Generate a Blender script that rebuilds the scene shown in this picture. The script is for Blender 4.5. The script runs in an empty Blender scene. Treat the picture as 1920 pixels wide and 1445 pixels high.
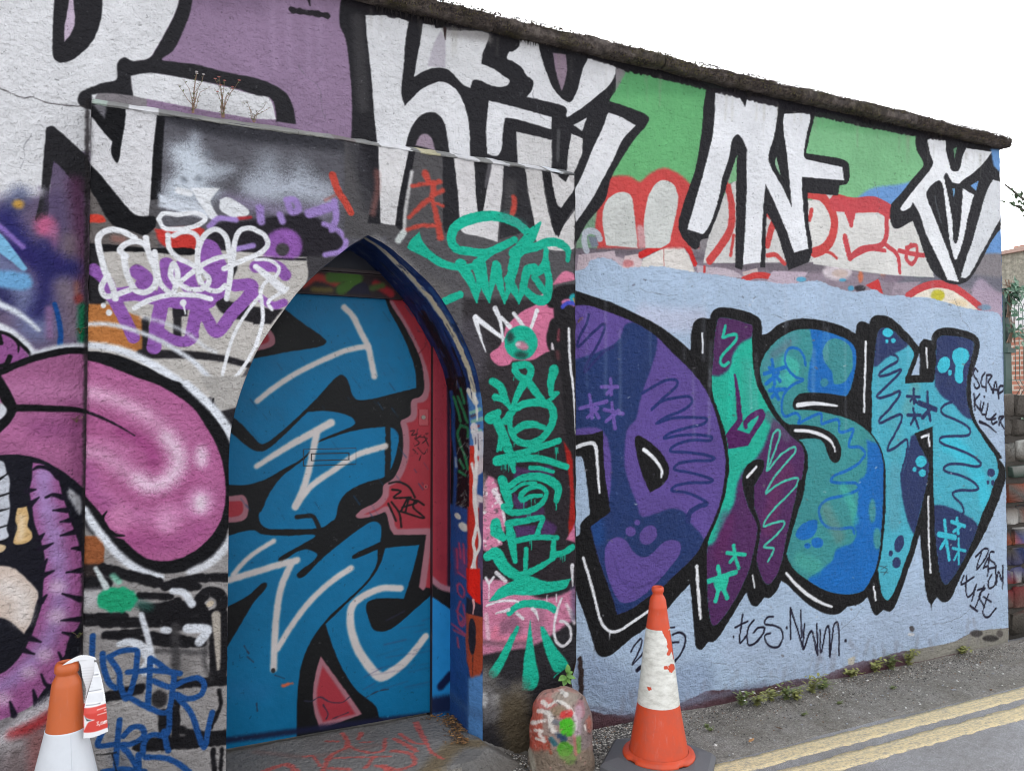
import bpy, bmesh, math, random
import numpy as np
from mathutils import Vector, Matrix, noise as mnoise

# ------------------------------------------------------------------ camera, sky, sun, exposure
SC = bpy.context.scene
COL = SC.collection
F_PX, CX, CY = 1444.0, 960.0, 722.5          # calibrated from the photograph (1920 x 1445)
YAW, PITCH = math.radians(25.481), math.radians(1.686)
CAM_H, CAM_D = 1.6, 3.294                    # eye height, distance to the wall plane y = 0

cd = bpy.data.cameras.new("camera"); cam = bpy.data.objects.new("camera", cd); COL.objects.link(cam)
cam.location = (0, -CAM_D, CAM_H)
cam.rotation_euler = (math.pi/2 + PITCH, 0, -YAW)
cd.sensor_width = 36.0; cd.sensor_fit = 'HORIZONTAL'; cd.lens = F_PX/1920*36
cd.clip_start = 0.05; cd.clip_end = 2000
SC.camera = cam

world = bpy.data.worlds.new("World"); SC.world = world; world.use_nodes = True
wn = world.node_tree; wn.nodes.clear()
sky = wn.nodes.new("ShaderNodeTexSky"); sky.sky_type = 'NISHITA'; sky.sun_disc = False
SUN_EL, SUN_AZ = math.radians(52), math.radians(35)       # veiled sun high behind the wall, so the wall itself is in open shade
sky.sun_elevation = SUN_EL; sky.sun_rotation = SUN_AZ
sky.air_density = 1.0; sky.dust_density = 2.0; sky.ozone_density = 1.0
hs = wn.nodes.new("ShaderNodeHueSaturation"); hs.inputs['Saturation'].default_value = 0.12
bg = wn.nodes.new("ShaderNodeBackground"); bg.inputs['Strength'].default_value = 0.15
wo = wn.nodes.new("ShaderNodeOutputWorld")
wn.links.new(sky.outputs[0], hs.inputs['Color']); wn.links.new(hs.outputs[0], bg.inputs['Color'])
wn.links.new(bg.outputs[0], wo.inputs['Surface'])

sl = bpy.data.lights.new("sun", 'SUN'); sl.energy = 0.5; sl.angle = math.radians(30); sl.color = (1.0, 0.97, 0.93)
sun = bpy.data.objects.new("sun", sl); COL.objects.link(sun)
sdir = Vector((math.sin(SUN_AZ)*math.cos(SUN_EL), math.cos(SUN_AZ)*math.cos(SUN_EL), math.sin(SUN_EL)))
sun.rotation_euler = sdir.to_track_quat('Z', 'Y').to_euler(); sun.location = sdir*30

vs = SC.view_settings; vs.view_transform = 'Standard'; vs.look = 'None'; vs.gamma = 1.0
vs.exposure = 1.88; vs.use_curve_mapping = False
SC.cycles.max_bounces = 6; SC.cycles.filter_width = 1.15

# ------------------------------------------------------------------ helpers
rng = np.random.default_rng(7)
RND = random.Random(11)
cyw, syw, cpt, spt = math.cos(YAW), math.sin(YAW), math.cos(PITCH), math.sin(PITCH)
FWD = np.array([syw*cpt, cyw*cpt, spt]); RGT = np.array([cyw, -syw, 0.0]); UPV = np.array([-syw*spt, -cyw*spt, cpt])

def rays(px, py):
    a = (np.asarray(px, float)-CX)/F_PX; b = -(np.asarray(py, float)-CY)/F_PX
    return FWD[None]+a[..., None]*RGT+b[..., None]*UPV
def atY(px, py, Y=0.0):                       # image pixel along its camera ray -> point on the vertical plane y = Y
    d = rays(np.atleast_1d(px), np.atleast_1d(py)); t = (Y+CAM_D)/d[:, 1]
    return np.stack([d[:, 0]*t, np.full(len(t), Y), CAM_H+d[:, 2]*t], 1), t/F_PX
def atZ(px, py, Z=0.0):                       # image pixel, by camera ray -> point on the horizontal plane z = Z
    d = rays(np.atleast_1d(px), np.atleast_1d(py)); t = (Z-CAM_H)/d[:, 2]
    return np.stack([d[:, 0]*t, -CAM_D+d[:, 1]*t, np.full(len(t), Z)], 1), t/F_PX
def PY(px, py, Y=0.0): return Vector(atY(px, py, Y)[0][0])
def PZ(px, py, Z=0.0): return Vector(atZ(px, py, Z)[0][0])
def image_px(P):                                 # world points -> image pixels, projected through the camera
    q = np.asarray(P, float)-np.array([0, -CAM_D, CAM_H])
    z = q@FWD
    return CX+F_PX*(q@RGT)/z, CY-F_PX*(q@UPV)/z

def lin(c):
    c = np.asarray(c, np.float32)/255.0
    return np.where(c <= 0.04045, c/12.92, ((c+0.055)/1.055)**2.4)
def lc(r, g, b): return tuple(float(v) for v in lin((r, g, b)))+(1.0,)

def vnoise(X, Z, cell, seed):
    u = np.asarray(X, np.float32)/cell; v = np.asarray(Z, np.float32)/cell
    iu = np.floor(u).astype(np.int64); iv = np.floor(v).astype(np.int64)
    fu = u-iu; fv = v-iv; fu = fu*fu*(3-2*fu); fv = fv*fv*(3-2*fv)
    def h(i, j):
        n = (i*374761393+j*668265263+seed*974711) & 0x7fffffff
        n = ((n ^ (n >> 13))*1274126177) & 0x7fffffff
        return ((n ^ (n >> 16)) & 0xffff).astype(np.float32)/32767.5-1
    return (h(iu, iv)*(1-fu)+h(iu+1, iv)*fu)*(1-fv)+(h(iu, iv+1)*(1-fu)+h(iu+1, iv+1)*fu)*fv

def put(o, parent=None, label=None, cat=None, group=None, kind=None):
    COL.objects.link(o)
    if parent: o.parent = parent
    if label: o["label"] = label
    if cat: o["category"] = cat
    if group: o["group"] = group
    if kind: o["kind"] = kind
    return o
def empty(name, loc=(0, 0, 0), **k):
    o = bpy.data.objects.new(name, None); o.empty_display_size = 0.1; o.location = loc
    return put(o, **k)
def mesh_obj(name, verts, faces, mat, smooth=False, col=None, loc=None, **k):
    me = bpy.data.meshes.new(name); me.from_pydata([tuple(v) for v in verts], [], faces)
    if mat: me.materials.append(mat)
    if smooth: me.shade_smooth()
    if col is not None: set_col(me, col)
    me.update()
    o = bpy.data.objects.new(name, me)
    if loc is not None: o.location = loc
    return put(o, **k)
def set_col(me, col):
    a = me.attributes.new("paint", 'FLOAT_COLOR', 'POINT')
    c = np.ones((len(me.vertices), 4), np.float32); c[:, :3] = col
    a.data.foreach_set("color", c.ravel())
def bm_obj(name, bm, mat, smooth=False, loc=None, **k):
    me = bpy.data.meshes.new(name); bm.to_mesh(me); bm.free()
    if mat: me.materials.append(mat)
    if smooth: me.shade_smooth()
    o = bpy.data.objects.new(name, me)
    if loc is not None: o.location = loc
    return put(o, **k)
def add_box(bm, x0, x1, y0, y1, z0, z1):
    v = [bm.verts.new(p) for p in ((x0,y0,z0),(x1,y0,z0),(x1,y1,z0),(x0,y1,z0),(x0,y0,z1),(x1,y0,z1),(x1,y1,z1),(x0,y1,z1))]
    for f in ((0,3,2,1),(4,5,6,7),(0,1,5,4),(1,2,6,5),(2,3,7,6),(3,0,4,7)): bm.faces.new([v[i] for i in f])
    return v
def grid_obj(name, P, rgb, mat, mask=None, flip=False, **k):
    """P (nz, nx, 3) grid of points -> one quad mesh; mask (nz-1, nx-1) of faces to keep."""
    nz, nx = P.shape[:2]
    idx = np.arange(nz*nx).reshape(nz, nx)
    q = np.stack([idx[:-1, :-1], idx[:-1, 1:], idx[1:, 1:], idx[1:, :-1]], -1)
    q = q[mask] if mask is not None else q.reshape(-1, 4)
    if flip: q = q[:, ::-1]
    used = np.unique(q); re = np.full(nz*nx, -1, np.int64); re[used] = np.arange(len(used))
    q = re[q]; V = P.reshape(-1, 3)[used].astype(np.float32)
    me = bpy.data.meshes.new(name)
    me.vertices.add(len(V)); me.vertices.foreach_set("co", V.ravel())
    me.loops.add(q.size); me.loops.foreach_set("vertex_index", q.ravel().astype(np.int32))
    me.polygons.add(len(q)); me.polygons.foreach_set("loop_start", np.arange(0, q.size, 4, dtype=np.int32))
    me.update(calc_edges=True); me.shade_smooth()
    if rgb is not None: set_col(me, rgb.reshape(-1, 3)[used])
    if mat: me.materials.append(mat)
    o = bpy.data.objects.new(name, me)
    return put(o, **k)

# ------------------------------------------------------------------ materials
def new_mat(name):
    m = bpy.data.materials.new(name); m.use_nodes = True
    nt = m.node_tree; b = nt.nodes["Principled BSDF"]
    return m, nt, b
def noise_node(nt, scale, detail=4, rough=0.6, vec=None):
    n = nt.nodes.new("ShaderNodeTexNoise"); n.inputs['Scale'].default_value = scale
    n.inputs['Detail'].default_value = detail; n.inputs['Roughness'].default_value = rough
    if vec is not None: nt.links.new(vec, n.inputs['Vector'])
    return n
def obj_vec(nt, scale=None):
    t = nt.nodes.new("ShaderNodeTexCoord")
    if scale is None: return t.outputs['Object']
    mp = nt.nodes.new("ShaderNodeMapping"); mp.inputs['Scale'].default_value = scale
    nt.links.new(t.outputs['Object'], mp.inputs['Vector']); return mp.outputs['Vector']
def bump(nt, b, height, strength, dist, prev=None):
    n = nt.nodes.new("ShaderNodeBump"); n.inputs['Strength'].default_value = strength; n.inputs['Distance'].default_value = dist
    nt.links.new(height, n.inputs['Height'])
    if prev is not None: nt.links.new(prev, n.inputs['Normal'])
    nt.links.new(n.outputs[0], b.inputs['Normal']); return n.outputs[0]
def ramp(nt, fac, stops):
    r = nt.nodes.new("ShaderNodeValToRGB"); el = r.color_ramp.elements
    while len(el) > 1: el.remove(el[-1])
    el[0].position, el[0].color = stops[0]
    for p, c in stops[1:]:
        e = el.new(p); e.color = c
    nt.links.new(fac, r.inputs['Fac']); return r.outputs['Color']
def mixc(nt, fac, a, b, mode='MIX'):
    n = nt.nodes.new("ShaderNodeMix"); n.data_type = 'RGBA'; n.blend_type = mode
    for s, v in ((n.inputs[0], fac), (n.inputs[6], a), (n.inputs[7], b)):
        if hasattr(v, 'is_linked'): nt.links.new(v, s)
        else: s.default_value = v
    return n.outputs[2]

def painted(name, rough=0.6, relief=1.0, grain=115, spec=0.5, coarse=True):
    """paint on render: colour from the painted attribute, relief from layered noise"""
    m, nt, b = new_mat(name)
    at = nt.nodes.new("ShaderNodeAttribute"); at.attribute_name = "paint"
    v = obj_vec(nt)
    fine = noise_node(nt, grain, 3, 0.65, v)
    tint = noise_node(nt, 7, 5, 0.7, v)
    c = mixc(nt, 1.0, at.outputs['Color'], ramp(nt, tint.outputs[0], [(0.25, (0.88,)*3+(1,)), (0.75, (1.08,)*3+(1,))]), 'MULTIPLY')
    nt.links.new(c, b.inputs['Base Color'])
    rr = ramp(nt, tint.outputs[0], [(0.3, (rough-.08,)*3+(1,)), (0.7, (rough+.1,)*3+(1,))])
    nt.links.new(rr, b.inputs['Roughness']); b.inputs['Specular IOR Level'].default_value = spec*.28
    pv = None
    if coarse:
        big = noise_node(nt, 38, 3, 0.55, v); pv = bump(nt, b, big.outputs[0], 0.8*relief, 0.018)
    pv = bump(nt, b, fine.outputs[0], 1.0*relief, 0.016, pv)
    return m
def plain(name, col, rough=0.6, bscale=None, bstr=0.3, bdist=0.003, var=0.12, vscale=20, metal=0.0, spec=0.5):
    m, nt, b = new_mat(name); v = obj_vec(nt)
    n = noise_node(nt, vscale, 5, 0.65, v)
    lo = tuple(c*(1-var) for c in col[:3])+(1,); hi = tuple(min(1, c*(1+var)) for c in col[:3])+(1,)
    nt.links.new(ramp(nt, n.outputs[0], [(0.3, lo), (0.7, hi)]), b.inputs['Base Color'])
    b.inputs['Roughness'].default_value = rough; b.inputs['Metallic'].default_value = metal
    b.inputs['Specular IOR Level'].default_value = spec
    if bscale: bump(nt, b, noise_node(nt, bscale, 4, 0.6, v).outputs[0], bstr, bdist)
    return m

# ------------------------------------------------------------------ paint engine
class Tile:
    """an enlarged view used for tracing: Tile(x0, y0, scale)("x,y x,yc ...") -> image pixels; c marks a corner"""
    def __init__(s, x0, y0, k=4.0): s.x0, s.y0, s.k = x0, y0, k
    def __call__(s, txt):
        out = []
        for t in txt.split():
            c = t.endswith('c'); t = t.rstrip('c'); x, y = t.split(',')
            out.append((s.x0+float(x)/s.k, s.y0+float(y)/s.k, c))
        return out

def cr(P, n=6):
    P = np.asarray(P, float)
    if len(P) < 3: return P
    E = np.vstack([2*P[0]-P[1], P, 2*P[-1]-P[-2]])
    d = np.maximum(np.sqrt(np.linalg.norm(np.diff(E, axis=0), axis=1)), 1e-6)
    t = np.concatenate([[0], np.cumsum(d)]); out = []
    for i in range(1, len(E)-2):
        u = np.linspace(t[i], t[i+1], n, endpoint=False)[:, None]
        p0, p1, p2, p3 = E[i-1:i+3]; t0, t1, t2, t3 = t[i-1:i+3]
        A1 = (t1-u)/(t1-t0)*p0+(u-t0)/(t1-t0)*p1; A2 = (t2-u)/(t2-t1)*p1+(u-t1)/(t2-t1)*p2
        A3 = (t3-u)/(t3-t2)*p2+(u-t2)/(t3-t2)*p3
        B1 = (t2-u)/(t2-t0)*A1+(u-t0)/(t2-t0)*A2; B2 = (t3-u)/(t3-t1)*A2+(u-t1)/(t3-t1)*A3
        out.append((t2-u)/(t2-t1)*B1+(u-t1)/(t2-t1)*B2)
    out.append(P[-1:]); return np.vstack(out)
def spline(pts, closed, n=6):
    P = [p[:2] for p in pts]; C = [bool(p[2]) if len(p) > 2 else False for p in pts]
    if closed:
        if any(C):
            i = C.index(True); P = P[i:]+P[:i]+[P[i]]; C = C[i:]+C[:i]+[True]
        else:
            m = len(P); Q = P[-3:]+P+P[:3]
            S = cr(Q, n); return S[3*n:3*n+m*n]
    out = []; run = [P[0]]
    for p, c in list(zip(P, C))[1:]:
        run.append(p)
        if c: out.append(cr(run, n)[:-1]); run = [p]
    if len(run) > 1: out.append(cr(run, n))
    else: out.append(np.asarray(run, float))
    return np.vstack(out)

class Surf:
    """a grid of sample points on a surface; paint is laid on it in layers"""
    def __init__(s, xs, zs, conv, seed=1, base=(120, 118, 120)):
        s.xs, s.zs, s.conv = np.asarray(xs), np.asarray(zs), conv
        nz, nx = len(zs), len(xs)
        s.rgb = np.empty((nz, nx, 3), np.float32); s.rgb[:] = base
        X, Z = np.meshgrid(s.xs, s.zs); s.X, s.Z = X.astype(np.float32), Z.astype(np.float32)
        _, sc = conv(np.array([[0.0, 0.0]])+s.mid()); s.u = float(sc[0])      # metres per image pixel
        r = np.random.default_rng(seed)
        s.g1 = (r.random((nz, nx), dtype=np.float32)*2-1)
        s.g2 = vnoise(X, Z, s.u*5, seed)
        s.clip = None
    def mid(s): return np.array([[960.0, 700.0]])
    def _sl(s, x0, x1, z0, z1):
        return (slice(max(0, np.searchsorted(s.zs, z0)-1), np.searchsorted(s.zs, z1)+1),
                slice(max(0, np.searchsorted(s.xs, x0)-1), np.searchsorted(s.xs, x1)+1))
    def _band(s, P, R, soft, closed):
        """distance to polyline (minus local radius), valid near it"""
        m = float(np.max(R)+soft*1.5)+s.u*2
        lo = P.min(0)-m; hi = P.max(0)+m
        sl = s._sl(lo[0], hi[0], lo[1], hi[1])
        X, Z = s.X[sl], s.Z[sl]
        if X.size == 0: return None
        D = np.full(X.shape, 1e3, np.float32)
        zs, xs = s.zs[sl[0]], s.xs[sl[1]]
        n = len(P); segs = range(n if closed else max(1, n-1))
        for i in segs:
            a = P[i]; j = (i+1) % n if (closed or n > 1) else i; b = P[j]; ra, rb = R[i], R[j]
            mm = max(ra, rb)+soft*1.5+s.u*2
            i0 = max(0, np.searchsorted(zs, min(a[1], b[1])-mm)-1); i1 = np.searchsorted(zs, max(a[1], b[1])+mm)+1
            j0 = max(0, np.searchsorted(xs, min(a[0], b[0])-mm)-1); j1 = np.searchsorted(xs, max(a[0], b[0])+mm)+1
            x, z = X[i0:i1, j0:j1], Z[i0:i1, j0:j1]
            if x.size == 0: continue
            dx, dz = b[0]-a[0], b[1]-a[1]; L = dx*dx+dz*dz
            t = np.clip(((x-a[0])*dx+(z-a[1])*dz)/L, 0, 1) if L > 1e-14 else np.zeros_like(x)
            d = np.hypot(x-(a[0]+t*dx), z-(a[1]+t*dz))-(ra+(rb-ra)*t)
            np.minimum(D[i0:i1, j0:j1], d, out=D[i0:i1, j0:j1])
        return sl, D
    def _lay(s, sl, sd, col, soft, a, rag):
        sd = sd+s.g2[sl]*rag*s.u+s.g1[sl]*np.float32(max(0, soft-3*s.u))*0.14
        t = np.clip(0.5-sd/(soft+1e-9), 0, 1); al = (t*t*(3-2*t))*a
        if s.clip is not None: al = al*s.clip[sl]
        s.rgb[sl] += (np.asarray(col, np.float32)-s.rgb[sl])*al[..., None]
    def _poly_sd(s, pts, soft):
        S = spline(pts, True); P, sc = s.conv(S)
        r = s._band(P, np.zeros(len(P)), soft, True)
        if r is None: return None
        sl, D = r
        zs, xs = s.zs[sl[0]], s.xs[sl[1]]
        T = np.zeros((len(zs), len(xs)+1), np.int32)
        for i in range(len(P)):
            a, b = P[i], P[(i+1) % len(P)]
            if a[1] == b[1]: continue
            if a[1] > b[1]: a, b = b, a
            i0, i1 = np.searchsorted(zs, a[1]), np.searchsorted(zs, b[1])
            if i1 <= i0: continue
            xc = a[0]+(zs[i0:i1]-a[1])/(b[1]-a[1])*(b[0]-a[0])
            np.add.at(T, (np.arange(i0, i1), np.searchsorted(xs, xc)), 1)
        ins = (np.cumsum(T, 1)[:, :-1] % 2) == 1
        return sl, np.where(ins, -D, D)
    def fill(s, pts, col, soft=1.6, a=1.0, rag=0.8):
        soft = max(soft, 2.1)*s.u; rag *= .5; r = s._poly_sd(pts, soft)
        if r: s._lay(r[0], r[1], col, soft, a, rag)
    def line(s, pts, w, col, soft=1.8, a=1.0, rag=0.7, k=4.0, smooth=True):
        """w: width in tile pixels of tile scale k; a pair tapers"""
        S = spline(pts, False) if smooth else np.array([p[:2] for p in pts], float)
        P, sc = s.conv(S)
        w = np.atleast_1d(np.asarray(w, float))/k
        R = np.interp(np.linspace(0, 1, len(P)), np.linspace(0, 1, len(w)), w) if len(w) > 1 else np.full(len(P), w[0])
        soft = max(soft, 2.1)*s.u; rag *= .5
        r = s._band(P, R*0.5*sc, soft, False)
        if r: s._lay(r[0], r[1], col, soft, a, rag)
    def ell(s, tile, x, y, rx, ry, col, soft=1.6, a=1.0, rot=0, rag=0.8):
        c, n = math.cos(math.radians(rot)), math.sin(math.radians(rot)); p = []
        for i in range(14):
            t = i*2*math.pi/14; u, v = rx*math.cos(t), ry*math.sin(t)
            p.append((tile.x0+(x+u*c-v*n)/tile.k, tile.y0+(y+u*n+v*c)/tile.k, False))
        s.fill(p, col, soft, a, rag)
    def set_clip(s, pts):
        if pts is None: s.clip = None; return
        m = np.zeros(s.X.shape, np.float32); r = s._poly_sd(pts, 1.5*s.u)
        sl, sd = r; m[sl] = np.clip(0.5-sd/(1.5*s.u), 0, 1); s.clip = m
    def weather(s, amt=0.05, specks=0.004, seed=3):
        n = vnoise(s.X, s.Z, s.u*130, seed)*0.5+vnoise(s.X, s.Z, s.u*40, seed+1)*0.3+vnoise(s.X, s.Z, s.u*9, seed+2)*0.3
        s.rgb *= (1+amt*n)[..., None]
        pit = (s.g2 > 0.72) & (vnoise(s.X, s.Z, s.u*2.2, seed+5) > 0.45)
        dark = s.rgb.mean(-1) < 75
        k = vnoise(s.X, s.Z, s.u*70, seed+6) > -0.2
        s.rgb[pit & ~dark & k] *= 0.80
        s.rgb[pit & dark & k] += 26
    def out(s): return lin(np.clip(s.rgb, 0, 255))

def convY(Y):
    def f(p):
        p = np.asarray(p, float); P, sc = atY(p[:, 0], p[:, 1], Y); return P[:, [0, 2]], sc*np.clip(1+P[:, 0]**2/(Y+CAM_D)**2, 1, 4)**.25
    return f
def convZ(Zp):
    def f(p):
        p = np.asarray(p, float); P, sc = atZ(p[:, 0], p[:, 1], Zp); return P[:, [0, 1]], np.full(len(p), 0.0023)
    return f
def conv_id(p):
    p = np.asarray(p, float); return np.stack([p[:, 0], -p[:, 1]], 1), np.ones(len(p))
# ------------------------------------------------------------------ the wall: sampling grids
BOX_X0, BOX_X1, BOX_Y, BOX_TOP = -0.191, 1.860, -0.10, 2.728
WALL_X1, WALL_TOP = 5.283, 3.385
STEP = 1.6
def cols(p0, p1, Y, step=STEP):
    q = np.arange(p0, p1+step*.5, step); return atY(q, np.full(len(q), 765.0), Y)[0][:, 0]

A, B, C, D = Tile(0, 0), Tile(480, 0), Tile(960, 0), Tile(1440, 0)
E, F, G, H = Tile(0, 360), Tile(480, 360), Tile(960, 360), Tile(1440, 360)
I, J, K, L = Tile(0, 720), Tile(480, 720), Tile(960, 720), Tile(1440, 720)
M, N, O, P_ = Tile(0, 1085), Tile(480, 1085), Tile(960, 1085), Tile(1440, 1085)
Z1, Z2 = Tile(1280, 160, 4.014), Tile(1640, 240, 4.815)
Z3, Z4 = Tile(1300, 560, 4.014), Tile(1300, 900, 4.014)
Z5, Z6, Z7 = Tile(1600, 560, 4.8167), Tile(1600, 860, 4.25), Tile(1070, 860, 3.613)
B1, B2, B3, B4 = Tile(880, 560, 5.162), Tile(880, 820, 5.162), Tile(880, 1040, 5.159), Tile(660, 240, 4.364)
D5, D6, L7 = Tile(420, 560, 3.441), Tile(420, 960, 3.441), Tile(150, 1040, 3.569)

BLK, BLKU, BLKD = (17, 17, 21), (40, 39, 43), (24, 23, 25)  # BLKU: black of the upper letters, lifted by haze glare put into the colour
WHT, WHR = (226, 226, 229), (238, 239, 243)  # WHR: right-hand white, brightened by glare put into the colour
PUR, GRN, RED = (148, 124, 152), (106, 178, 118), (204, 76, 74)
SKYB, TEAL = (176, 196, 220), (26, 178, 148)
NAVY, DPUR = (38, 58, 108), (98, 78, 150)

xsM = np.concatenate([np.linspace(-4.2, -0.62, 60, endpoint=False), cols(-30, 1896, 0.0)])
xsM = xsM[xsM < WALL_X1]; xsM = np.append(xsM, WALL_X1)
zsM = np.arange(-0.03, WALL_TOP+0.01, 0.0036)
W = Surf(xsM, zsM, convY(0.0), 1, (140, 134, 138))

def paint_upper(W):
    # purple field, white R on the left
    W.fill(A("1100,-300c 3000,-300c 3000,1200c 1500,1200c 1100,900c"), PUR)
    for x in (120, 240, 380, 470): W.line(B("%d,60 %d,520" % (x, x+20)), 40, (166, 142, 172), 12, 0.45)
    W.line(A("1440,0 1900,0"), 160, (120, 98, 124), 30, 0.5)
    W.fill(A("-9000,-300c 1400,-300c 1345,0 1310,110 1240,250 1170,370 1120,440 1000,470 900,640 720,720 690,1500c 640,1460 400,1500c -9000,1500c"), WHT)
    W.fill(A("980,560c 1120,548 1500,610 1920,715 2020,740 2070,900c 1900,890 1000,722c"), WHT)
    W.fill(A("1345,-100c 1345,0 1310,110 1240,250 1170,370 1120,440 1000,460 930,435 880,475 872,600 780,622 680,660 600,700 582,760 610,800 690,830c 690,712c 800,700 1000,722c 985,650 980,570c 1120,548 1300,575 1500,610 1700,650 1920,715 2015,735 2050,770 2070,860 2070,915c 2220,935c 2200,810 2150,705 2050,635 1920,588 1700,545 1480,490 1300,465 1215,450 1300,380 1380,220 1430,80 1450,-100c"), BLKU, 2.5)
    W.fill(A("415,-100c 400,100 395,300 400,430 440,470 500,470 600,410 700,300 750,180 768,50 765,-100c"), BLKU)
    W.fill(A("525,-40c 500,120 485,200 485,315c 520,270 555,200 560,130 545,-40c"), (198, 180, 200))
    W.line(A("0,665 60,690 180,738 240,730 340,768 480,790 640,800"), 7, (70, 66, 66), 1.2)
    W.line(A("-200,640 0,665"), 6, (80, 76, 76), 1.2)
    W.fill(A("402,1200c 560,1390 660,1500c 660,1600c 365,1560c"), (146, 108, 142))
    # K
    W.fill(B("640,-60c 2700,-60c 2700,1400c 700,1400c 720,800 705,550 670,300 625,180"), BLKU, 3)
    W.line(B("760,150 780,400 800,800"), 90, (74, 72, 74), 14, 0.6)
    W.fill(B("820,120c 1000,120 1145,160c 1120,300 1105,500 1090,640 1090,720 1115,795c 1170,740 1230,680 1310,635 1385,615 1460,640 1530,720 1580,850 1600,1000 1605,1180c 1450,1150c 1430,1000 1400,900 1350,850 1290,845 1220,880 1160,970 1120,1100c 910,1070c 885,850 870,650 850,450 830,280"), WHT, 2.2)
    W.fill(B("1195,1090c 1230,1020 1270,1005 1310,1030 1345,1130c"), (158, 140, 156), 4)
    W.fill(B("1250,180c 1330,185 1345,215 1400,210 1420,225 1740,255 1730,330 1700,400 1690,480c 1780,520 1850,570 1900,610 1880,645 1790,650 1650,600 1625,610 1605,662c 1560,640 1500,580 1430,520 1350,512 1260,535 1185,578c 1200,480 1230,320"), (220, 220, 222), 2.2)
    W.fill(B("1385,230c 1330,340 1285,500c 1420,510c 1415,300"), (186, 180, 190), 4, .9)
    W.line(B("1440,240 1560,255 1730,280"), 70, (150, 146, 146), 14, .7)
    W.line(B("1415,215 1416,260 1418,300"), (26, 8), (58, 44, 44), 1.5)
    W.fill(B("1745,755c 1920,800 2215,880c 2215,970c 1920,890 1865,885c 1850,1000 1840,1120 1810,1170 1735,1155c 1725,1000 1735,850"), WHT)
    W.fill(C("60,290c 195,320c 210,400 250,530 300,650 370,740 430,770 460,740 500,640 530,520 570,440c 650,455 780,500c 775,560 730,640 650,710 540,800 410,885c 405,870 410,820 380,795 200,750 110,730c 150,670 155,610 110,570 60,500 0,460 -40,440 -20,390 0,390 50,350"), WHT)
    W.fill(C("305,400c 400,410c 410,540 385,650 370,685c 340,590 320,500"), (150, 130, 146), 3)
    W.fill(C("460,940c 560,885c 525,985c"), (214, 214, 216)); W.fill(C("30,990c 300,1050c 300,1260c 45,1225c"), (214, 212, 212))
    W.fill(C("445,1005c 530,1040c 525,1150 490,1320c 410,1300c 425,1130"), (216, 214, 214))
    W.line(C("350,980 345,1200"), 26, (92, 92, 94), 4, .7)
    # green field and red bubble letters
    W.fill(C("865,300c 1600,300c 1600,1600c 600,1600c 700,900c 735,745c 800,650 862,530c"), GRN)
    W.fill(C("865,420c 1600,500c 1600,760c 1300,720 770,715c 862,530c"), (92, 162, 106), 20, .8)
    W.fill(D("330,820c 1500,900c 1500,1500c 200,1500c"), (132, 194, 142))
    W.fill(D("300,820c 1300,900c 1250,1000 330,960c"), (112, 178, 124), 20, .8)
    W.fill(D("560,1600c 760,1420 1000,1380 1300,1300c 1900,1100c 1900,1900c 560,1900c"), (112, 158, 214), 10)
    W.fill(G("560,250c 640,-60 720,-110 880,-120 960,-80 1040,-140 1150,-180 1300,-100 1400,40 1400,420c 640,420c"), RED, 9)
    W.fill(G("500,260c 590,160 640,100 625,260 640,420c 480,420c"), (126, 160, 132), 5)
    W.fill(G("705,400c 680,180 710,70 780,10 850,0 895,30 915,120 930,260 945,420c"), (206, 208, 204), 2.5)
    W.fill(G("1000,420c 990,250 1010,100 1030,20 1090,-70 1150,-90 1210,-60 1245,20 1235,150 1200,300 1180,380 1120,420c"), (208, 210, 206), 2.5)
    W.line(G("965,280 975,390"), 60, (206, 176, 180), 8, .8)
    W.line(G("560,440 545,380 550,310 590,290 640,310 660,350"), 46, (190, 196, 206), 2.5)
    W.fill(G("570,330c 640,340c 650,400c 600,420c"), (124, 132, 146), 4)
    # bubble letters right of the N
    W.fill(Z1("150,1340c 230,1020 300,850 400,700c 640,900c 700,1000 800,1300 1000,800c 1250,850 1500,900c 1900,950c 2000,1100 2050,1330c 1000,1330c"), (212, 210, 208), 3)
    W.fill(H("300,60c 440,90 530,160 900,180 1000,220 1100,230 1200,500 1250,640c 900,620 340,540c"), (222, 220, 216), 3)
    for t, w in (("340,760 370,900 360,1080 300,1190 200,1320", 56), ("385,1130 360,1280", 24), ("650,970 690,1010 670,1080 640,1200", 50), ("640,1280 700,1275 770,1340", 30), ("925,810 1050,840 1110,920 1140,1010 1120,1150 1060,1230 990,1260", 64), ("1060,1250 1110,1260 1160,1300", 20), ("1160,870 1280,900 1445,900", 90), ("1250,960 1270,1050", (70, 30)), ("1220,1140 1240,1230 1260,1300", 40), ("1260,1295 1330,1250 1445,1220", 30), ("970,940 955,1010", 30)):
        W.line(Z1(t), w, RED, 3, k=4.014)
    for t, w in (("500,90 650,100 800,90 920,150", 90), ("620,160 622,250", (90, 30)), ("890,200 890,320 850,400 700,430 620,490", 38), ("580,350 610,490", 44), ("630,490 760,430 880,440", 24), ("890,400 970,470 990,600", 30), ("1040,420 1110,400 1120,480 1080,540 1040,500 1045,440 1075,395", 26), ("985,440 1080,462 1170,475", 28)):
        W.line(H(t), w, (202, 78, 84), 2.2)
    # white N F
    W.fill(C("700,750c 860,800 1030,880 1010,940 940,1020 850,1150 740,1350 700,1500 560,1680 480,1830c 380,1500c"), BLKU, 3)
    W.fill(C("720,845c 800,870 930,940c 830,1050 760,1200 680,1350 610,1480 480,1670c 430,1500c 520,1330 600,1130 680,960"), WHT)
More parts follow.
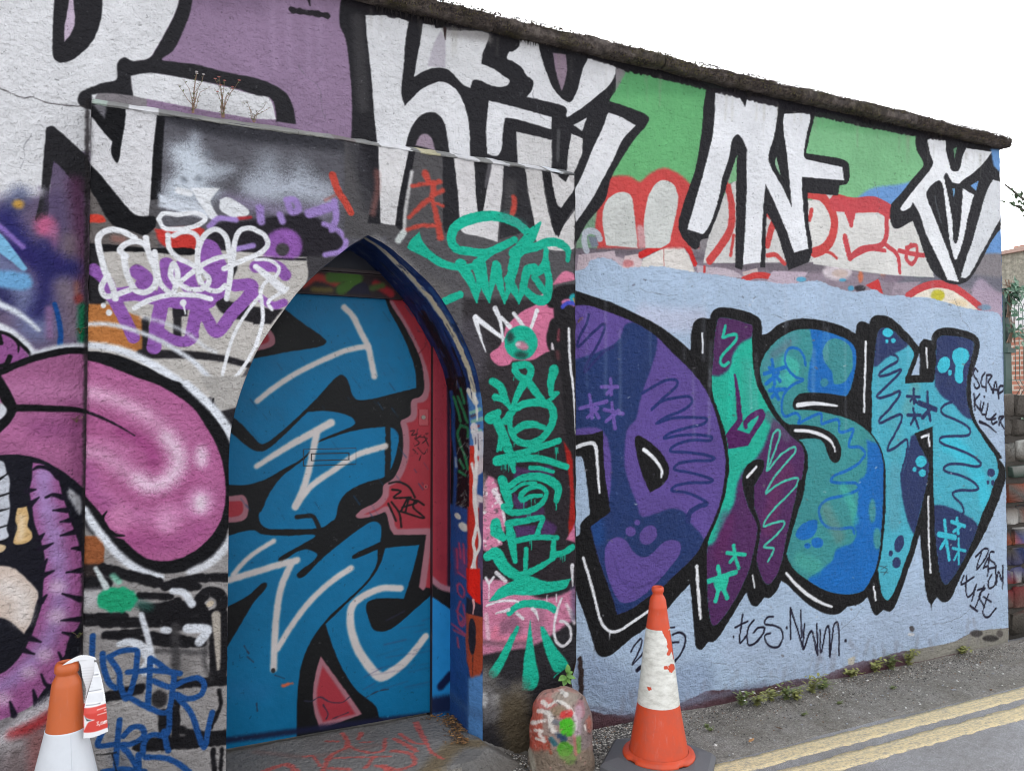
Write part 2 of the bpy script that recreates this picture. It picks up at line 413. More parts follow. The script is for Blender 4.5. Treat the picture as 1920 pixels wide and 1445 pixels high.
    W.fill(Z1("180,20c 160,150 150,300 100,620 40,800 -20,980 -30,1080 0,1150 90,1235 120,1220 140,1165 190,1150c 270,960 340,730 405,540c 402,900 395,1370c 450,1390c 462,1300c 590,1290c 585,1370c 625,1370c 632,960c 700,1080 800,1390c 950,1330c 975,1240 950,1050 940,810c 1170,830c 1185,755c 1245,735 1250,590 1215,560 930,510c 960,380 1000,210 1000,150c 760,60c"), BLKU, 2.2)
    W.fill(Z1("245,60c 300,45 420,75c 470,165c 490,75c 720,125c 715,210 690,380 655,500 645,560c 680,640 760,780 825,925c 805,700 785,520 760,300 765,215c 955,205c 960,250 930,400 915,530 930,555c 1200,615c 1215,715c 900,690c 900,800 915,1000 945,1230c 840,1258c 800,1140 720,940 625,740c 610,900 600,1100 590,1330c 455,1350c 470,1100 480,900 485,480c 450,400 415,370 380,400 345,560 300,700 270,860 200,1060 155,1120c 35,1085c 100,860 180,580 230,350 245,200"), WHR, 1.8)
    W.fill(Z1("409,530c 405,720c 345,740c 385,600"), (128, 186, 136)); W.fill(Z1("705,530c 720,600 740,680c 700,600"), (150, 190, 158))
    for x in (330, 380, 560, 620, 850, 900): W.line(Z1("%d,70 %d,260" % (x, x-8)), 16, (214, 213, 206), 8, .4)
    # right-hand star letter
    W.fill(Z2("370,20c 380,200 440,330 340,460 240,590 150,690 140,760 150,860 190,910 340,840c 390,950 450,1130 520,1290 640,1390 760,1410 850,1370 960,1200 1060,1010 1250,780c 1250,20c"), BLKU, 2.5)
    W.fill(Z2("1050,190c 1250,200c 1250,440c 1090,360"), (112, 160, 216), 8)
    W.fill(Z2("475,110c 550,80 640,110c 650,220 680,330 700,385 760,385 800,260 830,180c 1060,215c 1000,300 900,400 790,480 770,500 710,490 650,405 630,440 660,600 700,850 710,1020 725,1045 740,1030 770,870 800,545c 900,605c 850,760 770,1100 725,1190 690,1080 650,800 610,500 580,475 500,530 465,600 520,750 600,950 690,1200 760,1390c 660,1370c 560,1150 470,960 400,760 345,665c 330,710 250,750 235,730 300,630 420,480 530,320 500,230"), (242, 243, 246))
    W.fill(Z2("1070,465c 1260,540c 1260,640 1140,810 1060,950 960,1130 830,1350 780,1350c 800,1260 870,1040 950,780 1020,560"), (224, 226, 230))
    W.fill(Z2("715,190c 745,170c 725,275c"), (104, 150, 116)); W.fill(Z2("870,520c 940,475c 920,570c"), (112, 160, 216)); W.fill(Z2("705,545c 730,545c 720,640c"), (112, 160, 200))
    W.line(Z2("545,620 570,740 600,850"), 12, (84, 88, 92), 3, .8)
    # dark bands and grey streaks under the coping
    W.fill(B("640,-200c 900,-100c 1100,-50 1920,190 2700,400 3840,690 4900,950c 5600,1080c 5600,1110c 4800,1000 3900,800 2700,500 1920,250 1250,180 700,60c 640,0c"), (36, 33, 38), 4, .92, 4)
    W.fill(C("680,440c 1100,500 1450,620 1500,680c 1400,640 1100,585 860,535 780,500"), (30, 28, 32), 4, 1, 5)
    W.fill(D("60,700c 500,800 900,920 1150,1000 1100,1020 900,960 780,940 500,860 330,830 100,800"), (32, 30, 36), 4, 1, 5)
    r = random.Random(4)
    for i in range(34):
        x = r.uniform(640, 1850); y0 = 70+(x-960)*0.2405+r.uniform(6, 16)
        W.line([(x, y0, 0), (x+r.uniform(-1, 1), y0+r.uniform(10, 60), 0)], (r.uniform(6, 26), 4), (150, 146, 134), 9, r.uniform(.1, .35))
    for t, w in (("270,75 400,95 530,120", 44),): W.line(B(t), w, (44, 40, 46), 2, 1, 3)
    W.line(B("390,-20 405,45"), (34, 8), (44, 40, 46)); 

def paint_leftstrip(W):
    W.fill(E("-9000,-10c -200,0 0,10 270,20 290,-40c 370,0c 360,-300c 670,-300c 670,3000c -9000,3000c"), (108, 94, 122), 9)
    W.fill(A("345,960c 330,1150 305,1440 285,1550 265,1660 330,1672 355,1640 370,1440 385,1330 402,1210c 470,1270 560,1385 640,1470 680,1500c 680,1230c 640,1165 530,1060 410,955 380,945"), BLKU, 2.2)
    W.line(A("300,1440 0,1470 -500,1450"), 70, (206, 204, 212), 14, .8)
    W.line(E("150,20 60,150"), 120, (70, 80, 120), 25, .7); W.line(E("420,60 440,260 460,420"), 120, (92, 78, 112), 25, .9)
    W.ell(E, 135, 92, 42, 34, (206, 160, 78), 8)
    W.ell(E, 340, 255, 80, 75, (196, 102, 142), 16); W.ell(E, 400, 330, 40, 90, (176, 110, 150), 14, .7)
    W.line(E("570,-60 600,200 610,600 600,900"), 110, (86, 50, 78), 22, .9); W.line(E("520,360 520,520"), 100, (128, 112, 118), 22, .7)
    W.line(E("-60,420 0,560 250,880 270,1000"), 240, (112, 122, 162), 30, .8)
    W.line(E("40,200 230,460 400,600 520,570"), 150, (46, 44, 104), 26); W.line(E("90,430 300,500 420,520"), 110, (46, 40, 104), 22)
    W.line(E("330,420 350,640 320,820 280,900"), 120, (44, 42, 100), 24, .95); W.line(E("-20,720 40,820"), 120, (44, 44, 92), 24, .9)
    W.fill(E("-40,285c 30,340 100,430 205,575c 180,590 60,500 -40,430c"), (128, 188, 226), 3)
    W.fill(E("-60,585c 120,595 215,620 240,700 180,735 -60,700c"), (112, 168, 214), 8)
    W.line(E("-20,240 80,330 170,410"), 36, (134, 108, 184), 5)
    W.line(E("480,700 560,860 570,1050"), 120, (136, 122, 134), 26, .8); W.ell(E, 590, 800, 34, 40, (142, 62, 62), 9); W.ell(E, 575, 720, 20, 50, (150, 100, 90), 10, .8)
    W.line(E("370,880 375,1080"), 50, (148, 108, 152), 10, .8); W.line(E("410,840 440,950 455,1060 450,1160"), (30, 38), (22, 76, 146), 2.5)
    W.line(E("630,870 625,1000 630,1110"), 70, (18, 116, 76), 10)
    W.line(E("-60,800 0,840 120,900 220,970 290,1035"), (54, 24), (220, 226, 236), 7)
    # creature: lobe, lips, mouth, worm
    W.fill(E("-9000,1040c 0,1050 60,1065 140,1130 210,1200 260,1250 400,1200 660,1190c 660,3300c -9000,3300c"), (168, 100, 144), 3)
    W.fill(E("-400,1050c 0,1050 60,1065 140,1130 210,1200 250,1250 100,1300 0,1350 -400,1500c"), (150, 86, 146), 3)
    W.line(E("-60,1000 0,1010 100,1065 200,1150 255,1225"), 54, (226, 228, 236), 6)
    W.line(E("-60,1045 0,1050 70,1072 150,1135 215,1200 245,1245"), 26, BLK)
    W.line(E("255,1215 400,1175 520,1158 650,1150"), 44, (216, 218, 226), 7)
    W.line(E("-200,1400 0,1350 100,1305 260,1245 400,1210 520,1190 660,1190"), 50, BLK)
    W.line(E("120,1105 140,1150 138,1200"), (22, 10), BLK); W.line(E("75,1235 50,1290 -20,1310"), (36, 30), BLK); W.line(E("-10,1080 5,1130"), 40, BLK)
    W.line(I("60,60 300,40 620,70"), 140, (196, 126, 172), 26, .8); W.line(I("20,330 200,400 420,480 580,520"), 130, (188, 112, 160), 26, .6)
    W.line(I("300,330 560,330"), 150, (150, 78, 132), 30, .6); W.line(I("540,180 600,500 590,760"), 110, (140, 72, 118), 24, .6)
    W.line(I("40,180 200,178 400,185 560,190 650,208"), (60, 34), BLK, 2.5)
    W.line(I("-40,-60 40,80 80,170"), 80, BLK, 2.5); W.line(I("90,190 40,270 -40,350"), 70, BLK, 2.5)
    W.fill(I("-60,120c 20,150 50,190 40,230 -60,300c"), (214, 216, 224), 3)
    W.fill(I("-9000,520c 0,530 150,528 280,555 400,610 520,690 620,775 700,850c 700,2400c -9000,2400c"), (24, 24, 34), 2.2)
    W.fill(I("-300,560c 0,575 30,590 45,650 70,720 65,850 75,930 50,1080 60,1150 -300,1200c"), (204, 208, 218), 2.5)
    for t in ("-20,725 60,668", "-20,845 65,818", "-20,955 65,932", "-20,1080 60,1058", "-20,1190 50,1165"): W.line(I(t), (16, 12), BLK)
    W.fill(I("130,930c 200,915c 215,1000 205,1060 240,1120 230,1170 150,1200 105,1190 110,1140 130,1070 115,1020"), (214, 178, 124), 2); W.line(I("160,1000 160,1090 150,1150"), 40, (234, 212, 178), 10, .8)
    W.fill(I("-60,1195c 45,1215 20,1255 -60,1270c"), (214, 188, 150), 2)
    W.fill(M("-400,-110c 0,-100 100,-80 200,0 285,110 260,220 230,330 180,410c 80,320 0,290 -400,300c"), (216, 198, 186), 3); W.line(M("40,60 160,140 170,280"), 110, (236, 228, 224), 24, .8)
    W.fill(I("520,780c 600,850 612,930 600,980 545,900 505,820"), (178, 178, 184), 6)
    worm = I("245,590c 330,605 430,700 460,810 510,960 550,1080 590,1190 615,1300")+M("625,0 600,330 520,440 480,590 410,760 330,830 250,940 130,1010 -200,1120c -200,740c 0,710 100,640 210,480 260,360 310,200 330,0")+I("335,1440 330,1260 300,1150 260,1040 240,900 220,800 240,700")
    W.fill(worm, (160, 92, 146), 2.5); W.set_clip(worm)
    W.line(I("330,680 330,850 370,1030 420,1250 450,1440")+M("450,0 430,250 350,470 230,620 80,760 -100,860"), 110, (166, 136, 190), 24, .85)
    for x, y, rx in ((20, 900, 60), (220, 700, 55), (335, 570, 60), (430, 280, 70), (430, 60, 60)): W.ell(M, x, y, rx, rx*.8, (212, 182, 208), 16, .8)
    for x, y in ((330, 690), (330, 830), (370, 950), (420, 1120), (430, 1290)): W.ell(I, x, y, 55, 40, (176, 140, 196), 14, .8)
    W.set_clip(None)
    for t in ("265,790 205,800", "290,850 228,900", "330,1120 290,1160", "395,1192 300,1235", "352,1310 320,1370", "405,1398 328,1430", "340,850 400,830 470,850", "400,945 500,945", "455,1032 530,1018", "455,1135 570,1105", "250,640 290,620 380,640 440,700", "500,1410 610,1395", "540,1230 600,1230"): W.line(I(t), (14, 44), (26, 20, 36), 2.5)
    for t in ("470,110 600,150", "460,310 600,300", "255,562 180,535", "305,472 230,445", "440,550 470,605 500,590", "310,715 345,790 385,810", "250,830 275,940", "75,920 105,1020", "470,400 550,420", "350,120 305,170"): W.line(M(t), (14, 46), (26, 20, 36), 2.5)
    W.fill(M("700,400c 600,560 480,700 400,900 250,1000 100,1120 -300,1300c -300,2400c 700,2400c"), (138, 126, 128), 8)
    W.line(M("-200,1260 0,1210 150,1090 300,980 410,900"), 90, (206, 200, 206), 14); W.line(M("100,1170 250,1100 380,1020"), 80, (172, 48, 54), 14, .9)
    W.line(M("-100,1300 100,1250"), 120, (170, 164, 166), 20, .8); W.line(M("280,1200 270,1500"), 120, (150, 92, 92), 20, .7); W.line(M("120,1300 110,1500"), 60, (116, 100, 100), 16, .6); W.line(M("-50,1330 -60,1600"), 90, (96, 90, 92), 20, .7)
    W.line([(164, 190, 0), (161, 700, 0), (152, 1445, 0), (150, 1600, 0)], 30, (46, 42, 44), 5, .8, 2.0)  # seam beside the surround: shadow and dirt painted as one dark stroke

def paint_band(W):
    W.fill(G("460,430c 800,420 1200,420 1900,560c 2300,560 2900,640 3300,640 3700,660c 3700,1100c 460,900c"), (150, 136, 148), 10)
    W.line(G("480,420 800,430 1150,400"), 90, (104, 96, 104), 14, .8); W.line(G("1380,480 1700,540 2000,560 2350,560"), 70, (106, 98, 106), 14, .8)
    W.line(H("1000,650 1400,660 1770,700"), 80, (112, 112, 124), 16, .9); W.line(H("1600,760 1760,900"), 160, (186, 166, 186), 16, .8)
    W.fill(G("500,470c 770,440c 780,480c 840,500c 830,600c 480,600c"), (198, 180, 188), 2.5); W.fill(G("845,480c 970,460c 985,590c 830,590c"), (220, 200, 202), 2.5); W.ell(G, 875, 535, 40, 30, (206, 120, 122), 7, .8)
    W.fill(G("985,500c 1150,420 1260,400 1320,470 1370,600c 960,600c"), (226, 220, 214), 2.5); W.line(G("1140,430 1140,560"), 6, (190, 110, 100), 1.5)
    W.line(G("970,472 1150,392 1270,375 1330,440 1370,540"), (46, 36), (206, 46, 46), 2.2)
    W.fill(G("1380,550c 1440,560c 1580,570c 1660,590 1740,640c 1400,640c"), (196, 182, 192), 2.5); W.line(G("1440,560 1440,605"), 18, (200, 60, 60), 1.8)
    W.fill(G("1730,600c 1840,570c 1855,610c 1740,660c"), (200, 184, 184), 2.5); W.line(G("1740,655 1830,625 1920,630 2010,670"), 40, (202, 66, 64), 2.2)
    W.fill(H("40,590c 300,600c 230,700c -20,690c"), (194, 176, 190), 4); W.ell(H, 250, 655, 36, 20, (96, 168, 200), 4); W.ell(H, 520, 600, 110, 60, (218, 206, 212), 12); W.ell(H, 540, 610, 60, 30, (206, 186, 178), 8)
    W.ell(H, 560, 660, 26, 12, (96, 168, 200), 4); W.ell(H, 622, 722, 22, 20, (84, 160, 196), 4); W.ell(H, 690, 722, 42, 24, (60, 56, 64), 5)
    W.fill(H("730,700c 830,650c 870,780c 800,740c"), (206, 62, 62), 2.5); W.ell(H, 695, 635, 18, 46, (206, 120, 90), 7); W.ell(H, 866, 612, 20, 36, (204, 132, 92), 8)
    W.ell(H, 930, 640, 90, 36, (128, 112, 128), 12, .8); W.ell(H, 1150, 590, 80, 40, (110, 164, 130), 14, .8); W.ell(H, 980, 742, 32, 18, (70, 66, 74), 5); W.fill(H("950,680c 1150,670c 1080,760c 930,770c"), (170, 154, 166), 5, .8)
    W.fill(H("1060,800c 1160,740 1250,712 1380,735 1480,800 1590,880c 1350,900c"), (236, 226, 210), 3); W.ell(H, 1275, 775, 52, 44, (206, 196, 62), 8); W.ell(H, 1430, 835, 70, 30, (230, 208, 170), 12, .8)
    W.line(H("1050,780 1130,728 1250,690 1380,708 1480,770 1590,860"), (44, 44), (202, 74, 78), 2.2); W.ell(H, 1625, 865, 50, 22, (112, 150, 176), 7, .8)

def paint_lower(W):
    top = G("400,600c 480,590 560,560 590,512 740,500 840,570c 960,560 1140,560 1300,590 1440,610 1600,630 1760,660 1920,668")+H("120,690 380,665 470,700 600,740 700,745 800,730 870,770 1000,775 1080,790 1200,790 1350,830 1450,860 1600,890 1730,910 1762,990c 1900,1000c")
    W.fill(O("300,800c 2000,700c 3800,200c 3900,900c 300,1500c"), (92, 64, 70), 4)
    bot = P_("2000,330c 1770,370 1540,400 1400,470 1150,520 990,545 800,600 650,630 500,690 380,740 200,750 0,800")+O("1700,830 1470,840 1260,930 900,1010 700,1010 590,980 400,900c")
    W.fill(top+bot, SKYB, 1.8, 1, 3)
    W.line(G("1000,930 1200,960 1400,960"), 160, (196, 200, 222), 30, .8); W.line(P_("-200,520 200,600 800,430 1600,200"), 300, (176, 190, 214), 40, .5)
    W.line(O("600,700 900,860 1400,760"), 260, (148, 166, 194), 40, .7); W.line(O("560,960 900,1010 1260,940 1900,790"), 40, (122, 126, 146), 12, .6)
    W.line(O("500,640 520,880"), 50, (110, 122, 150), 10, .7)
    W.fill(P_("1000,560c 1150,520 1400,470 1540,400 1900,360c 1900,460c 1400,560 1040,620"), (148, 144, 134), 3, 1, 2)
    W.ell(P_, 1565, 408, 46, 26, (70, 66, 64), 6); W.ell(P_, 1670, 445, 60, 24, (64, 60, 58), 7); W.ell(P_, 1740, 410, 24, 30, (96, 90, 86), 6)
    W.fill(P_("600,600c 650,580 640,640 600,640c"), (196, 190, 176), 2); W.ell(P_, 1078, 372, 18, 22, (84, 80, 82), 3); W.ell(P_, 1072, 415, 26, 12, (216, 216, 220), 3)
    # black silhouette of the big word
    sil = ([(1060, 540, 0), (1080, 545, 0), (1110, 555, 0), (1150, 568, 0), (1197, 590, 0), (1235, 610, 0), (1272, 637, 0), (1295, 657, 1)]
        + G("1345,1050 1370,970 1410,945 1480,950c 1500,900 1540,870 1600,865 1700,880 1800,910 1860,950 1875,1000 1875,1070c")
        + Z3("560,260 640,195 750,155 870,150 1000,170 1130,210 1222,262c 1235,190 1270,170 1325,190c")
        + Z5("150,190 190,155 240,148 330,170 410,230 500,320 595,430c 605,400 640,365 705,378c 715,330 750,285 800,265 870,260 1000,285 1090,320 1135,370 1140,440 1115,540 1080,650 1060,750 1060,870 1080,1000 1120,1120 1200,1230 1290,1350 1345,1440")
        + Z6("1170,0 1215,80 1215,150 1190,240 1130,400 1060,560 1000,680 930,800 850,960 800,1070 760,1130 710,1140 668,1100c 625,1165c 600,1130 580,1050 560,880 540,680 532,590c 500,720 440,880 390,1020 330,1170 290,1215 235,1200c 180,1245 150,1215 120,1130 105,1098c 50,1150 0,1170")
        + Z4("1250,930 1160,950c 1100,1000 1040,1010 960,990 860,930 770,850 700,780 660,755c 620,840 570,885 532,880c 480,945 440,940 420,900 400,840c 330,960 250,1090 190,1180 150,1215 115,1215c 60,1275 25,1260 10,1180")
        + Z7("830,1050 805,845c 720,940 660,1010 540,1120 400,1220 280,1320 220,1340 180,1320 150,1240 100,1080 50,940 0,800c 0,540c 60,510 65,450 90,410 130,375c 125,310 80,0")
        + K("515,540c 400,540c 400,-700c"))
    W.fill(sil, BLKD, 2)
    W.fill(Z5("597,490c 597,690c 520,690c 560,590"), SKYB)
    # D
    dshape = K("400,-590c 480,-590 560,-590 700,-550 900,-470 1080,-360 1200,-240 1330,-110 1430,10 1490,120 1540,270 1580,430 1600,560 1590,720 1560,880 1500,1040 1440,1160")+Z7("840,650 700,790 620,865 500,950 400,1020 315,1052c 290,960 240,820 180,640 135,460c 200,410 245,380c")+K("740,955c 700,700 685,500 685,345c 600,372 400,385c")
    W.fill(dshape, DPUR, 1.8); W.set_clip(dshape)
    W.fill(K("300,-140c 640,-240 800,-330 860,-450 960,-455 1080,-370 1090,-290 1050,-140 1000,0 960,130 930,260 870,330 848,450 845,600 880,750 930,880 970,990 1100,960 1200,930 1290,960 1330,1030 1430,1150 1440,1250 1300,1400 1000,1700 680,1750 500,1100 700,950 680,345 300,375c"), NAVY, 6)
    W.line(K("620,1000 640,1150"), 120, (32, 76, 140), 22, .7)
    W.fill(Z7("330,530 380,560 410,610 450,650 500,665 550,640 610,580 670,548 730,560 745,610 720,670 650,760 580,840 480,930 400,970 340,970 290,900 250,790 230,660 240,590 280,540"), DPUR, 2.5)
    W.line(Z7("300,700 340,820 420,870 520,850 620,780"), 14, (78, 62, 128), 6, .7, k=3.6)
    W.ell(Z7, 405, 490, 34, 34, DPUR, 2.5); W.ell(Z7, 450, 430, 19, 19, DPUR, 2.5); W.ell(Z7, 525, 515, 54, 70, DPUR, 2.5, rot=35)
    for t, w in (("975,70 1060,20 1160,-30 1230,-30 1240,0 1130,110 1050,190", 20), ("1050,190 1120,130 1240,100 1330,95 1350,130 1290,190 1150,250 1085,295 1200,255 1380,250 1460,260 1450,290 1300,330 1180,370 1140,405 1250,385 1400,380 1500,400 1490,420 1350,420 1220,460 1185,500 1300,510 1450,530 1520,555 1500,570 1350,575 1240,600 1215,635 1320,660 1440,690 1505,720 1480,735 1330,740 1220,765 1195,795 1300,810 1400,850 1460,890 1450,910 1390,915 1330,960 1315,1010", 20)):
        W.line(K(t), w, (40, 52, 112), 2)
    W.line(K("1460,895 1390,920 1330,965 1318,1020"), (30, 44), (40, 52, 108), 2)
    W.line(G("575,920 560,980 500,1100 492,1160 600,1060 690,990 700,1010 640,1150 560,1290 545,1350 620,1270 700,1190 760,1160"), 20, (44, 48, 104), 2)
    st = (110, 88, 166)
    for t in ("580,80 600,250", "505,182 710,130", "565,250 640,180", "600,170 650,250", "750,140 772,330", "690,190 830,222", "705,280 800,200", "740,-40 745,75", "670,20 790,20", "710,75 760,20"): W.line(K(t), (24, 30), st, 2)
    W.set_clip(None)
    W.fill(K("925,400 950,385 1000,410 1090,480 1150,560 1180,640 1165,710 1110,770 1035,810c 1000,740 960,620 930,500"), BLKD)
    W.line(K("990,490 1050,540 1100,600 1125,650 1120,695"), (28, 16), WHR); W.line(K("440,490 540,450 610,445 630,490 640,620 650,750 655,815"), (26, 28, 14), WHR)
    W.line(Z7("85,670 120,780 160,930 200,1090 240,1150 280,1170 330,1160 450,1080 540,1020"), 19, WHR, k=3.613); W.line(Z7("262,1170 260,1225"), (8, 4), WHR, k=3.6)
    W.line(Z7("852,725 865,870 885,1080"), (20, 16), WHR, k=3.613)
    # A
    ash = Z3("180,170 195,145 300,155 435,195c 445,210 440,300 440,420 450,520 470,620 530,760 600,880 650,940 740,1040 800,1090 830,1150 830,1250 810,1360")+Z4("795,0 770,120 740,250 700,420 670,580 640,680 600,750 560,783 530,760 500,690 475,600 490,480 503,380 500,330 480,270 460,200 457,50")+Z3("460,1400 490,1350 530,1270 530,1220 505,1205 450,1215 400,1255 365,1330 370,1400")+Z4("380,100 420,220 470,320 477,400 450,530 420,660 350,830 250,1000 160,1095 140,1080 120,980 105,800 100,600 105,460c 130,400 190,260 240,100 255,0")+Z3("268,1300 260,1130 240,1010 200,880 150,730 140,600 150,450 160,300")
    W.fill(ash, (38, 182, 156), 1.8); W.set_clip(ash)
    W.line(Z3("300,400 280,700 270,900"), 40, (40, 210, 180), 10, .5, k=4); W.line(Z3("400,500 430,800"), 90, (66, 168, 152), 20, .6)
    PL = (84, 44, 94)
    W.fill(Z3("100,100c 500,150c 460,270 350,340 300,420 270,520 190,580 80,560c"), PL, 9)
    W.fill(Z3("600,900c 900,1100c")+Z4("900,400c 700,850c 100,1200c 60,500c 150,470 220,340 300,180 330,30")+Z3("370,1300 480,1190 540,1080"), PL, 12)
    W.line(Z3("700,1300 620,1400")+Z4("600,200 560,350"), 120, (116, 50, 96), 24, .5); W.line(Z4("250,300 200,550"), 120, (104, 36, 92), 26, .5)
    W.line(Z3("560,880 620,960 700,1040"), 60, (96, 96, 116), 14, .6)
    W.line(Z3("312,575 330,700 350,910"), (20, 34, 46), (84, 32, 92), 1.8, k=4)
    W.fill(Z3("345,890c 245,1020c 265,1130c 410,1105c 440,1050 540,880 520,830 480,835 400,890 375,930 385,980 405,975 410,940 490,880 420,1015c 330,985c 372,920c"), (84, 32, 92))
    W.line(Z3("238,205 230,250 222,290 270,275 320,270 325,300 270,370 215,430 205,480 230,505 265,480"), 22, (44, 196, 168), k=4)
    W.line(Z3("550,1290 570,1150 600,1020 635,985 650,1010 600,1170 555,1290 660,1170 760,1115 765,1150 700,1230 600,1350 545,1450"), 15, (84, 196, 176), k=4)
    W.line(Z4("545,100 620,40 700,0 785,-15 780,30 720,100 600,220 540,300 525,345 600,320 680,310 680,340 600,430 530,500 600,510 600,530 560,610"), 15, (78, 196, 174), k=4)
    tl = (46, 200, 168)
    for t in ("300,490 312,570", "250,545 385,558", "275,612 310,570 340,660"): W.line(Z4(t), 26, tl, k=4, smooth=False)
    for t in ("185,650 200,760", "110,760 320,690", "170,905 205,770 258,885"): W.line(Z4(t), 34, tl, k=4, smooth=False)
    W.fill(Z4("140,740c 270,720c 250,820c 175,840c"), tl)
    W.set_clip(None)
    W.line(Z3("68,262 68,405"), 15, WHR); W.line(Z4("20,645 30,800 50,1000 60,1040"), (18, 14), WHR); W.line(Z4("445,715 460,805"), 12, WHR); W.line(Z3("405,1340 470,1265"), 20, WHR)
    # S
    ssh = Z3("500,520 520,450 580,360 660,290 760,240 860,228 960,240 1080,275 1170,320 1215,370 1225,450 1210,560 1180,680 1150,732c 1100,725 1000,710 880,705 790,720 750,770 745,810 760,835c 900,840 1050,870 1180,910 1280,970 1350,1040 1400,1130 1425,1240 1428,1360")+Z4("1430,100 1425,250 1410,450 1380,640 1330,750 1270,830 1180,855 1080,850 980,820 860,750 770,680 720,610 700,550c 760,330 830,100 850,-50")+Z3("860,1280 855,1160 820,1085 790,1060c 880,1050 950,1060 985,1100 1010,1170 1050,1230 1090,1225 1110,1170 1100,1090 1050,1020 960,970 850,950 720,945c 680,920 620,840 560,720 510,610")
    BL = (26, 110, 190)
    W.fill(ssh, (64, 148, 150), 1.8); W.set_clip(ssh)
    W.line(Z3("560,500 640,380 760,300"), 90, (84, 150, 158), 20, .7); W.line(Z3("600,420 720,340"), 50, (96, 110, 128), 16, .5)
    W.fill(Z3("870,200c 1000,200c 1260,330c 1260,450c 1150,760c 870,700 860,620 880,480 900,360"), BL, 7)
    W.fill(Z3("1080,300 1170,350 1200,440 1190,540 1130,630 1060,640 1040,550 980,460 975,380 1020,310"), (66, 146, 150), 3); W.ell(Z3, 985, 630, 30, 32, (62, 140, 160), 4)
    W.line(Z3("700,480 760,520 720,600"), 90, (74, 196, 178), 14, .8); W.line(Z3("640,600 700,640"), 70, (70, 180, 176), 14, .8)
    for t in ("590,460 610,640", "530,565 690,515", "545,640 640,560", "570,520 650,620", "600,670 640,755", "570,690 690,680", "590,740 640,680"): W.line(Z3(t), 26, BL, k=4)
    W.line(Z3("845,500 830,430 790,380 730,370 695,410 690,470 720,540 770,590 825,610 760,640 700,690 670,750 665,850 690,885 770,860 800,890 790,935 860,900 960,865 965,940 1000,930 1090,910 1100,1000 1140,1000 1200,980 1170,1110 1250,1115 1290,1160 1260,1220 1160,1290 1060,1330 1035,1370 1100,1385 1230,1390 1240,1430")+Z4("1150,110 1000,150 950,210 960,290 1010,350 1100,365 1200,360 1215,400"), 19, BL, k=4)
    W.fill(Z3("1300,1060c 1500,1130c")+Z4("1500,0c 1420,600 1330,800 1200,900 1050,880 860,760 980,660 1050,600 1080,520 1200,470 1230,400 1210,330 1240,200 1250,0")+Z3("1290,1330 1310,1200"), BL, 9)
    W.ell(Z4, 1350, 230, 26, 90, (84, 160, 150), 9, .8); W.ell(Z4, 1385, 440, 30, 80, (80, 160, 150), 9, .8); W.line(Z4("1130,60 1200,200 1220,300"), 60, (74, 186, 170), 14, .6); W.line(Z4("1000,220 1100,420"), 90, (120, 146, 138), 24, .5)
    W.line(Z4("800,600 920,650"), 100, (78, 176, 160), 24, .6)
    W.fill(Z4("770,420 800,350 860,310 930,300 935,370 890,430 820,450"), BL, 2.5); W.ell(Z4, 935, 470, 46, 40, BL, 2.5); W.ell(Z4, 860, 492, 24, 22, BL, 2.5)
    W.set_clip(None)
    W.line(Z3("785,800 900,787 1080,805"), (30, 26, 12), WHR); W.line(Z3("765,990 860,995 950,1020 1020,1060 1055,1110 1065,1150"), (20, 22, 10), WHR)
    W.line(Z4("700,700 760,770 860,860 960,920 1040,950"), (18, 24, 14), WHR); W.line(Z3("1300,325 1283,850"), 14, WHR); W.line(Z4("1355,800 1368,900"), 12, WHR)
    # H
    CY_ = (78, 180, 202); NV = (46, 58, 102); LCY = (66, 198, 220)
    hsh = Z5("205,380 220,310 250,270 290,262 360,290 430,360 500,420 540,475 545,510 520,580 490,660 465,720 465,765c 600,757 720,755c 735,720c 745,600 750,450 755,380 790,340 870,335 1000,355 1080,390 1085,430 1060,540 1030,680 1015,800 1020,900 1050,1020 1080,1110 1150,1220 1230,1340 1290,1430")+Z6("1150,60 1155,110 1120,200 1080,310 1020,450 960,620 880,800 800,940 740,1000 710,970 690,900 680,820 660,640 650,400 640,200 638,20c")+Z5("722,1400 720,1150c 550,1215c 590,1310 640,1400")+Z6("600,30 605,60 590,170 560,320 520,480 490,580 450,720 390,880 340,1020 290,1110 270,1125 240,1100 210,1000 195,880c 215,800 240,650 255,480 262,280 255,100")+Z5("275,1445 240,1330 165,1210c 165,1000 165,800 180,620 200,430")
    W.fill(hsh, CY_, 1.8); W.set_clip(hsh)
    W.line(Z5("300,1000 400,1200 380,1400"), 120, (88, 176, 190), 24, .6, k=4.8); W.line(Z5("560,800 480,1000"), 90, (112, 178, 180), 20, .6, k=4.8); W.line(Z5("850,1300 1000,1400")+Z6("1000,150 1060,340"), 120, (62, 204, 228), 22, .7, k=4.6)
    W.line(Z6("330,100 330,500"), 110, (100, 160, 176), 26, .5)
    W.fill(Z5("150,610c 180,300c 260,230 380,280 500,400 470,440 380,490 290,540 210,610"), NV, 6)
    W.fill(Z5("735,280c 1120,280c 1120,600c 1030,850 1120,1110c 1000,1060 900,950 800,880 735,790c"), NV, 8)
    W.fill(Z5("520,1240c 560,1220c 660,1440c")+Z6("610,0c 600,200 540,400 490,600 440,500 400,350 380,180 420,0"), NV, 7)
    W.fill(Z6("630,370c 720,370 860,430 990,530 960,700 750,1030 640,900c"), NV, 6)
    for x, y, rx, ry in ((310, 305, 46, 42), (300, 383, 13, 19), (360, 378, 22, 22), (870, 667, 18, 27)): W.ell(Z5, x, y, rx, ry, LCY)
    W.ell(Z5, 815, 597, 54, 76, LCY, rot=20); W.fill(Z5("970,440 1030,470 1040,540 1000,600 985,660 990,730 960,765 920,735 915,660 920,600 895,540 905,470"), LCY)
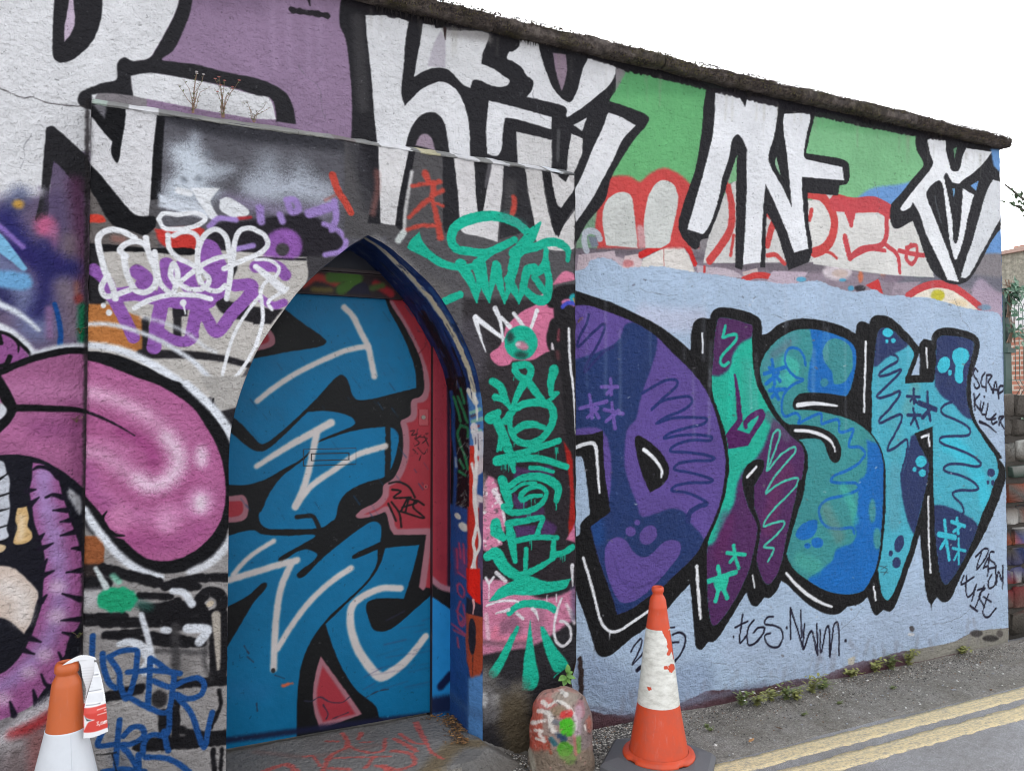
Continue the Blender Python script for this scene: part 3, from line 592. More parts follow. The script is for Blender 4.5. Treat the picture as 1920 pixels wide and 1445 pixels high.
    for x, y, rx, ry in ((540, 20, 43, 46), (490, 83, 15, 20), (552, 112, 27, 30)): W.ell(Z6, x, y, rx, ry, LCY)
    for x, y, rx, ry, ro in ((368, 675, 38, 70, 16), (298, 752, 17, 24, 15), (342, 825, 35, 45, 10), (1098, 110, 33, 34, 0), (1073, 187, 12, 17, 0), (1113, 190, 17, 24, 0)): W.ell(Z6, x, y, rx, ry, NV, rot=ro)
    zz = (42, 54, 98)
    W.line(Z5("340,500 390,520 400,560 320,610 240,670 230,695 300,690 430,640 400,690 300,790 215,880 230,895 330,870 420,835 410,880 320,1000 230,1100 240,1120 330,1080 430,1045 435,1090 380,1210 310,1340 310,1370 380,1340 480,1270 490,1310 470,1440")+Z6("395,60 380,150 385,180"), 21, zz, k=4.8)
    W.line(Z5("890,930 820,960 790,1000 810,1040 920,1090 1030,1150 1060,1200 1040,1230 900,1240 800,1250 780,1280 810,1310 950,1360 1080,1420")+Z6("1020,40 1000,60 850,40 760,45 720,75 740,100 850,130 950,180 995,235 960,250 850,250 795,270 800,300 850,350 875,400 865,460"), 18, zz, k=4.5)
    for t, w in (("545,815 548,945", 24), ("485,880 600,886", 22), ("515,925 548,880 570,935", 20), ("668,845 672,960 692,1095", 30), ("592,940 745,1000", 40), ("625,1070 700,985", 34), ("540,990 560,1080 588,1165", 24), ("490,1050 605,1050", 26), ("518,1130 555,1065", 24)): W.line(Z5(t), w, zz, k=4.8)
    for t, w in (("730,490 742,620", 26), ("685,600 810,625", 34), ("740,640 768,800", 26), ("700,712 735,650", 24), ("825,472 836,592", 22), ("785,500 885,535", 24), ("800,578 850,540", 20), ("838,635 842,835", 18), ("795,710 892,732", 18), ("810,802 838,730", 18)): W.line(Z6(t), w, LCY, k=4.25)
    W.set_clip(None)
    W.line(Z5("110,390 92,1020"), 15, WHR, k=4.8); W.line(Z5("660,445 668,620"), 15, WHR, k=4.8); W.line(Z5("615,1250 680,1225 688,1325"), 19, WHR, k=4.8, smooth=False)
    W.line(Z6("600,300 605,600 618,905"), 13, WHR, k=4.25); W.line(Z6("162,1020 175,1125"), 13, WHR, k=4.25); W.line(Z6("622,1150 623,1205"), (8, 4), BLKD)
    # tags in marker on the pale blue
    ink = (28, 24, 44)
    for t in ("372,1008 362,1100 350,1190 355,1225 400,1170", "318,1108 360,1085 410,1060", "458,1052 420,1100 405,1180 420,1240 470,1220 530,1140 535,1110 490,1110 455,1145", "600,1025 560,1030 540,1080 600,1090 660,1120 675,1180 640,1250 580,1250 540,1200 545,1160 580,1150", "732,1195 730,1080 730,960", "732,965 780,1110 825,1268", "808,978 815,1180", "835,1080 828,1270 885,1130 935,1315 925,1080", "950,1125 962,1295 1000,1110 1015,1095 1028,1328 1060,1080 1080,1065 1095,1150 1098,1315"): W.line(Z4(t), 14, ink, 1.5, k=4)
    for x, y, r_ in ((305, 1178, 8), (705, 1110, 9), (1145, 1205, 10)): W.ell(Z4, x, y, r_, r_*1.3, ink)
    for t, w in (("408,1305 440,1250 475,1215 480,1240 450,1320 415,1390 500,1300", 12), ("450,1430 470,1410 500,1395", 26), ("675,1142 705,1140", 11), ("690,1190 740,1175 775,1200 770,1270 740,1330 700,1375", 14), ("690,1242 735,1240", 13)): W.line(Z7(t), w, ink, 1.5, k=3.6)
    for t in ("1132,655 1110,630 1095,680 1130,740 1150,790 1120,810 1100,770", "1200,668 1170,720 1175,790 1205,800", "1215,690 1213,832", "1215,690 1262,692 1235,750 1282,845", "1275,850 1300,752 1330,892", "1288,820 1325,825", "1330,900 1340,790 1378,792 1370,830 1340,850", "1100,860 1112,1002", "1152,862 1110,930 1152,1000", "1165,930 1160,1012", "1192,940 1175,1040 1210,1045", "1232,950 1215,1080 1252,1088", "1300,1040 1260,1090 1275,1130 1312,1110", "1265,1090 1298,1080", "1330,1140 1335,1070 1372,1062 1345,1100 1376,1172"): W.line([(q[0]-3, q[1], q[2]) for q in Z5(t)], 16, ink, 1.4, k=4.8)
    W.ell(Z5, 1183, 885, 9, 11, ink); W.line(Z5("1140,1110 1210,1140 1290,1205"), (24, 10), ink, k=4.8)
    for t in ("980,780 1050,715 1080,720 1070,770 990,880 1025,740", "1042,870 1082,790 1075,932", "1048,862 1082,852", "1125,740 1100,740 1095,800 1130,830 1140,860 1092,872", "1110,920 1080,980 1090,1030 1130,1010 1142,920 1140,870", "1145,1000 1165,900 1190,970 1196,850 1195,1032", "890,930 868,1000 970,940", "912,930 905,1040 922,1100 955,1075 990,1000 952,1130", "1050,1010 980,1182", "1000,1045 1055,1030 1010,1090 1052,1182", "1082,1078 1040,1230 1070,1262 1142,1190", "1045,1098 1108,1140"): W.line([(q[0]-1, q[1], q[2]) for q in Z6(t)], 13, ink, 1.4, k=4.25)
    W.line(Z6("935,1170 990,1212"), 16, ink, k=4.25)
    W.line(Z4("130,1330 128,1400 60,1398"), 4, (120, 130, 150), 1.2, .8)
    for t in ("205,850 240,860 270,880 240,920", "220,880 265,850", "215,900 275,905"): W.line(Z6(t), 5, (50, 70, 80), 1.2, .8)

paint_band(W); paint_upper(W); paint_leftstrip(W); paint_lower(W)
W.line([(1088, 1235, 0), (1090, 1275, 0), (1086, 1320, 0)], 36, (58, 44, 42), 3, 1, 4)
_r = random.Random(12)
def hairline(S, x, y, n, st, a0, col, al):
    p = [(x, y, 0)]; a = a0
    for _ in range(n): a += _r.uniform(-.6, .6); a = a*.8+a0*.2; x += math.cos(a)*st; y += math.sin(a)*st; p.append((x, y, 0))
    S.line(p, (3.5, 2), col, 1, al, 1, smooth=False)
for x, y, n, a0 in ((1450, 590, 9, .3), (1660, 575, 10, 1.2), (1330, 1240, 12, .1), (1560, 1190, 9, -.3), (1790, 560, 8, 1.3), (1120, 1180, 10, 1.4), (1200, 540, 8, .2), (1750, 1170, 9, -.1), (560, 120, 14, 1.2), (1000, 170, 9, 1.4), (60, 250, 8, 1.5), (1640, 340, 7, 1.5), (1420, 1270, 8, .2)): hairline(W, x, y, n, 9, a0, (96, 96, 104), .6)
for _ in range(170):
    x, y = _r.uniform(1090, 1870), _r.uniform(500, 1320); W.line([(x, y, 0), (x+_r.uniform(-4, 4), y+_r.uniform(-2, 3), 0)], _r.uniform(4, 11), _r.choice(((96, 98, 112), (208, 212, 218), (120, 116, 120))), 1.5, _r.uniform(.3, .8), 2)
for _ in range(60):
    x = _r.uniform(1100, 1860); y = 1345-(x-1110)*.209-_r.uniform(0, 40); W.line([(x, y, 0), (x+_r.uniform(-6, 6), y+_r.uniform(6, 26), 0)], _r.uniform(8, 40), (124, 118, 126), 10, _r.uniform(.1, .3), 4)
for _ in range(26):
    x, y = _r.uniform(1080, 1860), _r.uniform(520, 700); W.line([(x, y, 0), (x+_r.uniform(-2, 2), y+_r.uniform(40, 200), 0)], _r.uniform(10, 34), (196, 206, 222), 10, _r.uniform(.1, .25))
W.weather(0.06)
# ------------------------------------------------------------------ door surround: painted front
xsB = atY(np.arange(150, 1090, STEP), np.full(len(np.arange(150, 1090, STEP)), 765.0), BOX_Y)[0][:, 0]
xsB = xsB[(xsB > BOX_X0+.002) & (xsB < BOX_X1-.002)]; xsB = np.concatenate([[BOX_X0], xsB, [BOX_X1]])
zsB = np.append(np.arange(-0.03, BOX_TOP-.002, 0.0034), BOX_TOP)
S = Surf(xsB, zsB, convY(BOX_Y), 21, (86, 84, 87))

def paint_box(S):
    GR, CRM = (92, 91, 98), (190, 185, 180)
    S.fill(A("600,700c 1260,780c 1230,1500c 600,1500c"), BLK)
    S.fill(A("670,860c 690,880 790,1010 840,1060c 835,1150 860,1210 880,1222 895,1190 910,1080 940,900 945,740c 1190,780c 1150,1100 1130,1440")+E("1115,185c 1020,180 950,120 850,0")+A("760,1320 660,1215c"), (214, 213, 216), 2)
    S.fill(A("690,780c 790,790 785,890c"), (112, 110, 116), 5)
    S.fill(A("1240,850c 2900,1000c 2900,2100c 1180,2100c 1220,1150"), GR, 2.5)
    S.fill(E("660,-40c 700,-20 780,160 850,250 1000,300 1090,330 1165,260 1170,190c 1200,500c 660,500c"), (104, 98, 96), 6)
    S.fill(E("690,-60c 850,0 950,110 1020,175 1165,190 1165,260 1080,325 1000,300 850,250 780,160 720,40"), BLK, 2.2)
    S.fill(A("660,1230c 760,1330 870,1450c 740,1500 670,1400"), BLK, 2.2)
    S.line(A("1250,860 1500,930 1800,1000")+B("200,1030 700,1090"), 110, (40, 40, 46), 18, .75); S.line(B("700,1060 760,1300 740,1440"), 150, (58, 58, 62), 26, .7)
    # smoky whites
    S.fill(A("1290,1120c 1400,1060 1470,1000 1530,1200 1760,1260 1650,1340 1560,1370 1660,1440 1560,1520 1230,1480 1340,1250"), (196, 206, 218), 26, .75)
    for x, y, rx, ry in ((1330, 1160, 60, 80), (1460, 1250, 110, 130), (1380, 1400, 130, 80)): S.ell(A, x, y, rx, ry, (214, 222, 232), 36, .6)
    for x, y in ((1380, 1352), (1490, 1340), (1560, 1150)): S.ell(A, x, y, 26, 24, (120, 126, 136), 9, .7)
    for x, y, rx, ry in ((90, 1260, 90, 110), (30, 1380, 130, 70), (380, 1390, 120, 80), (120, 1430, 160, 60), (330, 1300, 60, 90)): S.ell(B, x, y, rx, ry, (190, 200, 212), 44, .55)
    S.ell(B, 540, 1400, 60, 60, (150, 154, 164), 26, .5)
    S.line(F("0,-20 300,-20 520,40"), 160, (186, 192, 206), 36, .8); S.line(F("-200,60 200,140 500,150"), 90, (150, 138, 170), 26, .7)
    S.fill(E("1190,10c 1340,60 1480,80 1570,190 1330,150 1190,110c"), (206, 212, 222), 7)
    S.fill(E("1430,-30c 1650,-30c 1580,70 1640,205 1600,215 1520,120"), (226, 228, 232), 3); S.fill(E("1650,60c 1700,40 1870,150 1800,205 1650,130"), (222, 224, 228), 3); S.line(E("1340,-10 1420,10"), 50, (224, 226, 230), 4)
    # reds
    S.fill(E("664,165c 770,180 795,222 664,230c"), (206, 66, 52), 3); S.fill(E("1160,280c 1530,280 1500,420 1300,430 1200,380"), (198, 58, 52), 5); S.line(E("860,350 920,360"), 50, (160, 110, 100), 10, .7)
    S.line(E("1790,200 1880,190"), 26, (170, 50, 60), 4); S.line(E("1790,370 1900,380"), 30, (150, 60, 70), 8, .8)
    # dark zone behind the lilac letters
    S.fill(E("1540,330c 1640,230 1800,220 1920,200")+F("150,180 400,160 520,240 640,330 670,400 560,480 380,500 200,480 0,470c")+E("1700,460c"), (38, 35, 42), 9)
    S.fill(F("380,480c 700,470c 780,380c 860,330c 700,480 380,660c"), (62, 60, 64), 5)
    # grey block-letter ground
    S.fill(E("660,390c 1100,420 1450,430 1920,455")+F("380,490c 385,660 200,900 -120,1400c")+E("1300,1700c 660,1300c"), CRM, 3)
    S.fill(E("660,385c 800,390 1100,420 1460,432 1460,466 1100,452 780,450 700,470 660,470c"), BLK, 2.5)
    S.fill(F("-60,480c 380,496c 380,515c -60,500c"), (40, 38, 42), 2.5)
    S.fill(E("650,400c 760,460 800,600 790,830 680,850 650,700"), (34, 32, 36), 5)
    S.fill(E("655,840c 850,850 1000,920 1085,950 1085,1195 900,1170 655,1125c"), (184, 118, 64), 4); S.line(E("1000,960 1050,1150"), 60, (150, 100, 60), 14, .6)
    for t, w in (("1090,960 1095,1200", 50), ("1330,930 1330,1080", 56), ("1740,560 1640,780", 80), ("1060,1215 1400,1220 1650,1245 1860,1295", (70, 44))): S.line(E(t), w, (36, 34, 38), 4)
    S.fill(E("1280,790c 1410,790c 1405,930c 1300,940c"), (34, 32, 38), 3); S.fill(E("1600,760c 1760,830 1920,860")+F("60,870 150,900c 60,980 0,985c")+E("1740,940 1640,880"), (36, 34, 38), 4)
    S.fill(F("-20,870c 200,880c 110,990c -20,990c"), (34, 32, 36), 4)
    # purple tag
    PT = (146, 92, 172); LIL = (160, 134, 198)
    for t, w in (("700,580 790,660 860,810 960,1000 1000,1090", 90), ("1030,600 1090,650 1060,730", 110), ("1250,540 1260,640 1220,800 1180,1000 1155,1165", 100), ("850,780 1000,760 1200,800 1420,830 1560,820", 110), ("1160,1020 1300,1110 1400,1120 1450,1080", 80), ("1430,1100 1455,980 1480,850", 90), ("1500,860 1560,960 1620,1050 1750,900 1870,770 1890,700 1760,700", 90), ("1560,440 1620,580 1640,700 1560,760", 170), ("1380,560 1420,700", 120)): S.line(E(t), w, PT, 2.2)
    S.fill(F("60,480c 100,320 200,270 300,300 345,380 330,470 280,500c"), PT, 8); S.ell(F, 200, 430, 50, 50, (70, 66, 70), 5)
    S.line(F("0,560 160,560 220,620"), 90, PT, 3); S.line(F("10,780 130,850 210,830"), 60, PT, 3)
    for t, w in (("1570,260 1640,200 1770,210", 40), ("1760,430 1900,400", 40)): S.line(E(t), w, LIL, 4)
    for t, w in (("230,60 290,60 320,130 270,150 240,90", 50), ("590,70 600,200 570,280", 50), ("400,160 470,140 560,110", 70), ("510,240 620,290 675,370 640,440 520,470", 40), ("30,120 40,220", 60), ("180,170 200,220", 50)): S.line(F(t), w, LIL, 5)
    # white arcs of spray
    HZ = (216, 220, 228)
    S.line(E("655,990 800,990 950,1020 1150,1090 1300,1170 1450,1270 1550,1370 1640,1460"), (30, 40), HZ, 6, .95); S.line(E("1060,940 1200,970 1330,1020 1450,1090 1550,1170 1620,1200"), 26, HZ, 7, .7)
    S.line(E("640,1145 800,1160 950,1200 1100,1270 1250,1360 1380,1450")+I("1480,80 1600,200 1700,330 1760,450"), (50, 66, 54), (222, 226, 234), 7)
    # white handstyle
    for t, w in (("1010,345 900,290 800,290 740,340 750,450 790,600 840,700 865,800", 44), ("810,620 760,720 790,780 870,770 970,735", 40), ("945,480 900,440 930,400 1020,370 1090,400 1130,500 1170,600 1165,690 1100,750 1020,740 970,660 940,560 930,480", 44), ("1095,345 1105,420", 44), ("1160,450 1190,660 1240,730 1290,760 1320,700 1330,600 1300,540 1280,620 1315,690", 40), ("1260,320 1270,420 1330,490 1430,540 1520,600 1570,660 1530,720 1430,730 1345,690", 38), ("1340,685 1420,620 1520,545 1650,490 1740,480", 36), ("1480,560 1490,420 1540,320 1620,280 1690,330 1720,450 1730,600 1700,800", 40), ("1300,330 1370,300 1450,310 1490,360 1480,430", 36), ("1750,520 1760,380 1800,290 1880,270 1930,290 1990,330 2010,390 1960,450 1850,500 1680,575", 38), ("1490,560 1500,660 1560,730 1640,740 1690,700", 38), ("1010,870 1100,820 1250,775 1400,770 1500,780 1580,802", 38), ("1190,205 1230,270 1330,280 1480,250 1540,200 1480,160 1330,170 1220,165 1190,205", 34), ("1940,790 1840,920 1750,1080 1690,1280 1670,1400 1700,1430 1760,1390 1840,1290 1930,1130", 25)): S.line(E(t), w, (232, 233, 237), 2)
    for x, y, r_ in ((775, 850, 20), (818, 905, 24), (1375, 832, 25)): S.ell(E, x, y, r_, r_, (232, 233, 237))
    S.line(E("1375,840 1390,912"), 13, (232, 233, 237))
    for t, w in (("0,505 100,510 170,560 160,620 60,690 25,800", 26), ("40,790 50,960 0,1150", 28), ("0,560 100,640 200,730", (40, 70)), ("240,720 90,830 120,880", 26)): S.line(F(t), w, (230, 231, 236), 2.5)
    # tongue
    S.fill(E("600,1190c 800,1205 950,1245 1100,1310 1250,1390")+I("1370,0 1500,110 1620,260 1700,380 1742,500 1742,800 1730,1050 1680,1200 1560,1330 1400,1400 1200,1420 1050,1380 900,1290 780,1190 660,1040 560,900c"), BLK, 2.2)
    ton = E("600,1250c 760,1288 900,1340 1050,1400")+I("1170,0 1300,70 1440,170 1540,310 1620,450 1670,600 1690,750 1690,870 1660,1010 1590,1130 1460,1250 1330,1310 1230,1325 1120,1310 1030,1260 930,1165c 840,1130 800,1060 780,1000c 700,900 560,760c")
    S.fill(ton, (170, 92, 140), 2.5); S.set_clip(ton)
    S.line(I("600,-100 900,-40 1200,120 1400,300 1540,560 1580,850 1480,1080 1250,1240"), 130, (186, 112, 158), 34, .6)
    S.line(I("600,50 850,110 1050,210 1200,320 1300,440 1340,560 1310,660 1230,740 1120,760 1000,690 860,590 740,520 600,510"), 120, (214, 162, 194), 30, .8)
    S.line(I("1250,400 1330,520 1330,620 1250,720 1120,760 1040,720"), 76, (236, 214, 230), 28, .8); S.line(I("700,60 900,130 1100,230"), 60, (232, 184, 214), 16, .6)
    S.line(I("640,420 800,440 950,500"), 60, (206, 132, 178), 18, .6); S.line(I("660,700 850,900 1100,1000 1400,950"), 120, (206, 136, 182), 32, .6); S.line(I("640,640 700,820 780,900"), 110, (160, 84, 140), 26, .7)
    S.line(I("900,350 1050,420 1140,520 1150,580"), 70, (158, 72, 128), 14, .9); S.line(I("640,205 760,250 900,320 1010,385"), (26, 20, 8), (24, 18, 30), 2)
    for x, y, rx, ry, c in ((1510, 545, 46, 80, (240, 222, 236)), (1505, 890, 60, 74, (240, 222, 236)), (1500, 880, 110, 110, (214, 150, 192)), (1245, 1030, 50, 62, (238, 210, 230)), (1260, 1010, 110, 120, (210, 140, 184)), (900, 1010, 90, 90, (210, 136, 180)), (1505, 890, 40, 60, (246, 236, 244))): S.ell(I, x, y, rx, ry, c, 18, .75)
    S.line(I("1000,1180 1300,1200 1500,1080"), 90, (158, 76, 132), 28, .6)
    S.set_clip(None)
    S.line(I("765,1030 775,990 800,955"), (26, 10), BLK); S.line(I("790,1040 820,1100 870,1130 930,1135"), (14, 34, 12), BLK)
    # lower left panel
    S.fill(I("560,900c 660,1040 780,1190 900,1290 1050,1380 1200,1420 1400,1400 1560,1330 1680,1200 1730,1050 1900,1000c 1900,3000c 560,3000c"), (152, 148, 147), 4)
    S.fill(I("1500,-60c 1850,-60c 1780,200 1745,430c 1650,220"), (172, 168, 164), 5); S.fill(I("1640,210c 1780,170c 1745,430c 1690,320"), (40, 38, 42), 4); S.line(I("1590,160 1600,110"), 14, BLK)
    S.line(I("1400,0 1500,90 1620,210 1710,330 1760,440"), 58, (222, 226, 234), 6)
    S.fill(I("600,1140c 760,1150 775,1340 700,1500 600,1500c"), (150, 88, 52), 3); S.line(I("640,1020 720,1100"), 70, (54, 52, 56), 8)
    S.line(I("630,940 700,1050 800,1180 900,1290 1050,1395 1200,1450"), 56, (220, 224, 232), 6); S.line(I("1430,1410 1600,1320 1740,1150"), 60, (214, 216, 222), 7)
    bk = [("0,190 60,180 180,190", 60), ("150,90 300,130 520,185", 60), ("0,430 150,430 280,420", 70), ("160,450 390,450", 60), ("180,530 410,515", 40), ("170,535 400,560 600,590 820,590", 44), ("470,535 640,550 800,590", 40), ("400,270 600,280", 40), ("480,370 660,305", 40), ("470,400 780,350", 90), ("480,450 700,445 840,455", 60), ("570,210 750,160 1000,150", 50), ("640,210 780,210", 50), ("800,300 870,245 945,280 935,370 850,410 800,340", 62), ("880,400 900,600 900,830", 56), ("960,390 965,700 940,850", 44), ("170,950 260,930 400,890", 60), ("650,860 840,850 1000,840", 50), ("400,1270 700,1250 970,1225", 74), ("560,1060 570,1260", 60), ("640,980 640,1250", 46), ("930,900 940,1000 880,1150", 22), ("890,1300 900,1460", 26), ("950,1290 940,1460", 20), ("650,1160 800,1200 960,1190", 40)]
    S.fill(L7("390,330c 780,300c 860,420 840,480 640,500 420,440c"), (26, 25, 29), 5, .9); S.fill(L7("0,60c 180,80 200,210 0,240c"), (34, 32, 36), 6, .9); S.line(L7("700,700 690,820"), 120, (120, 116, 115), 20, .7); S.line(L7("250,1000 450,1100"), 160, (176, 172, 170), 24, .6)
    for t, w in bk: S.line(L7(t), w*1.2, (20, 19, 23), 3.5, .97, 2, k=3.57)
    S.line(L7("640,480 640,800"), 56, (62, 60, 62), 8, .85, k=3.57); S.line(L7("520,640 840,650"), 34, (70, 68, 70), 9, .8, k=3.57); S.ell(L7, 530, 960, 55, 60, (44, 42, 44), 6); S.line(L7("240,1330 300,1445"), 90, (110, 112, 120), 14, .8, k=3.57)
    S.line(L7("0,300 120,290"), 120, (186, 184, 188), 18, .8); S.line(L7("870,480 830,700 880,830"), 30, (60, 58, 60), 10, .7)
    for t, w in (("410,400 440,500 475,640", 36), ("265,595 320,580 390,600 470,700 440,770", (40, 80)), ("560,500 590,505", 44), ("720,490 850,500 800,580", 60), ("620,240 690,250 750,330", (40, 50))): S.line(L7(t), w, (216, 220, 228), 4, .95, k=3.57)
    S.line(L7("910,400 920,600 925,760"), (56, 20), (170, 162, 152), 4, 1, k=3.57); S.ell(L7, 870, 325, 28, 18, (190, 176, 156), 2, rot=-30)
    S.ell(L7, 250, 300, 135, 86, (28, 158, 112), 5, 1, rag=3); S.line(L7("400,330 460,350"), 60, (40, 90, 80), 12, .7); S.line(L7("105,90 175,215"), (26, 40), (196, 204, 206), 4, k=3.57); S.line(L7("220,140 260,180"), 40, (120, 196, 170), 6, .8)
    bl = (28, 78, 142)
    for t in ("85,540 80,690", "150,660 160,760 200,860 240,890", "195,680 280,640 380,640 380,700 360,840 310,960 270,870 260,780 200,690", "320,780 480,770 670,790", "470,690 465,820 455,1000", "475,690 520,720 600,780 640,790", "300,930 440,1010 580,1050 620,900 630,800", "490,840 600,880 700,840 790,820 830,860 810,930 720,960 640,930 740,1050 830,1285 860,1150 885,1050", "600,1040 580,1200 480,1200 430,1250 420,1330", "265,1100 250,1250 240,1400", "290,1210 350,1150 410,1150 430,1200 350,1260 280,1270 330,1330 390,1425 390,1330", "560,1180 590,1310", "440,1350 580,1360 680,1410 730,1450", "170,1150 120,1270 250,1260", "150,1450 280,1430 430,1445"): S.line(L7(t), 36, bl, 2.2, k=3.57)
    S.line(L7("110,1335 180,1330 240,1320"), 8, (20, 20, 22)); S.line(L7("215,1330 245,1445"), 8, (20, 20, 22))
    S.line(L7("30,1390 20,1460"), 80, (130, 124, 124), 16, .8)

def paint_box_right(S):
    # letter feet below the ledge
    S.fill(B4("-60,80c 1900,420c 1900,620c 1840,620 1250,700 760,860 500,860 150,900 -60,900c"), (84, 82, 84), 6)
    S.fill(B4("60,90c 215,120c 230,500 235,790c 130,775c 160,560 60,420"), (34, 33, 38), 3); S.line(B4("20,160 90,400 150,640"), 110, (58, 57, 62), 20, .8)
    S.fill(B4("215,110c 475,150c 420,400 380,600 355,797c 235,777c 225,500"), (216, 214, 215)); S.fill(B4("470,150c 520,170c 490,350 450,500 420,700 415,860c 355,797c 380,600 430,350"), (32, 31, 36))
    S.line(B4("490,360 455,560 432,720 430,850"), 26, (196, 194, 194), 5); S.line(B4("420,860 380,920"), 50, (200, 206, 204), 5)
    S.line(B4("200,360 205,500 170,700"), 40, (150, 96, 90), 9, .6)
    S.fill(B4("740,180c 835,200c 860,500 880,740 800,830 760,860 745,500"), (38, 37, 41), 3)
    S.fill(B4("830,200c 1000,230c 1015,500 1030,690 1055,745c 1075,660 1105,500 1145,270c 1245,290c 1235,500 1210,700 1190,932c 1050,890 900,850 880,740 865,500"), (213, 210, 211))
    S.fill(B4("1000,230c 1140,260c 1105,500 1075,660 1050,740c 1025,650 1012,480"), (36, 35, 39)); S.fill(B4("1115,280c 1140,290 1105,500c 1090,480"), (86, 84, 88), 4)
    S.fill(B4("1245,290c 1425,320c 1450,600 1500,790 1400,850 1205,910c 1230,600"), (46, 45, 49), 3); S.line(B4("1300,460 1290,700"), 90, (72, 70, 72), 14, .8)
    S.fill(B4("1420,320c 1550,335c 1580,550 1620,750 1665,885c 1760,760 1860,620c 1860,960c 1780,1000 1530,960 1490,760 1455,580"), (212, 209, 208))
    S.fill(B4("1552,335c 1860,400c 1860,600c 1760,740 1690,895c 1655,850 1610,650"), (34, 33, 37)); S.fill(B4("1625,360c 1700,390 1750,440c 1790,360c 1860,380c 1860,450c 1710,655c 1680,620 1650,500"), (214, 211, 211)); S.fill(B4("1690,390c 1780,385c 1745,440c"), (38, 37, 40))
    RD = (196, 74, 62)
    for t, w in (("600,370 640,450 720,440", (60, 40)), ("490,475 640,450", 30), ("665,470 655,560 560,640 470,730", (50, 34)), ("680,540 745,510", 36), ("660,600 690,720 725,890", (36, 60)), ("455,830 560,800 690,800", 30), ("1325,570 1330,640 1310,700", 46), ("690,620 745,640", 24)): S.line(B4(t), w, RD, 5, .92, 2, k=4.36)
    S.line(B("575,1315 620,1440")+F("660,60 712,155"), (56, 50), RD, 2.5); S.line(F("520,60 640,0"), 20, (160, 70, 60), 6, .5)
    S.line(F("900,350 1080,480 1200,600"), 60, (140, 138, 136), 14, .6); S.line(F("1200,640 1400,760"), 120, (112, 108, 106), 24, .6)
    # right column ground
    S.fill(B1("-60,0c 1100,0c 1100,1800c -60,1800c"), (50, 46, 49), 12); S.fill(B2("-60,0c 1100,0c 1100,1600c -60,1600c"), (42, 36, 41), 14)
    S.line(B1("0,300 60,500 40,700"), 160, (84, 80, 88), 30, .7)
    S.fill(B1("640,60c 780,-40c 850,200 790,260 790,460 820,500 740,520 640,580 560,600 420,600 380,640 270,640 200,540 300,450 360,260 400,220 500,130"), (212, 118, 152), 3.5)
    S.fill(B4("1630,1290c 1740,1170 1840,1200c 1840,1230 1700,1270c"), (214, 124, 154), 4); S.fill(B4("1520,1390c 1590,1330c 1600,1400c"), (220, 150, 170), 3); S.fill(B4("1690,1390c 1840,1370c 1840,1500c 1680,1440"), (214, 124, 170), 4)
    for t, w in (("800,20 900,-60 1040,-70", 130), ("860,60 870,200 960,160 1040,120", 90), ("830,250 800,400 860,560 930,700 960,1000 1000,1440", 120), ("960,140 930,300 980,700", 160)): S.line(B1(t), w, (33, 31, 34), 5, k=5.16)
    S.ell(B1, 1010, -10, 40, 40, (40, 170, 180), 5); S.line(B1("900,80 950,42 1040,48"), 36, (70, 82, 196), 4, k=5.16); S.line(B1("1015,0 1030,30"), 20, (210, 160, 90), 5, k=5.16)
    S.line(B1("865,300 860,400"), (20, 30), (150, 70, 84), 6, .8, k=5.16); S.line(B1("850,520 860,570"), 40, (110, 60, 64), 9, .7, k=5.16); S.fill(B1("790,430c 800,420c 825,500c 790,495c"), (226, 216, 222))
    wt = (232, 232, 236)
    for t, w in (("55,185 80,280 160,515", (54, 40, 8)), ("60,180 200,290 330,385", (54, 34)), ("250,95 300,220 325,410", (56, 34, 20)), ("310,180 390,270", (30, 46)), ("430,142 525,268", 36), ("655,115 595,285", (40, 30)), ("960,290 975,600 1000,850 1020,1060 1030,1300", (28, 24, 14))): S.line(B1(t), w, wt, 2.5, k=5.16)
    S.ell(B1, 500, 425, 160, 165, TEAL, 3); S.ell(B1, 510, 455, 64, 42, (190, 130, 150), 7, rot=25); S.ell(B1, 395, 370, 36, 54, (40, 60, 58), 10, .9); S.ell(B1, 500, 545, 64, 36, (34, 70, 64), 12, .9); S.ell(B1, 470, 440, 24, 16, (226, 214, 220), 6, .8)
    def tl(T, items, k):
        for t, w in items: S.line(T(t), np.asarray(w)*1.12, TEAL, 2, 1, 1.2, k=k)
    tl(B4, (("1330,915 1200,985 1080,1020 960,1010 860,990 815,930 830,830 920,765 1060,725 1200,725 1350,780 1440,860", (50, 60, 76, 60)), ("1545,770 1490,845 1430,920 1370,970", (14, 90, 60)), ("1050,1085 1150,1005 1330,915", (60, 44)), ("1330,1030 1400,990 1500,975 1600,935 1700,945 1770,1000 1765,1085", (90, 60, 60, 30)), ("890,1120 970,1250 1020,1425", (90, 70, 14)), ("1020,1410 1040,1250 1030,1120", (14, 50, 90)), ("1050,1120 1080,1280 1125,1425", (90, 70, 14)), ("1122,1415 1150,1250 1180,1125", (14, 50, 70)), ("1180,1140 1210,1280 1247,1435", (70, 60, 14)), ("1247,1425 1290,1280 1320,1130 1345,1010", (14, 60, 80, 80)), ("1280,1240 1330,1330 1367,1435", (70, 60, 14)), ("1367,1425 1400,1300 1440,1160 1490,1150", (14, 60, 70, 70)), ("1440,1160 1510,1180 1570,1130 1590,1000", (50, 60, 60, 40)), ("1590,1100 1615,1290 1580,1405 1500,1400 1410,1320", (50, 60, 70, 50)), ("1490,1220 1580,1340", 50), ("765,1415 885,1362", (56, 52))), 4.36)
    S.fill(B4("550,850c 580,930 640,1000 740,1070 850,1110 960,1110 1060,1080 1010,1150 850,1165 700,1125 600,1060 500,1010 455,980 480,920"), TEAL, 2.2); S.line(B4("1250,720 1400,800"), 60, (70, 150, 138), 14, .6)
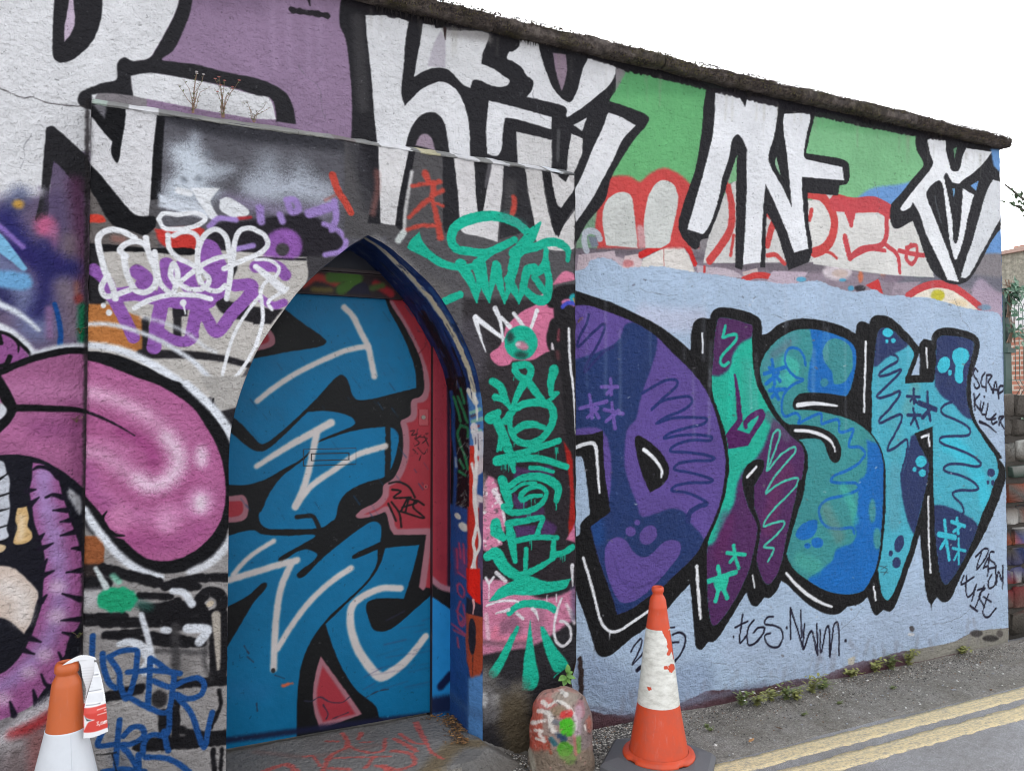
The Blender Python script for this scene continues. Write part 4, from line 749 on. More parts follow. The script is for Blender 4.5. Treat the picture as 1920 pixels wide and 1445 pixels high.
    tl(B1, (("440,650 560,640 595,690 560,780 480,750 440,690", 62), ("545,790 480,900 420,1045", (80, 46)), ("560,790 640,900 720,1000", (70, 60)), ("820,690 790,800 785,925", (90, 70, 40)), ("785,930 850,912 750,1000", 34), ("225,800 300,850 340,950 390,1050", (66, 70, 40)), ("250,950 320,980 400,1050", (60, 34)), ("420,1075 540,1015 680,1005 780,1035 815,1120 790,1230 700,1350 580,1400 460,1370 400,1270 395,1150 430,1085", (60, 70, 60, 40)), ("450,1270 520,1225 620,1215 720,1245", (60, 66, 44)), ("280,1100 200,1155", (60, 100)), ("250,1150 310,1280 370,1450", 84), ("350,1180 400,1090", (70, 44)), ("300,1330 300,1450", 36)), 5.16)
    for t in ("430,760 428,790", "240,960 242,1000", "450,1290 450,1330", "432,1400 430,1430"): S.line(B1(t), (10, 5), TEAL, 1.4, k=5.16)
    S.fill(B2("430,260c 540,300 800,280 800,400 560,360 430,400c"), (70, 46, 84), 7); S.fill(B2("420,530c 560,640 480,700 420,640c"), (74, 50, 90), 7); S.fill(B2("430,850c 640,850c 640,940c 450,970c"), (76, 50, 94), 6); S.fill(B2("720,780c 840,860 820,930 680,960c"), (78, 50, 96), 7); S.fill(B2("600,700c 700,640 720,760 400,790c"), (68, 46, 80), 8)
    S.fill(B2("915,40c 990,170 1010,500 1030,850 970,960 975,500 940,200"), (160, 32, 28), 5); S.fill(B2("990,900c 1040,800c 1040,1020c 940,985c"), (206, 118, 152), 5)
    S.fill(B2("180,370c 240,400 310,640 345,840 290,1045 140,1090 110,900 95,560"), (206, 128, 158), 6); S.line(B2("120,380 130,700"), 60, (150, 140, 136), 12, .7, 3); S.line(B2("240,520 310,650 345,850"), (60, 40, 14), (228, 222, 226), 4, .9, 2, k=5.16)
    r = random.Random(2)
    for i in range(46): S.line(B2("%d,%d %d,%d" % (x := r.uniform(95, 320), y := r.uniform(400, 1060), x+r.uniform(-20, 20), y+r.uniform(-6, 14))), r.uniform(8, 22), r.choice(((232, 226, 228), (150, 120, 130), (226, 160, 184), (110, 90, 100))), 2.5, .75, 2)
    tl(B2, (("330,-10 390,150", 76), ("300,0 270,125", (36, 30)), ("260,215 400,180 600,120 870,30", (70, 60, 50)), ("260,235 450,205 650,200 800,235 945,285", (70, 60, 50)), ("400,200 430,325", (70, 40)), ("590,292 700,300 810,332", (40, 30)), ("390,465 500,395 640,375 780,415 860,490 845,600", (50, 60, 80, 60)), ("400,525 520,450 640,440", 30), ("700,560 590,570 510,605 500,555 580,490 690,475 745,530 720,610 640,680 520,720 400,720 330,670", (30, 50, 40, 50, 60)), ("315,410 350,520 390,660", (80, 90, 60)), ("370,830 540,805 710,780 680,860 655,955", (60, 46, 46)), ("455,1000 620,965 855,970", (50, 44)), ("380,840 405,960 445,1195", (60, 90, 44)), ("820,980 810,1145", (46, 60)), ("820,1140 920,1110 1000,1060", (50, 54)), ("550,1080 545,1270", 44), ("255,830 260,900 330,970", (90, 110, 60)), ("170,1150 250,1120 340,1250 480,1340 620,1285 815,1170", (70, 110, 90, 60, 40))), 5.16)
    for i in range(40):
        x, y = r.choice(((r.uniform(260, 430), 240), (r.uniform(830, 860), 100), (r.uniform(880, 990), 1130), (r.uniform(480, 640), 600), (r.uniform(620, 700), 140), (r.uniform(470, 620), 1000), (840, 600), (r.uniform(560, 620), 700)))
        S.line(B2("%d,%d %d,%d" % (x, y, x, y+r.uniform(20, 110))), (9, 5), TEAL, 1.3, k=5.16)
    # foot
    S.fill(B3("100,240c 350,250 700,420 1000,330 1100,240c 1100,600c 800,780 600,900 300,950 90,1010c"), (202, 126, 156), 7); S.fill(B3("90,980c 300,930 600,880 820,760 1020,620 1100,580c 1100,2200c 60,2200c"), (42, 40, 44), 9)
    S.line(B3("150,640 400,560"), 60, (190, 110, 140), 12, .6); S.line(B3("340,700 420,660 460,720"), 90, (110, 76, 96), 14, .6); S.line(B3("260,720 240,800 380,830 560,810"), 50, (216, 120, 146), 12, .8); S.line(B3("130,840 350,860 600,850"), 40, (110, 84, 96), 12, .7); S.line(B3("680,560 660,760"), 90, (150, 100, 124), 16, .6)
    S.line(B3("940,480 1030,640"), (20, 50), (232, 220, 226), 6, .9); S.line(B3("1010,330 1020,600"), 50, (90, 80, 110), 12, .7)
    S.fill(B3("190,450c 280,330 400,260 560,200 750,255 985,228c 930,320 740,370 600,390 400,390 260,440"), TEAL, 2.5); tl(B3, (("385,560 480,485 620,470 760,490 825,530", (50, 66, 56)), ("820,1180 890,1120", 10)), 5.16)
    S.fill(B3("590,620c 610,800 640,1000 670,1220 620,1300 505,1310c 530,1000 560,800"), TEAL, 3); S.fill(B3("685,690c 720,690c 830,880 960,1070 900,1120 830,1130 760,1000 700,800"), TEAL, 3); S.line(B3("465,705 380,880 300,1040 235,1140"), (40, 70, 90, 100), TEAL, 3, k=5.16)
    for t, w in (("170,490 280,450 400,440 470,450", 22), ("260,565 380,530", (18, 34)), ("455,560 520,615", 28), ("610,520 640,550 672,635", (36, 30, 8)), ("890,420 850,540 820,700 840,830 900,880 970,830 980,720 930,650 880,640", (26, 28, 28)), ("160,220 190,270 235,215", 24), ("192,280 190,440", (12, 6)), ("260,170 350,250", 36), ("995,100 1000,300", (40, 10)), ("840,380 845,450", 12), ("755,390 750,450", 10)): S.line(B3(t), w, (224, 222, 226), 2.5, .95, k=5.16)
    S.line(B3("165,580 185,800"), 32, (222, 180, 196), 5, .9)
    S.line(B3("120,1200 250,1350 420,1420"), 200, (104, 100, 96), 26, .8, 6); S.line(B3("480,1300 520,1440"), 140, (112, 106, 98), 24, .8, 6); S.ell(B3, 250, 1400, 50, 60, (190, 188, 186), 9, .8, rag=4); S.ell(B3, 330, 1230, 70, 50, (70, 68, 72), 14, .7)
    S.line(O("0,1000 60,1200 40,1440"), 260, (96, 84, 64), 40, .8, 6); S.line(O("-260,760 -200,900 -160,1000"), 160, (120, 118, 120), 22, .7, 6); S.ell(O, -210, 900, 30, 60, (190, 190, 192), 9, .8, rag=4)
    S.fill(O("470,640c 500,640c 500,900c 440,860 400,800c 470,760"), (62, 46, 44), 3, 1, 3)

paint_box(S); paint_box_right(S)
S.weather(0.06, seed=31)

# arch outline on the surround (x, z), bottom left -> apex -> bottom right
_l = [(434, 830), (437, 785), (450, 738), (468, 690), (485, 652), (505, 620), (530, 585), (558, 548), (595, 511), (625, 486), (658, 460), (690, 441)]
_r = [(722, 458), (755, 485), (785, 512), (817, 545), (850, 597), (871, 638), (890, 685), (900, 730), (905, 775)]
def _pl(q):
    q = np.array(q, float); p, _ = atY(q[:, 0], q[:, 1], BOX_Y); return p[:, [0, 2]]
ARX0, ARX1 = 0.300, 1.377
_lp, _rp = _pl(_l), _pl(_r)
_lp[0, 0] = ARX0; _rp[-1, 0] = ARX1
left = cr(np.vstack([[[ARX0, 0.9], [ARX0, 1.2]], _lp]), 8)[8:]; right = cr(np.vstack([_lp[-1:], _rp, [[ARX1, 1.2], [ARX1, 0.9]]]), 8)[:-9]
ARCH = np.vstack([[[ARX0, -0.03]], left, right[1:], [[ARX1, -0.03]]])

# door, frame and reveal paint
DOOR_Y, FRAME_Y = 0.245, 0.215
xsD = np.append(cols(395, 812, DOOR_Y), 1.2600); xsD = np.unique(np.clip(xsD, 0.26, 1.262))
zsD = np.arange(0.145, 2.125, 0.0036)
DS = Surf(xsD, zsD, convY(DOOR_Y), 41, (17, 18, 20))
def paint_door(S):
    BL, PKB, RDD, WH = (8, 97, 139), (148, 98, 108), (146, 46, 56), (184, 178, 176)
    bord = D5("1075,30c 1150,150 1210,260 1270,400 1300,500 1305,590 1285,640 1230,660 1220,760 1160,790 1170,850 1175,950 1160,1060 1110,1160 1050,1200 1040,1270 1000,1320 900,1370 865,1400 920,1412 1000,1385 1050,1362 1075,1430")+D6("1085,100 1110,132c 1320,125c 1310,250 1280,480c")
    S.fill(bord+D5("1500,1900c 1500,-100c 1060,-100c"), RDD, 2)
    S.line(bord, 44, PKB, 4, k=3.44)
    S.fill(D5("1040,-100c 1075,30 1150,150 1210,260 1270,400 1288,500 1290,590 1265,630 1210,655 1200,750 1140,790 1150,850 1155,950 1140,1060 1090,1160 1030,1200 1020,1260 980,1310 880,1365 850,1400 870,1415 1000,1390 1040,1375 1060,1430")+D6("1070,100 1095,145c 1305,145c 1290,250 1255,480c 1300,520c 800,700c")+D5("600,1300c 700,-100c"), (17, 18, 20), 2)
    S.fill(D5("385,60c 400,-150c 1000,-150c 1060,60 1130,190 1200,350 1235,480 1240,575c 1100,610 960,645 860,650 830,620 790,510 755,490 720,510 600,640 400,830 270,930 235,935 200,900 70,770 -60,700c -60,450c 200,385c 400,345 640,300 660,275 640,250 500,150"), BL)
    S.fill(D5("200,150c 290,190 330,260 320,300 180,345c"), PKB, 2.5); S.fill(D5("200,210c 280,230 290,270 200,310c"), RDD, 4)
    S.fill(D5("-60,780c 50,870 180,970 240,985 300,955 540,730c 650,722 760,740 830,770 845,805 760,850 640,900 600,925 510,1025 380,1100 250,1170 130,1200 -60,1190c"), BL)
    S.fill(D5("610,925c 800,860 960,832 1090,835 1125,880 1110,1000 1070,1110 1040,1145 900,1190 790,1250 740,1320 715,1420")+D6("690,60 640,95 400,108 270,100 230,60 228,0")+D5("240,1370 290,1260 370,1150 520,1030"), BL)
    S.line(D5("1058,825 1058,980 1055,1145"), (30, 40, 36), (22, 23, 25), 2.5, 1, 2, k=3.44); S.line(D6("470,30 570,25 590,50 612,98"), 28, (22, 23, 25), k=3.44)
    S.fill(D5("-60,1280c 60,1270 120,1265 145,1290 155,1380 130,1425 -60,1450c"), PKB, 2.5); S.fill(D5("-60,1310c 60,1305 115,1310 120,1370 90,1400 -60,1405c"), RDD, 3)
    S.fill(D6("-60,180c 30,150 190,115 240,140 400,150 590,150 480,220 360,290 350,310 370,318 480,250 540,240 600,270 590,300 470,400 480,425 520,410 620,310 750,200 870,110 960,60 1005,75 1015,120 1010,190c 830,280 830,300 990,240c 985,330 930,430 800,560 690,660 600,770 540,870 500,980 480,1100 470,1250 468,1600c -60,1600c -60,1000c 20,870 120,700 200,570 275,480 275,455 250,455 150,540 -60,650c"), BL)
    S.fill(D6("1040,230c 1260,210c 1220,370 1160,555c 1000,555 930,575 915,610 930,680 960,750 1010,770 1080,750 1330,540 1420,480c 1420,1500c 1000,1320c 980,1250 860,1150 760,1000 690,830 655,720c 800,580 940,440 1010,330"), BL)
    S.fill(D6("625,930c 690,1020 800,1170 890,1300c 620,1400c 580,1270 575,1150 600,1000"), PKB, 2.5); S.fill(D6("635,990c 700,1080 790,1210 850,1300c 640,1350c 605,1260 600,1150"), RDD, 5)
    for T, t, w in ((D5, "775,55 830,110 880,210 930,310 950,400 970,500", 40), (D5, "215,660 300,590 450,490 650,390 800,330 930,305", 36), (D5, "210,1080 400,960 560,870 690,800", (34, 46, 50)), (D5, "600,860 570,1000 520,1200 460,1340", 44), (D5, "460,1340 560,1210 700,1110 850,1010 1040,950", 40), (D6, "320,185 200,260 120,330 60,400", 32), (D6, "0,445 200,385 350,340 470,310", 44), (D6, "430,340 370,480 335,700 320,1010", 44), (D6, "345,880 430,740 550,580 700,440 820,360", 40), (D6, "1140,490 1020,490 900,540 830,600 815,700 850,850 920,970 1010,1060 1080,1030 1180,950 1300,800", (40, 46, 50, 56, 60, 44))): S.line(T(t), w, WH, 5, k=3.44)
    ink = (16, 14, 16)
    for t in ("1065,1190 1120,1180 1190,1210 1232,1280", "1085,1230 1140,1240 1095,1280 1205,1280", "1145,1365 1190,1280 1172,1370", "1190,1285 1245,1310 1150,1345", "1290,1330 1240,1300 1220,1340 1292,1412 1140,1370", "1060,1320 1110,1430", "1080,1310 1130,1380 1145,1470"): S.line(D5(t), 13, ink, 1.6, k=3.44)
    for t in ("1200,855 1230,850 1210,880 1250,870", "1250,840 1240,900 1270,880", "1260,890 1310,900 1280,930", "1290,880 1320,950", "1230,900 1260,930 1230,950", "1250,960 1290,1000 1310,970", "1220,970 1250,1000", "1270,1010 1260,1040", "1300,870 1315,868"): S.line(D5(t), 6, (40, 18, 24), 1.2, k=3.44)
    S.line(D5("1250,210 1290,220 1300,300 1260,350"), 8, (110, 34, 42), 2, .8)
    r = random.Random(8)
    for i in range(60):
        x, y = r.uniform(60, 1330), r.uniform(0, 1400); l = r.uniform(10, 70)
        S.line(D5("%d,%d %d,%d" % (x, y, x+l*.7, y+l)), r.uniform(3, 9), (18, 60, 92), 2, r.uniform(.2, .6), k=3.44)
    for i in range(22):
        x, y = r.uniform(900, 1280), r.uniform(680, 1150)
        S.line(D6("%d,%d %d,%d" % (x, y, x+r.uniform(60, 200), y-r.uniform(20, 60))), r.uniform(4, 12), (60, 60, 96), 4, r.uniform(.15, .5), k=3.44)
    for t in ("520,1215 560,1218 620,1190 680,1220 760,1225 810,1190", "640,1240 670,1300 660,1330", "700,1330 800,1290", "130,860 160,910", "150,930 190,965", "330,1050 390,1070", "910,1195 1000,1150 1060,1140", "210,1230 215,1280"): S.line(D6(t), 7, (40, 40, 56), 1.4, .9, 1, k=3.44)
    S.line(D6("380,1115 440,1100"), 22, (200, 90, 60), 4, .9, 3); S.ell(D6, 318, 1020, 14, 16, (40, 38, 40), 2)
    S.line(D6("-60,1480 468,1410 900,1355 1340,1305"), 44, (22, 24, 50), 8, .9); S.line(D6("60,1150 250,1160"), 120, (26, 96, 140), 30, .6)
paint_door(DS); DS.weather(0.05, seed=51)

xsF = np.concatenate([np.linspace(0.26, 1.25, 200, endpoint=False), np.linspace(1.252, 1.348, 44)]); zsF = np.arange(0.10, 2.222, 0.006)
FS = Surf(xsF, zsF, convY(FRAME_Y), 61, (140, 44, 56))
FS.fill([(500, 400, 1), (900, 400, 1), (900, 575, 1), (500, 575, 1)], (40, 30, 34), 3)
FS.line(F("360,690 450,640 600,680"), 60, (150, 50, 44), 8); FS.line(F("560,640 760,650 640,730"), 80, (60, 96, 34), 8); FS.line(F("430,730 560,735"), 40, (90, 80, 40), 8); FS.fill(F("680,760c 760,690 820,680 860,770c"), (26, 24, 44), 3); FS.line(F("900,690 1010,760"), 60, (130, 34, 40), 8); FS.line(F("870,720 950,700"), 40, (60, 80, 40), 8)
FS.line([(822, 600, 0), (826, 1060, 0)], 70, (128, 40, 54), 6, .7); FS.line([(840, 560, 0), (842, 900, 0), (842, 1100, 0)], 26, (34, 22, 40), 5)
FS.fill(D6("1330,430c 1480,520c 1480,640c 1330,540c"), (22, 22, 24), 2); FS.line(D6("1340,430 1400,480 1470,500"), 40, (150, 104, 116), 4); FS.fill(D6("1330,535c 1480,640c 1480,1500c 1330,1500c"), (30, 122, 182), 2.5); FS.line(D6("1400,1120 1460,1050"), 60, (16, 26, 60), 6); FS.line(D6("1340,1250 1480,1230"), 130, (22, 34, 66), 12)
FS.weather(0.05, seed=71)

# reveal laid out in image pixels: x 842 (door frame) .. 905 (front arris); y runs down the jamb by arc length
KR = 412.0
seg = np.linalg.norm(np.diff(ARCH[::-1], axis=0), axis=1); arc = np.concatenate([[0], np.cumsum(seg)])
xsR = np.concatenate([np.arange(836, 877, 1.6), np.arange(877, 905.6, 1.5)])
sR = np.arange(0, arc[-1], 0.0055)
RS = Surf(xsR, -(765+1.63*KR)+sR*KR, conv_id, 81, (26, 44, 84))
R4, R5, R6 = Tile(800, 480, 6.02), Tile(800, 720, 6.02), Tile(800, 960, 6.02)
def paint_reveal(S):
    nv = (22, 40, 84)
    S.fill([(830, -900, 1), (910, -900, 1), (910, 720, 1), (830, 720, 1)], nv, 4)
    S.line([(884, 300, 0), (886, 520, 0), (890, 640, 0), (892, 760, 0)], 40, (176, 164, 140), 3, .95, 2); S.line([(880, 400, 0), (882, 560, 0)], 16, (150, 150, 146), 3, .8); S.line([(899, 520, 0), (900, 700, 0)], 26, (36, 66, 110), 4, .8)
    S.line([(876, 640, 0), (878, 720, 0)], 20, (20, 18, 30), 3, 1, 3); S.line([(856, 560, 0), (858, 760, 0)], 70, (18, 20, 24), 6, .9)
    S.fill([(830, 700, 1), (877, 700, 1), (877, 1000, 1), (830, 1000, 1)], (20, 20, 24), 4); S.line(R5("280,60 270,600 300,900 290,1440"), 46, (30, 66, 120), 4, k=6)
    S.line(R5("300,860 310,960"), 18, (170, 180, 190), 4, .7)
    for t in ("300,120 360,420", "350,120 440,430", "400,30 420,200", "360,470 320,560 340,660", "360,470 440,500 450,600", "340,660 400,800 450,960", "350,880 400,960", "350,1010 420,1040"): S.line(R5(t), 34, (36, 112, 74), 3, k=6)
    r = random.Random(5)
    for i in range(30):
        x, y = r.uniform(340, 460), r.uniform(560, 1440); S.line(R5("%d,%d %d,%d" % (x, y, x+r.uniform(-50, 50), y+r.uniform(20, 60))), 6, (150, 146, 140), 1.5, .6)
    S.fill([(830, 955, 1), (877, 955, 1), (877, 1700, 1), (830, 1700, 1)], (34, 70, 128), 8); S.ell(R6, 330, 90, 40, 36, (200, 196, 186), 3); S.ell(R6, 400, 190, 60, 50, (206, 202, 192), 4)
    S.fill([(845, 1040, 1), (877, 1030, 1), (877, 1080, 1), (850, 1090, 1)], (96, 60, 104), 8, .8)
    for t in ("350,400 370,560", "400,390 410,600", "320,480 330,700", "340,740 430,760", "330,900 360,860 410,900 390,1000 340,980 330,900", "370,1060 330,1200 370,1340 430,1240 400,1080", "260,1390 450,1400"): S.line(R6(t), 24, (176, 60, 92), 4, .85, k=6)
    for t in ("1470,460 1560,440", "1500,500 1510,560", "1490,300 1550,320 1520,380"): S.line(N(t), 20, (170, 62, 84), 4, .8)
    # front splay
    S.fill([(877, 735, 1), (910, 735, 1), (910, 850, 1), (877, 850, 1)], (66, 108, 160), 6)
    for t, w, c in (("500,60 530,130 560,200", 70, (214, 204, 188)), ("490,320 600,280", 40, (120, 168, 150)), ("500,420 620,390", 44, (124, 166, 150)), ("490,360 560,340", 30, (70, 62, 76)), ("490,490 580,470", 30, (120, 60, 60)), ("500,540 600,520", 36, (120, 170, 158)), ("560,100 565,400", 26, (220, 214, 204)), ("520,480 560,700 540,800", 90, (206, 196, 196)), ("600,560 610,900", 70, (196, 188, 190)), ("540,600 535,760", 14, (90, 84, 96)), ("570,560 575,740", 12, (80, 74, 90)), ("570,820 565,920", 30, (180, 34, 36))): S.line(R5(t), w, c, 3, .9, 1.5, k=6)
    S.fill([(877, 836, 1), (888, 836, 1), (890, 1000, 1), (877, 1000, 1)], (182, 46, 34), 3); S.fill([(888, 870, 1), (910, 850, 1), (910, 1000, 1), (886, 1000, 1)], (190, 176, 178), 4); S.fill([(896, 890, 1), (910, 880, 1), (910, 930, 1), (894, 925, 1)], (40, 74, 130), 4)
    S.fill([(874, 950, 1), (900, 950, 1), (900, 1080, 1), (874, 1080, 1)], (170, 40, 32), 4); S.fill([(898, 940, 1), (910, 940, 1), (910, 1100, 1), (894, 1100, 1)], (80, 62, 90), 5)
    S.line(R5("540,700 550,1000 530,1200 560,1440")+R6("560,150 520,330 540,480 500,640"), 40, (212, 204, 200), 2.5, k=6); S.line(R5("500,900 530,1050")+R5("520,1200 540,1440")+R6("580,200 600,350 540,520 550,680"), 30, (208, 200, 196), 2.5, k=6)
    S.fill([(872, 1066, 1), (900, 1062, 1), (902, 1135, 1), (874, 1110, 1)], (196, 28, 18), 3); S.fill([(872, 1120, 1), (910, 1130, 1), (910, 1155, 1), (872, 1155, 1)], (36, 30, 40), 3); S.line(R6("520,980 530,1040 515,1140"), (34, 10), (206, 150, 150), 2, k=6)
    S.fill([(872, 1150, 1), (906, 1150, 1), (904, 1250, 0), (890, 1278, 0), (874, 1240, 0)], (150, 62, 38), 3); S.ell(Tile(880, 1150, 1), 4, 40, 8, 34, (30, 28, 38), 2); S.line([(886, 1180, 0), (885, 1265, 0)], 4, (24, 20, 24), 1.4)
    S.fill([(876, 1270, 1), (912, 1250, 1), (912, 1700, 1), (872, 1700, 1)], (74, 120, 172), 8); S.line([(840, 1330, 0), (912, 1330, 0)], 60, (60, 90, 130), 20, .6); S.line([(840, 1390, 0), (912, 1392, 0)], 70, (104, 92, 76), 20, .8)
paint_reveal(RS)
_q = random.Random(3)
for _ in range(90):
    x, y = _q.uniform(838, 904), _q.uniform(250, 760); RS.line([(x, y, 0), (x+_q.uniform(-3, 3), y+_q.uniform(4, 50), 0)], _q.uniform(4, 16), _q.choice(((44, 70, 120), (14, 18, 34), (96, 100, 110), (16, 30, 66))), 1.5, _q.uniform(.3, .8), 2)
RS.weather(0.06, seed=91)

# ledge strip paint (sampled on the middle of the weathering)
xsL = xsB; zsL = np.linspace(BOX_TOP-.03, BOX_TOP+.09, 16)
LS = Surf(xsL, zsL, convY(-0.05), 95, (142, 142, 141))
def paint_ledge(S):
    def blk(T, x0, y0, x1, y1, c): S.fill(T("%d,%dc %d,%dc %d,%dc %d,%dc" % (x0, y0-120, x1, y1-120, x1+20, y1+160, x0+20, y0+160)), c, 2.5)
    blk(A, 690, 720, 800, 740, (176, 190, 182)); blk(A, 960, 750, 1180, 790, WHT); blk(A, 1500, 830, 2400, 960, (150, 150, 146)); blk(B, 905, 1050, 1140, 1100, WHT); blk(B, 1200, 1110, 1345, 1130, (196, 190, 160)); blk(B, 1470, 1150, 1640, 1190, WHT); blk(B, 1735, 1190, 1860, 1215, WHT)
    blk(B4, 1370, 300, 1540, 330, WHT); blk(B4, 1575, 330, 1680, 350, (226, 230, 236)); blk(B4, 1790, 370, 1850, 380, WHT); blk(B4, 1690, 350, 1780, 370, (120, 122, 124)); blk(B, 560, 1020, 720, 1050, (128, 122, 122))
paint_ledge(LS); LS.weather(0.08, seed=97)
# ------------------------------------------------------------------ materials of the place
M_RENDER = painted("painted_render", 0.62, 1.0, 120)
M_STEEL = painted("painted_steel", 0.42, 0.12, 60, coarse=False)
M_REVEAL = painted("painted_reveal", 0.5, 0.4, 90)
M_ROUGH = painted("painted_stone", 0.75, 1.0, 70)
M_BACK = plain("bare_render", lc(150, 146, 140), 0.85, 40, .5, .01)

# ------------------------------------------------------------------ boundary wall
wall = empty("boundary_wall", (0, 0, 0), label="long rendered street wall covered in graffiti under a mossy coping", cat="wall", kind="thing")
def relief(X, Z, seed):
    return (vnoise(X, Z, .45, seed)*.004+vnoise(X, Z, .10, seed+1)*.0016+vnoise(X, Z, .021, seed+2)*.0017+vnoise(X*.8, Z*1.15, .0115, seed+3)*.0021)
Pm = np.stack([W.X, -relief(W.X, W.Z, 5)+0.0, W.Z], -1)
xc = (xsM[:-1]+xsM[1:])/2; zc = (zsM[:-1]+zsM[1:])/2
keep = ~((xc[None] > BOX_X0+.03) & (xc[None] < BOX_X1-.03) & (zc[:, None] < BOX_TOP+.03))
keep &= (zc[:, None] < WALL_TOP)
grid_obj("painted_face", Pm, W.out(), M_RENDER, keep, parent=wall)
bm = bmesh.new()
add_box(bm, -4.2, 0.24, .012, .34, -.05, WALL_TOP-.01)
add_box(bm, 1.36, WALL_X1-.004, .012, .34, -.05, WALL_TOP-.01)
add_box(bm, .24, 1.36, .012, .34, 2.45, WALL_TOP-.01); add_box(bm, .24, 1.36, .30, .34, -.05, 2.45)
bm_obj("wall_core", bm, M_BACK, parent=wall)
# end return of the wall, pale blue render with a rough arris
ez = np.arange(-.03, WALL_TOP, .02); ey = np.linspace(0, .34, 12); EY, EZ = np.meshgrid(ey, ez)
ecol = np.empty(EY.shape+(3,), np.float32); ecol[:] = lin((150, 168, 200)); ecol[EZ > 2.2] = lin((96, 140, 200))
Pe = np.stack([WALL_X1+vnoise(EY, EZ, .05, 9)*.004, EY, EZ], -1)
grid_obj("end_face", Pe, ecol, M_RENDER, parent=wall)

# coping stones with moss
def cop_mat():
    m, nt, b = new_mat("mossy_coping"); v = obj_vec(nt)
    n = noise_node(nt, 26, 6, .75, v); n2 = noise_node(nt, 5, 4, .6, v); n3 = noise_node(nt, 160, 3, .7, v)
    c1 = ramp(nt, n.outputs[0], [(.3, lc(36, 32, 32)), (.5, lc(74, 65, 61)), (.62, lc(106, 97, 90)), (.75, lc(56, 49, 47))])
    c2 = ramp(nt, n2.outputs[0], [(.45, (1, 1, 1, 1)), (.62, lc(170, 168, 110))])
    nt.links.new(mixc(nt, 1.0, c1, c2, 'MULTIPLY'), b.inputs['Base Color']); b.inputs['Roughness'].default_value = .95
    p = bump(nt, b, n.outputs[0], 1.0, .02); bump(nt, b, n3.outputs[0], .8, .006, p)
    return m
M_COP = cop_mat()
M_MOSS = [plain("moss_brown", lc(80, 69, 63), .95, var=.4, vscale=60), plain("moss_dark", lc(44, 39, 39), .95, var=.4, vscale=60), plain("moss_olive", lc(96, 90, 56), .95, var=.4, vscale=60)]
COP_Z0, COP_Z1, COP_Y0, COP_Y1 = 3.378, 3.444, -0.065, 0.40
joints = [-4.25, -2.95, -1.7, -.45, .62, 1.46, 2.42, 3.38, 4.36, 5.318]
for i in range(len(joints)-1):
    x0, x1 = joints[i]+.006, joints[i+1]-.006; jz, jy = RND.uniform(-.006, .006), RND.uniform(-.008, .004)
    nx = int((x1-x0)/.02)+2; xs = np.linspace(x0, x1, nx)
    prof = [(COP_Y1, COP_Z0), (.1, COP_Z0), (.0, COP_Z0+.002), (-.03, COP_Z0), (COP_Y0+.008, COP_Z0+.001), (COP_Y0, COP_Z0+.012), (COP_Y0-.002, COP_Z0+.03), (COP_Y0, COP_Z0+.05), (COP_Y0+.004, COP_Z1-.012), (COP_Y0+.016, COP_Z1), (COP_Y0+.06, COP_Z1+.006), (.1, COP_Z1+.02), (.25, COP_Z1+.016), (COP_Y1, COP_Z1)]
    Pq = np.zeros((len(prof), nx, 3))
    for j, (y, z) in enumerate(prof):
        w = 1.0 if y < .2 else .2
        Pq[j, :, 0] = xs
        Pq[j, :, 1] = y+jy*(y < 0)+w*(vnoise(xs, xs*0+j*.3, .03, 17)*.006+vnoise(xs, xs*0+j, .17, 18)*.006)
        Pq[j, :, 2] = z+jz*(z > COP_Z0+.02)+w*(vnoise(xs, xs*0+j*.3, .04, 19)*.006+vnoise(xs, xs*0+j*.1, .22, 20)*.007)*(1.2 if z > COP_Z0+.06 else .6)
    o = grid_obj("coping_stone", Pq, None, M_COP, parent=wall)
    bm = bmesh.new(); bm.from_mesh(o.data)
    for xe in (0, nx-1):
        bm.verts.ensure_lookup_table(); bm.faces.new([bm.verts[j*nx+xe] for j in range(len(prof))])
    bmesh.ops.recalc_face_normals(bm, faces=bm.faces[:]); bm.to_mesh(o.data); bm.free(); o.data.shade_smooth()
# moss tufts on the coping: too many to pick apart
V, Fc, MI = [], [], []
for i in range(15000):
    x = RND.uniform(-1.0, 5.31); t = RND.random()
    if t < .72: y, z, ny, nz = COP_Y0-.002, RND.uniform(COP_Z0+.004, COP_Z1+.002), -1, .25
    elif t < .9: y, z, ny, nz = RND.uniform(COP_Y0+.012, .12), COP_Z1-.004, -.2, 1
    else: y, z, ny, nz = RND.uniform(COP_Y0, -.01), COP_Z0+.002, -.4, -1
    if vnoise(np.array([x]), np.array([z*3]), .12, 33)[0] < -.55: continue
    h = RND.uniform(.003, .009) if t < .72 or t > .9 else RND.uniform(.006, .016); a = RND.uniform(0, 6.28); r = RND.uniform(.0025, .006)
    b0 = len(V); tip = (x+RND.uniform(-.004, .004), y+ny*h, z+nz*h+RND.uniform(-.004, .003))
    for k in range(3):
        aa = a+k*2.09
        V.append((x+r*math.cos(aa), y+(.0 if t < .72 else r*math.sin(aa)), z+(r*math.sin(aa) if t < .72 else 0)))
    V.append(tip)
    for f in ((0, 1, 3), (1, 2, 3), (2, 0, 3)): Fc.append(tuple(b0+q for q in f)); MI.append(RND.choices((0, 1, 2), (6, 4, 1 if not 2.2 < x < 2.7 else 5))[0])
mo = mesh_obj("moss", V, Fc, M_MOSS[0], parent=wall, kind="stuff")
for m in M_MOSS[1:]: mo.data.materials.append(m)
mo.data.polygons.foreach_set("material_index", MI)
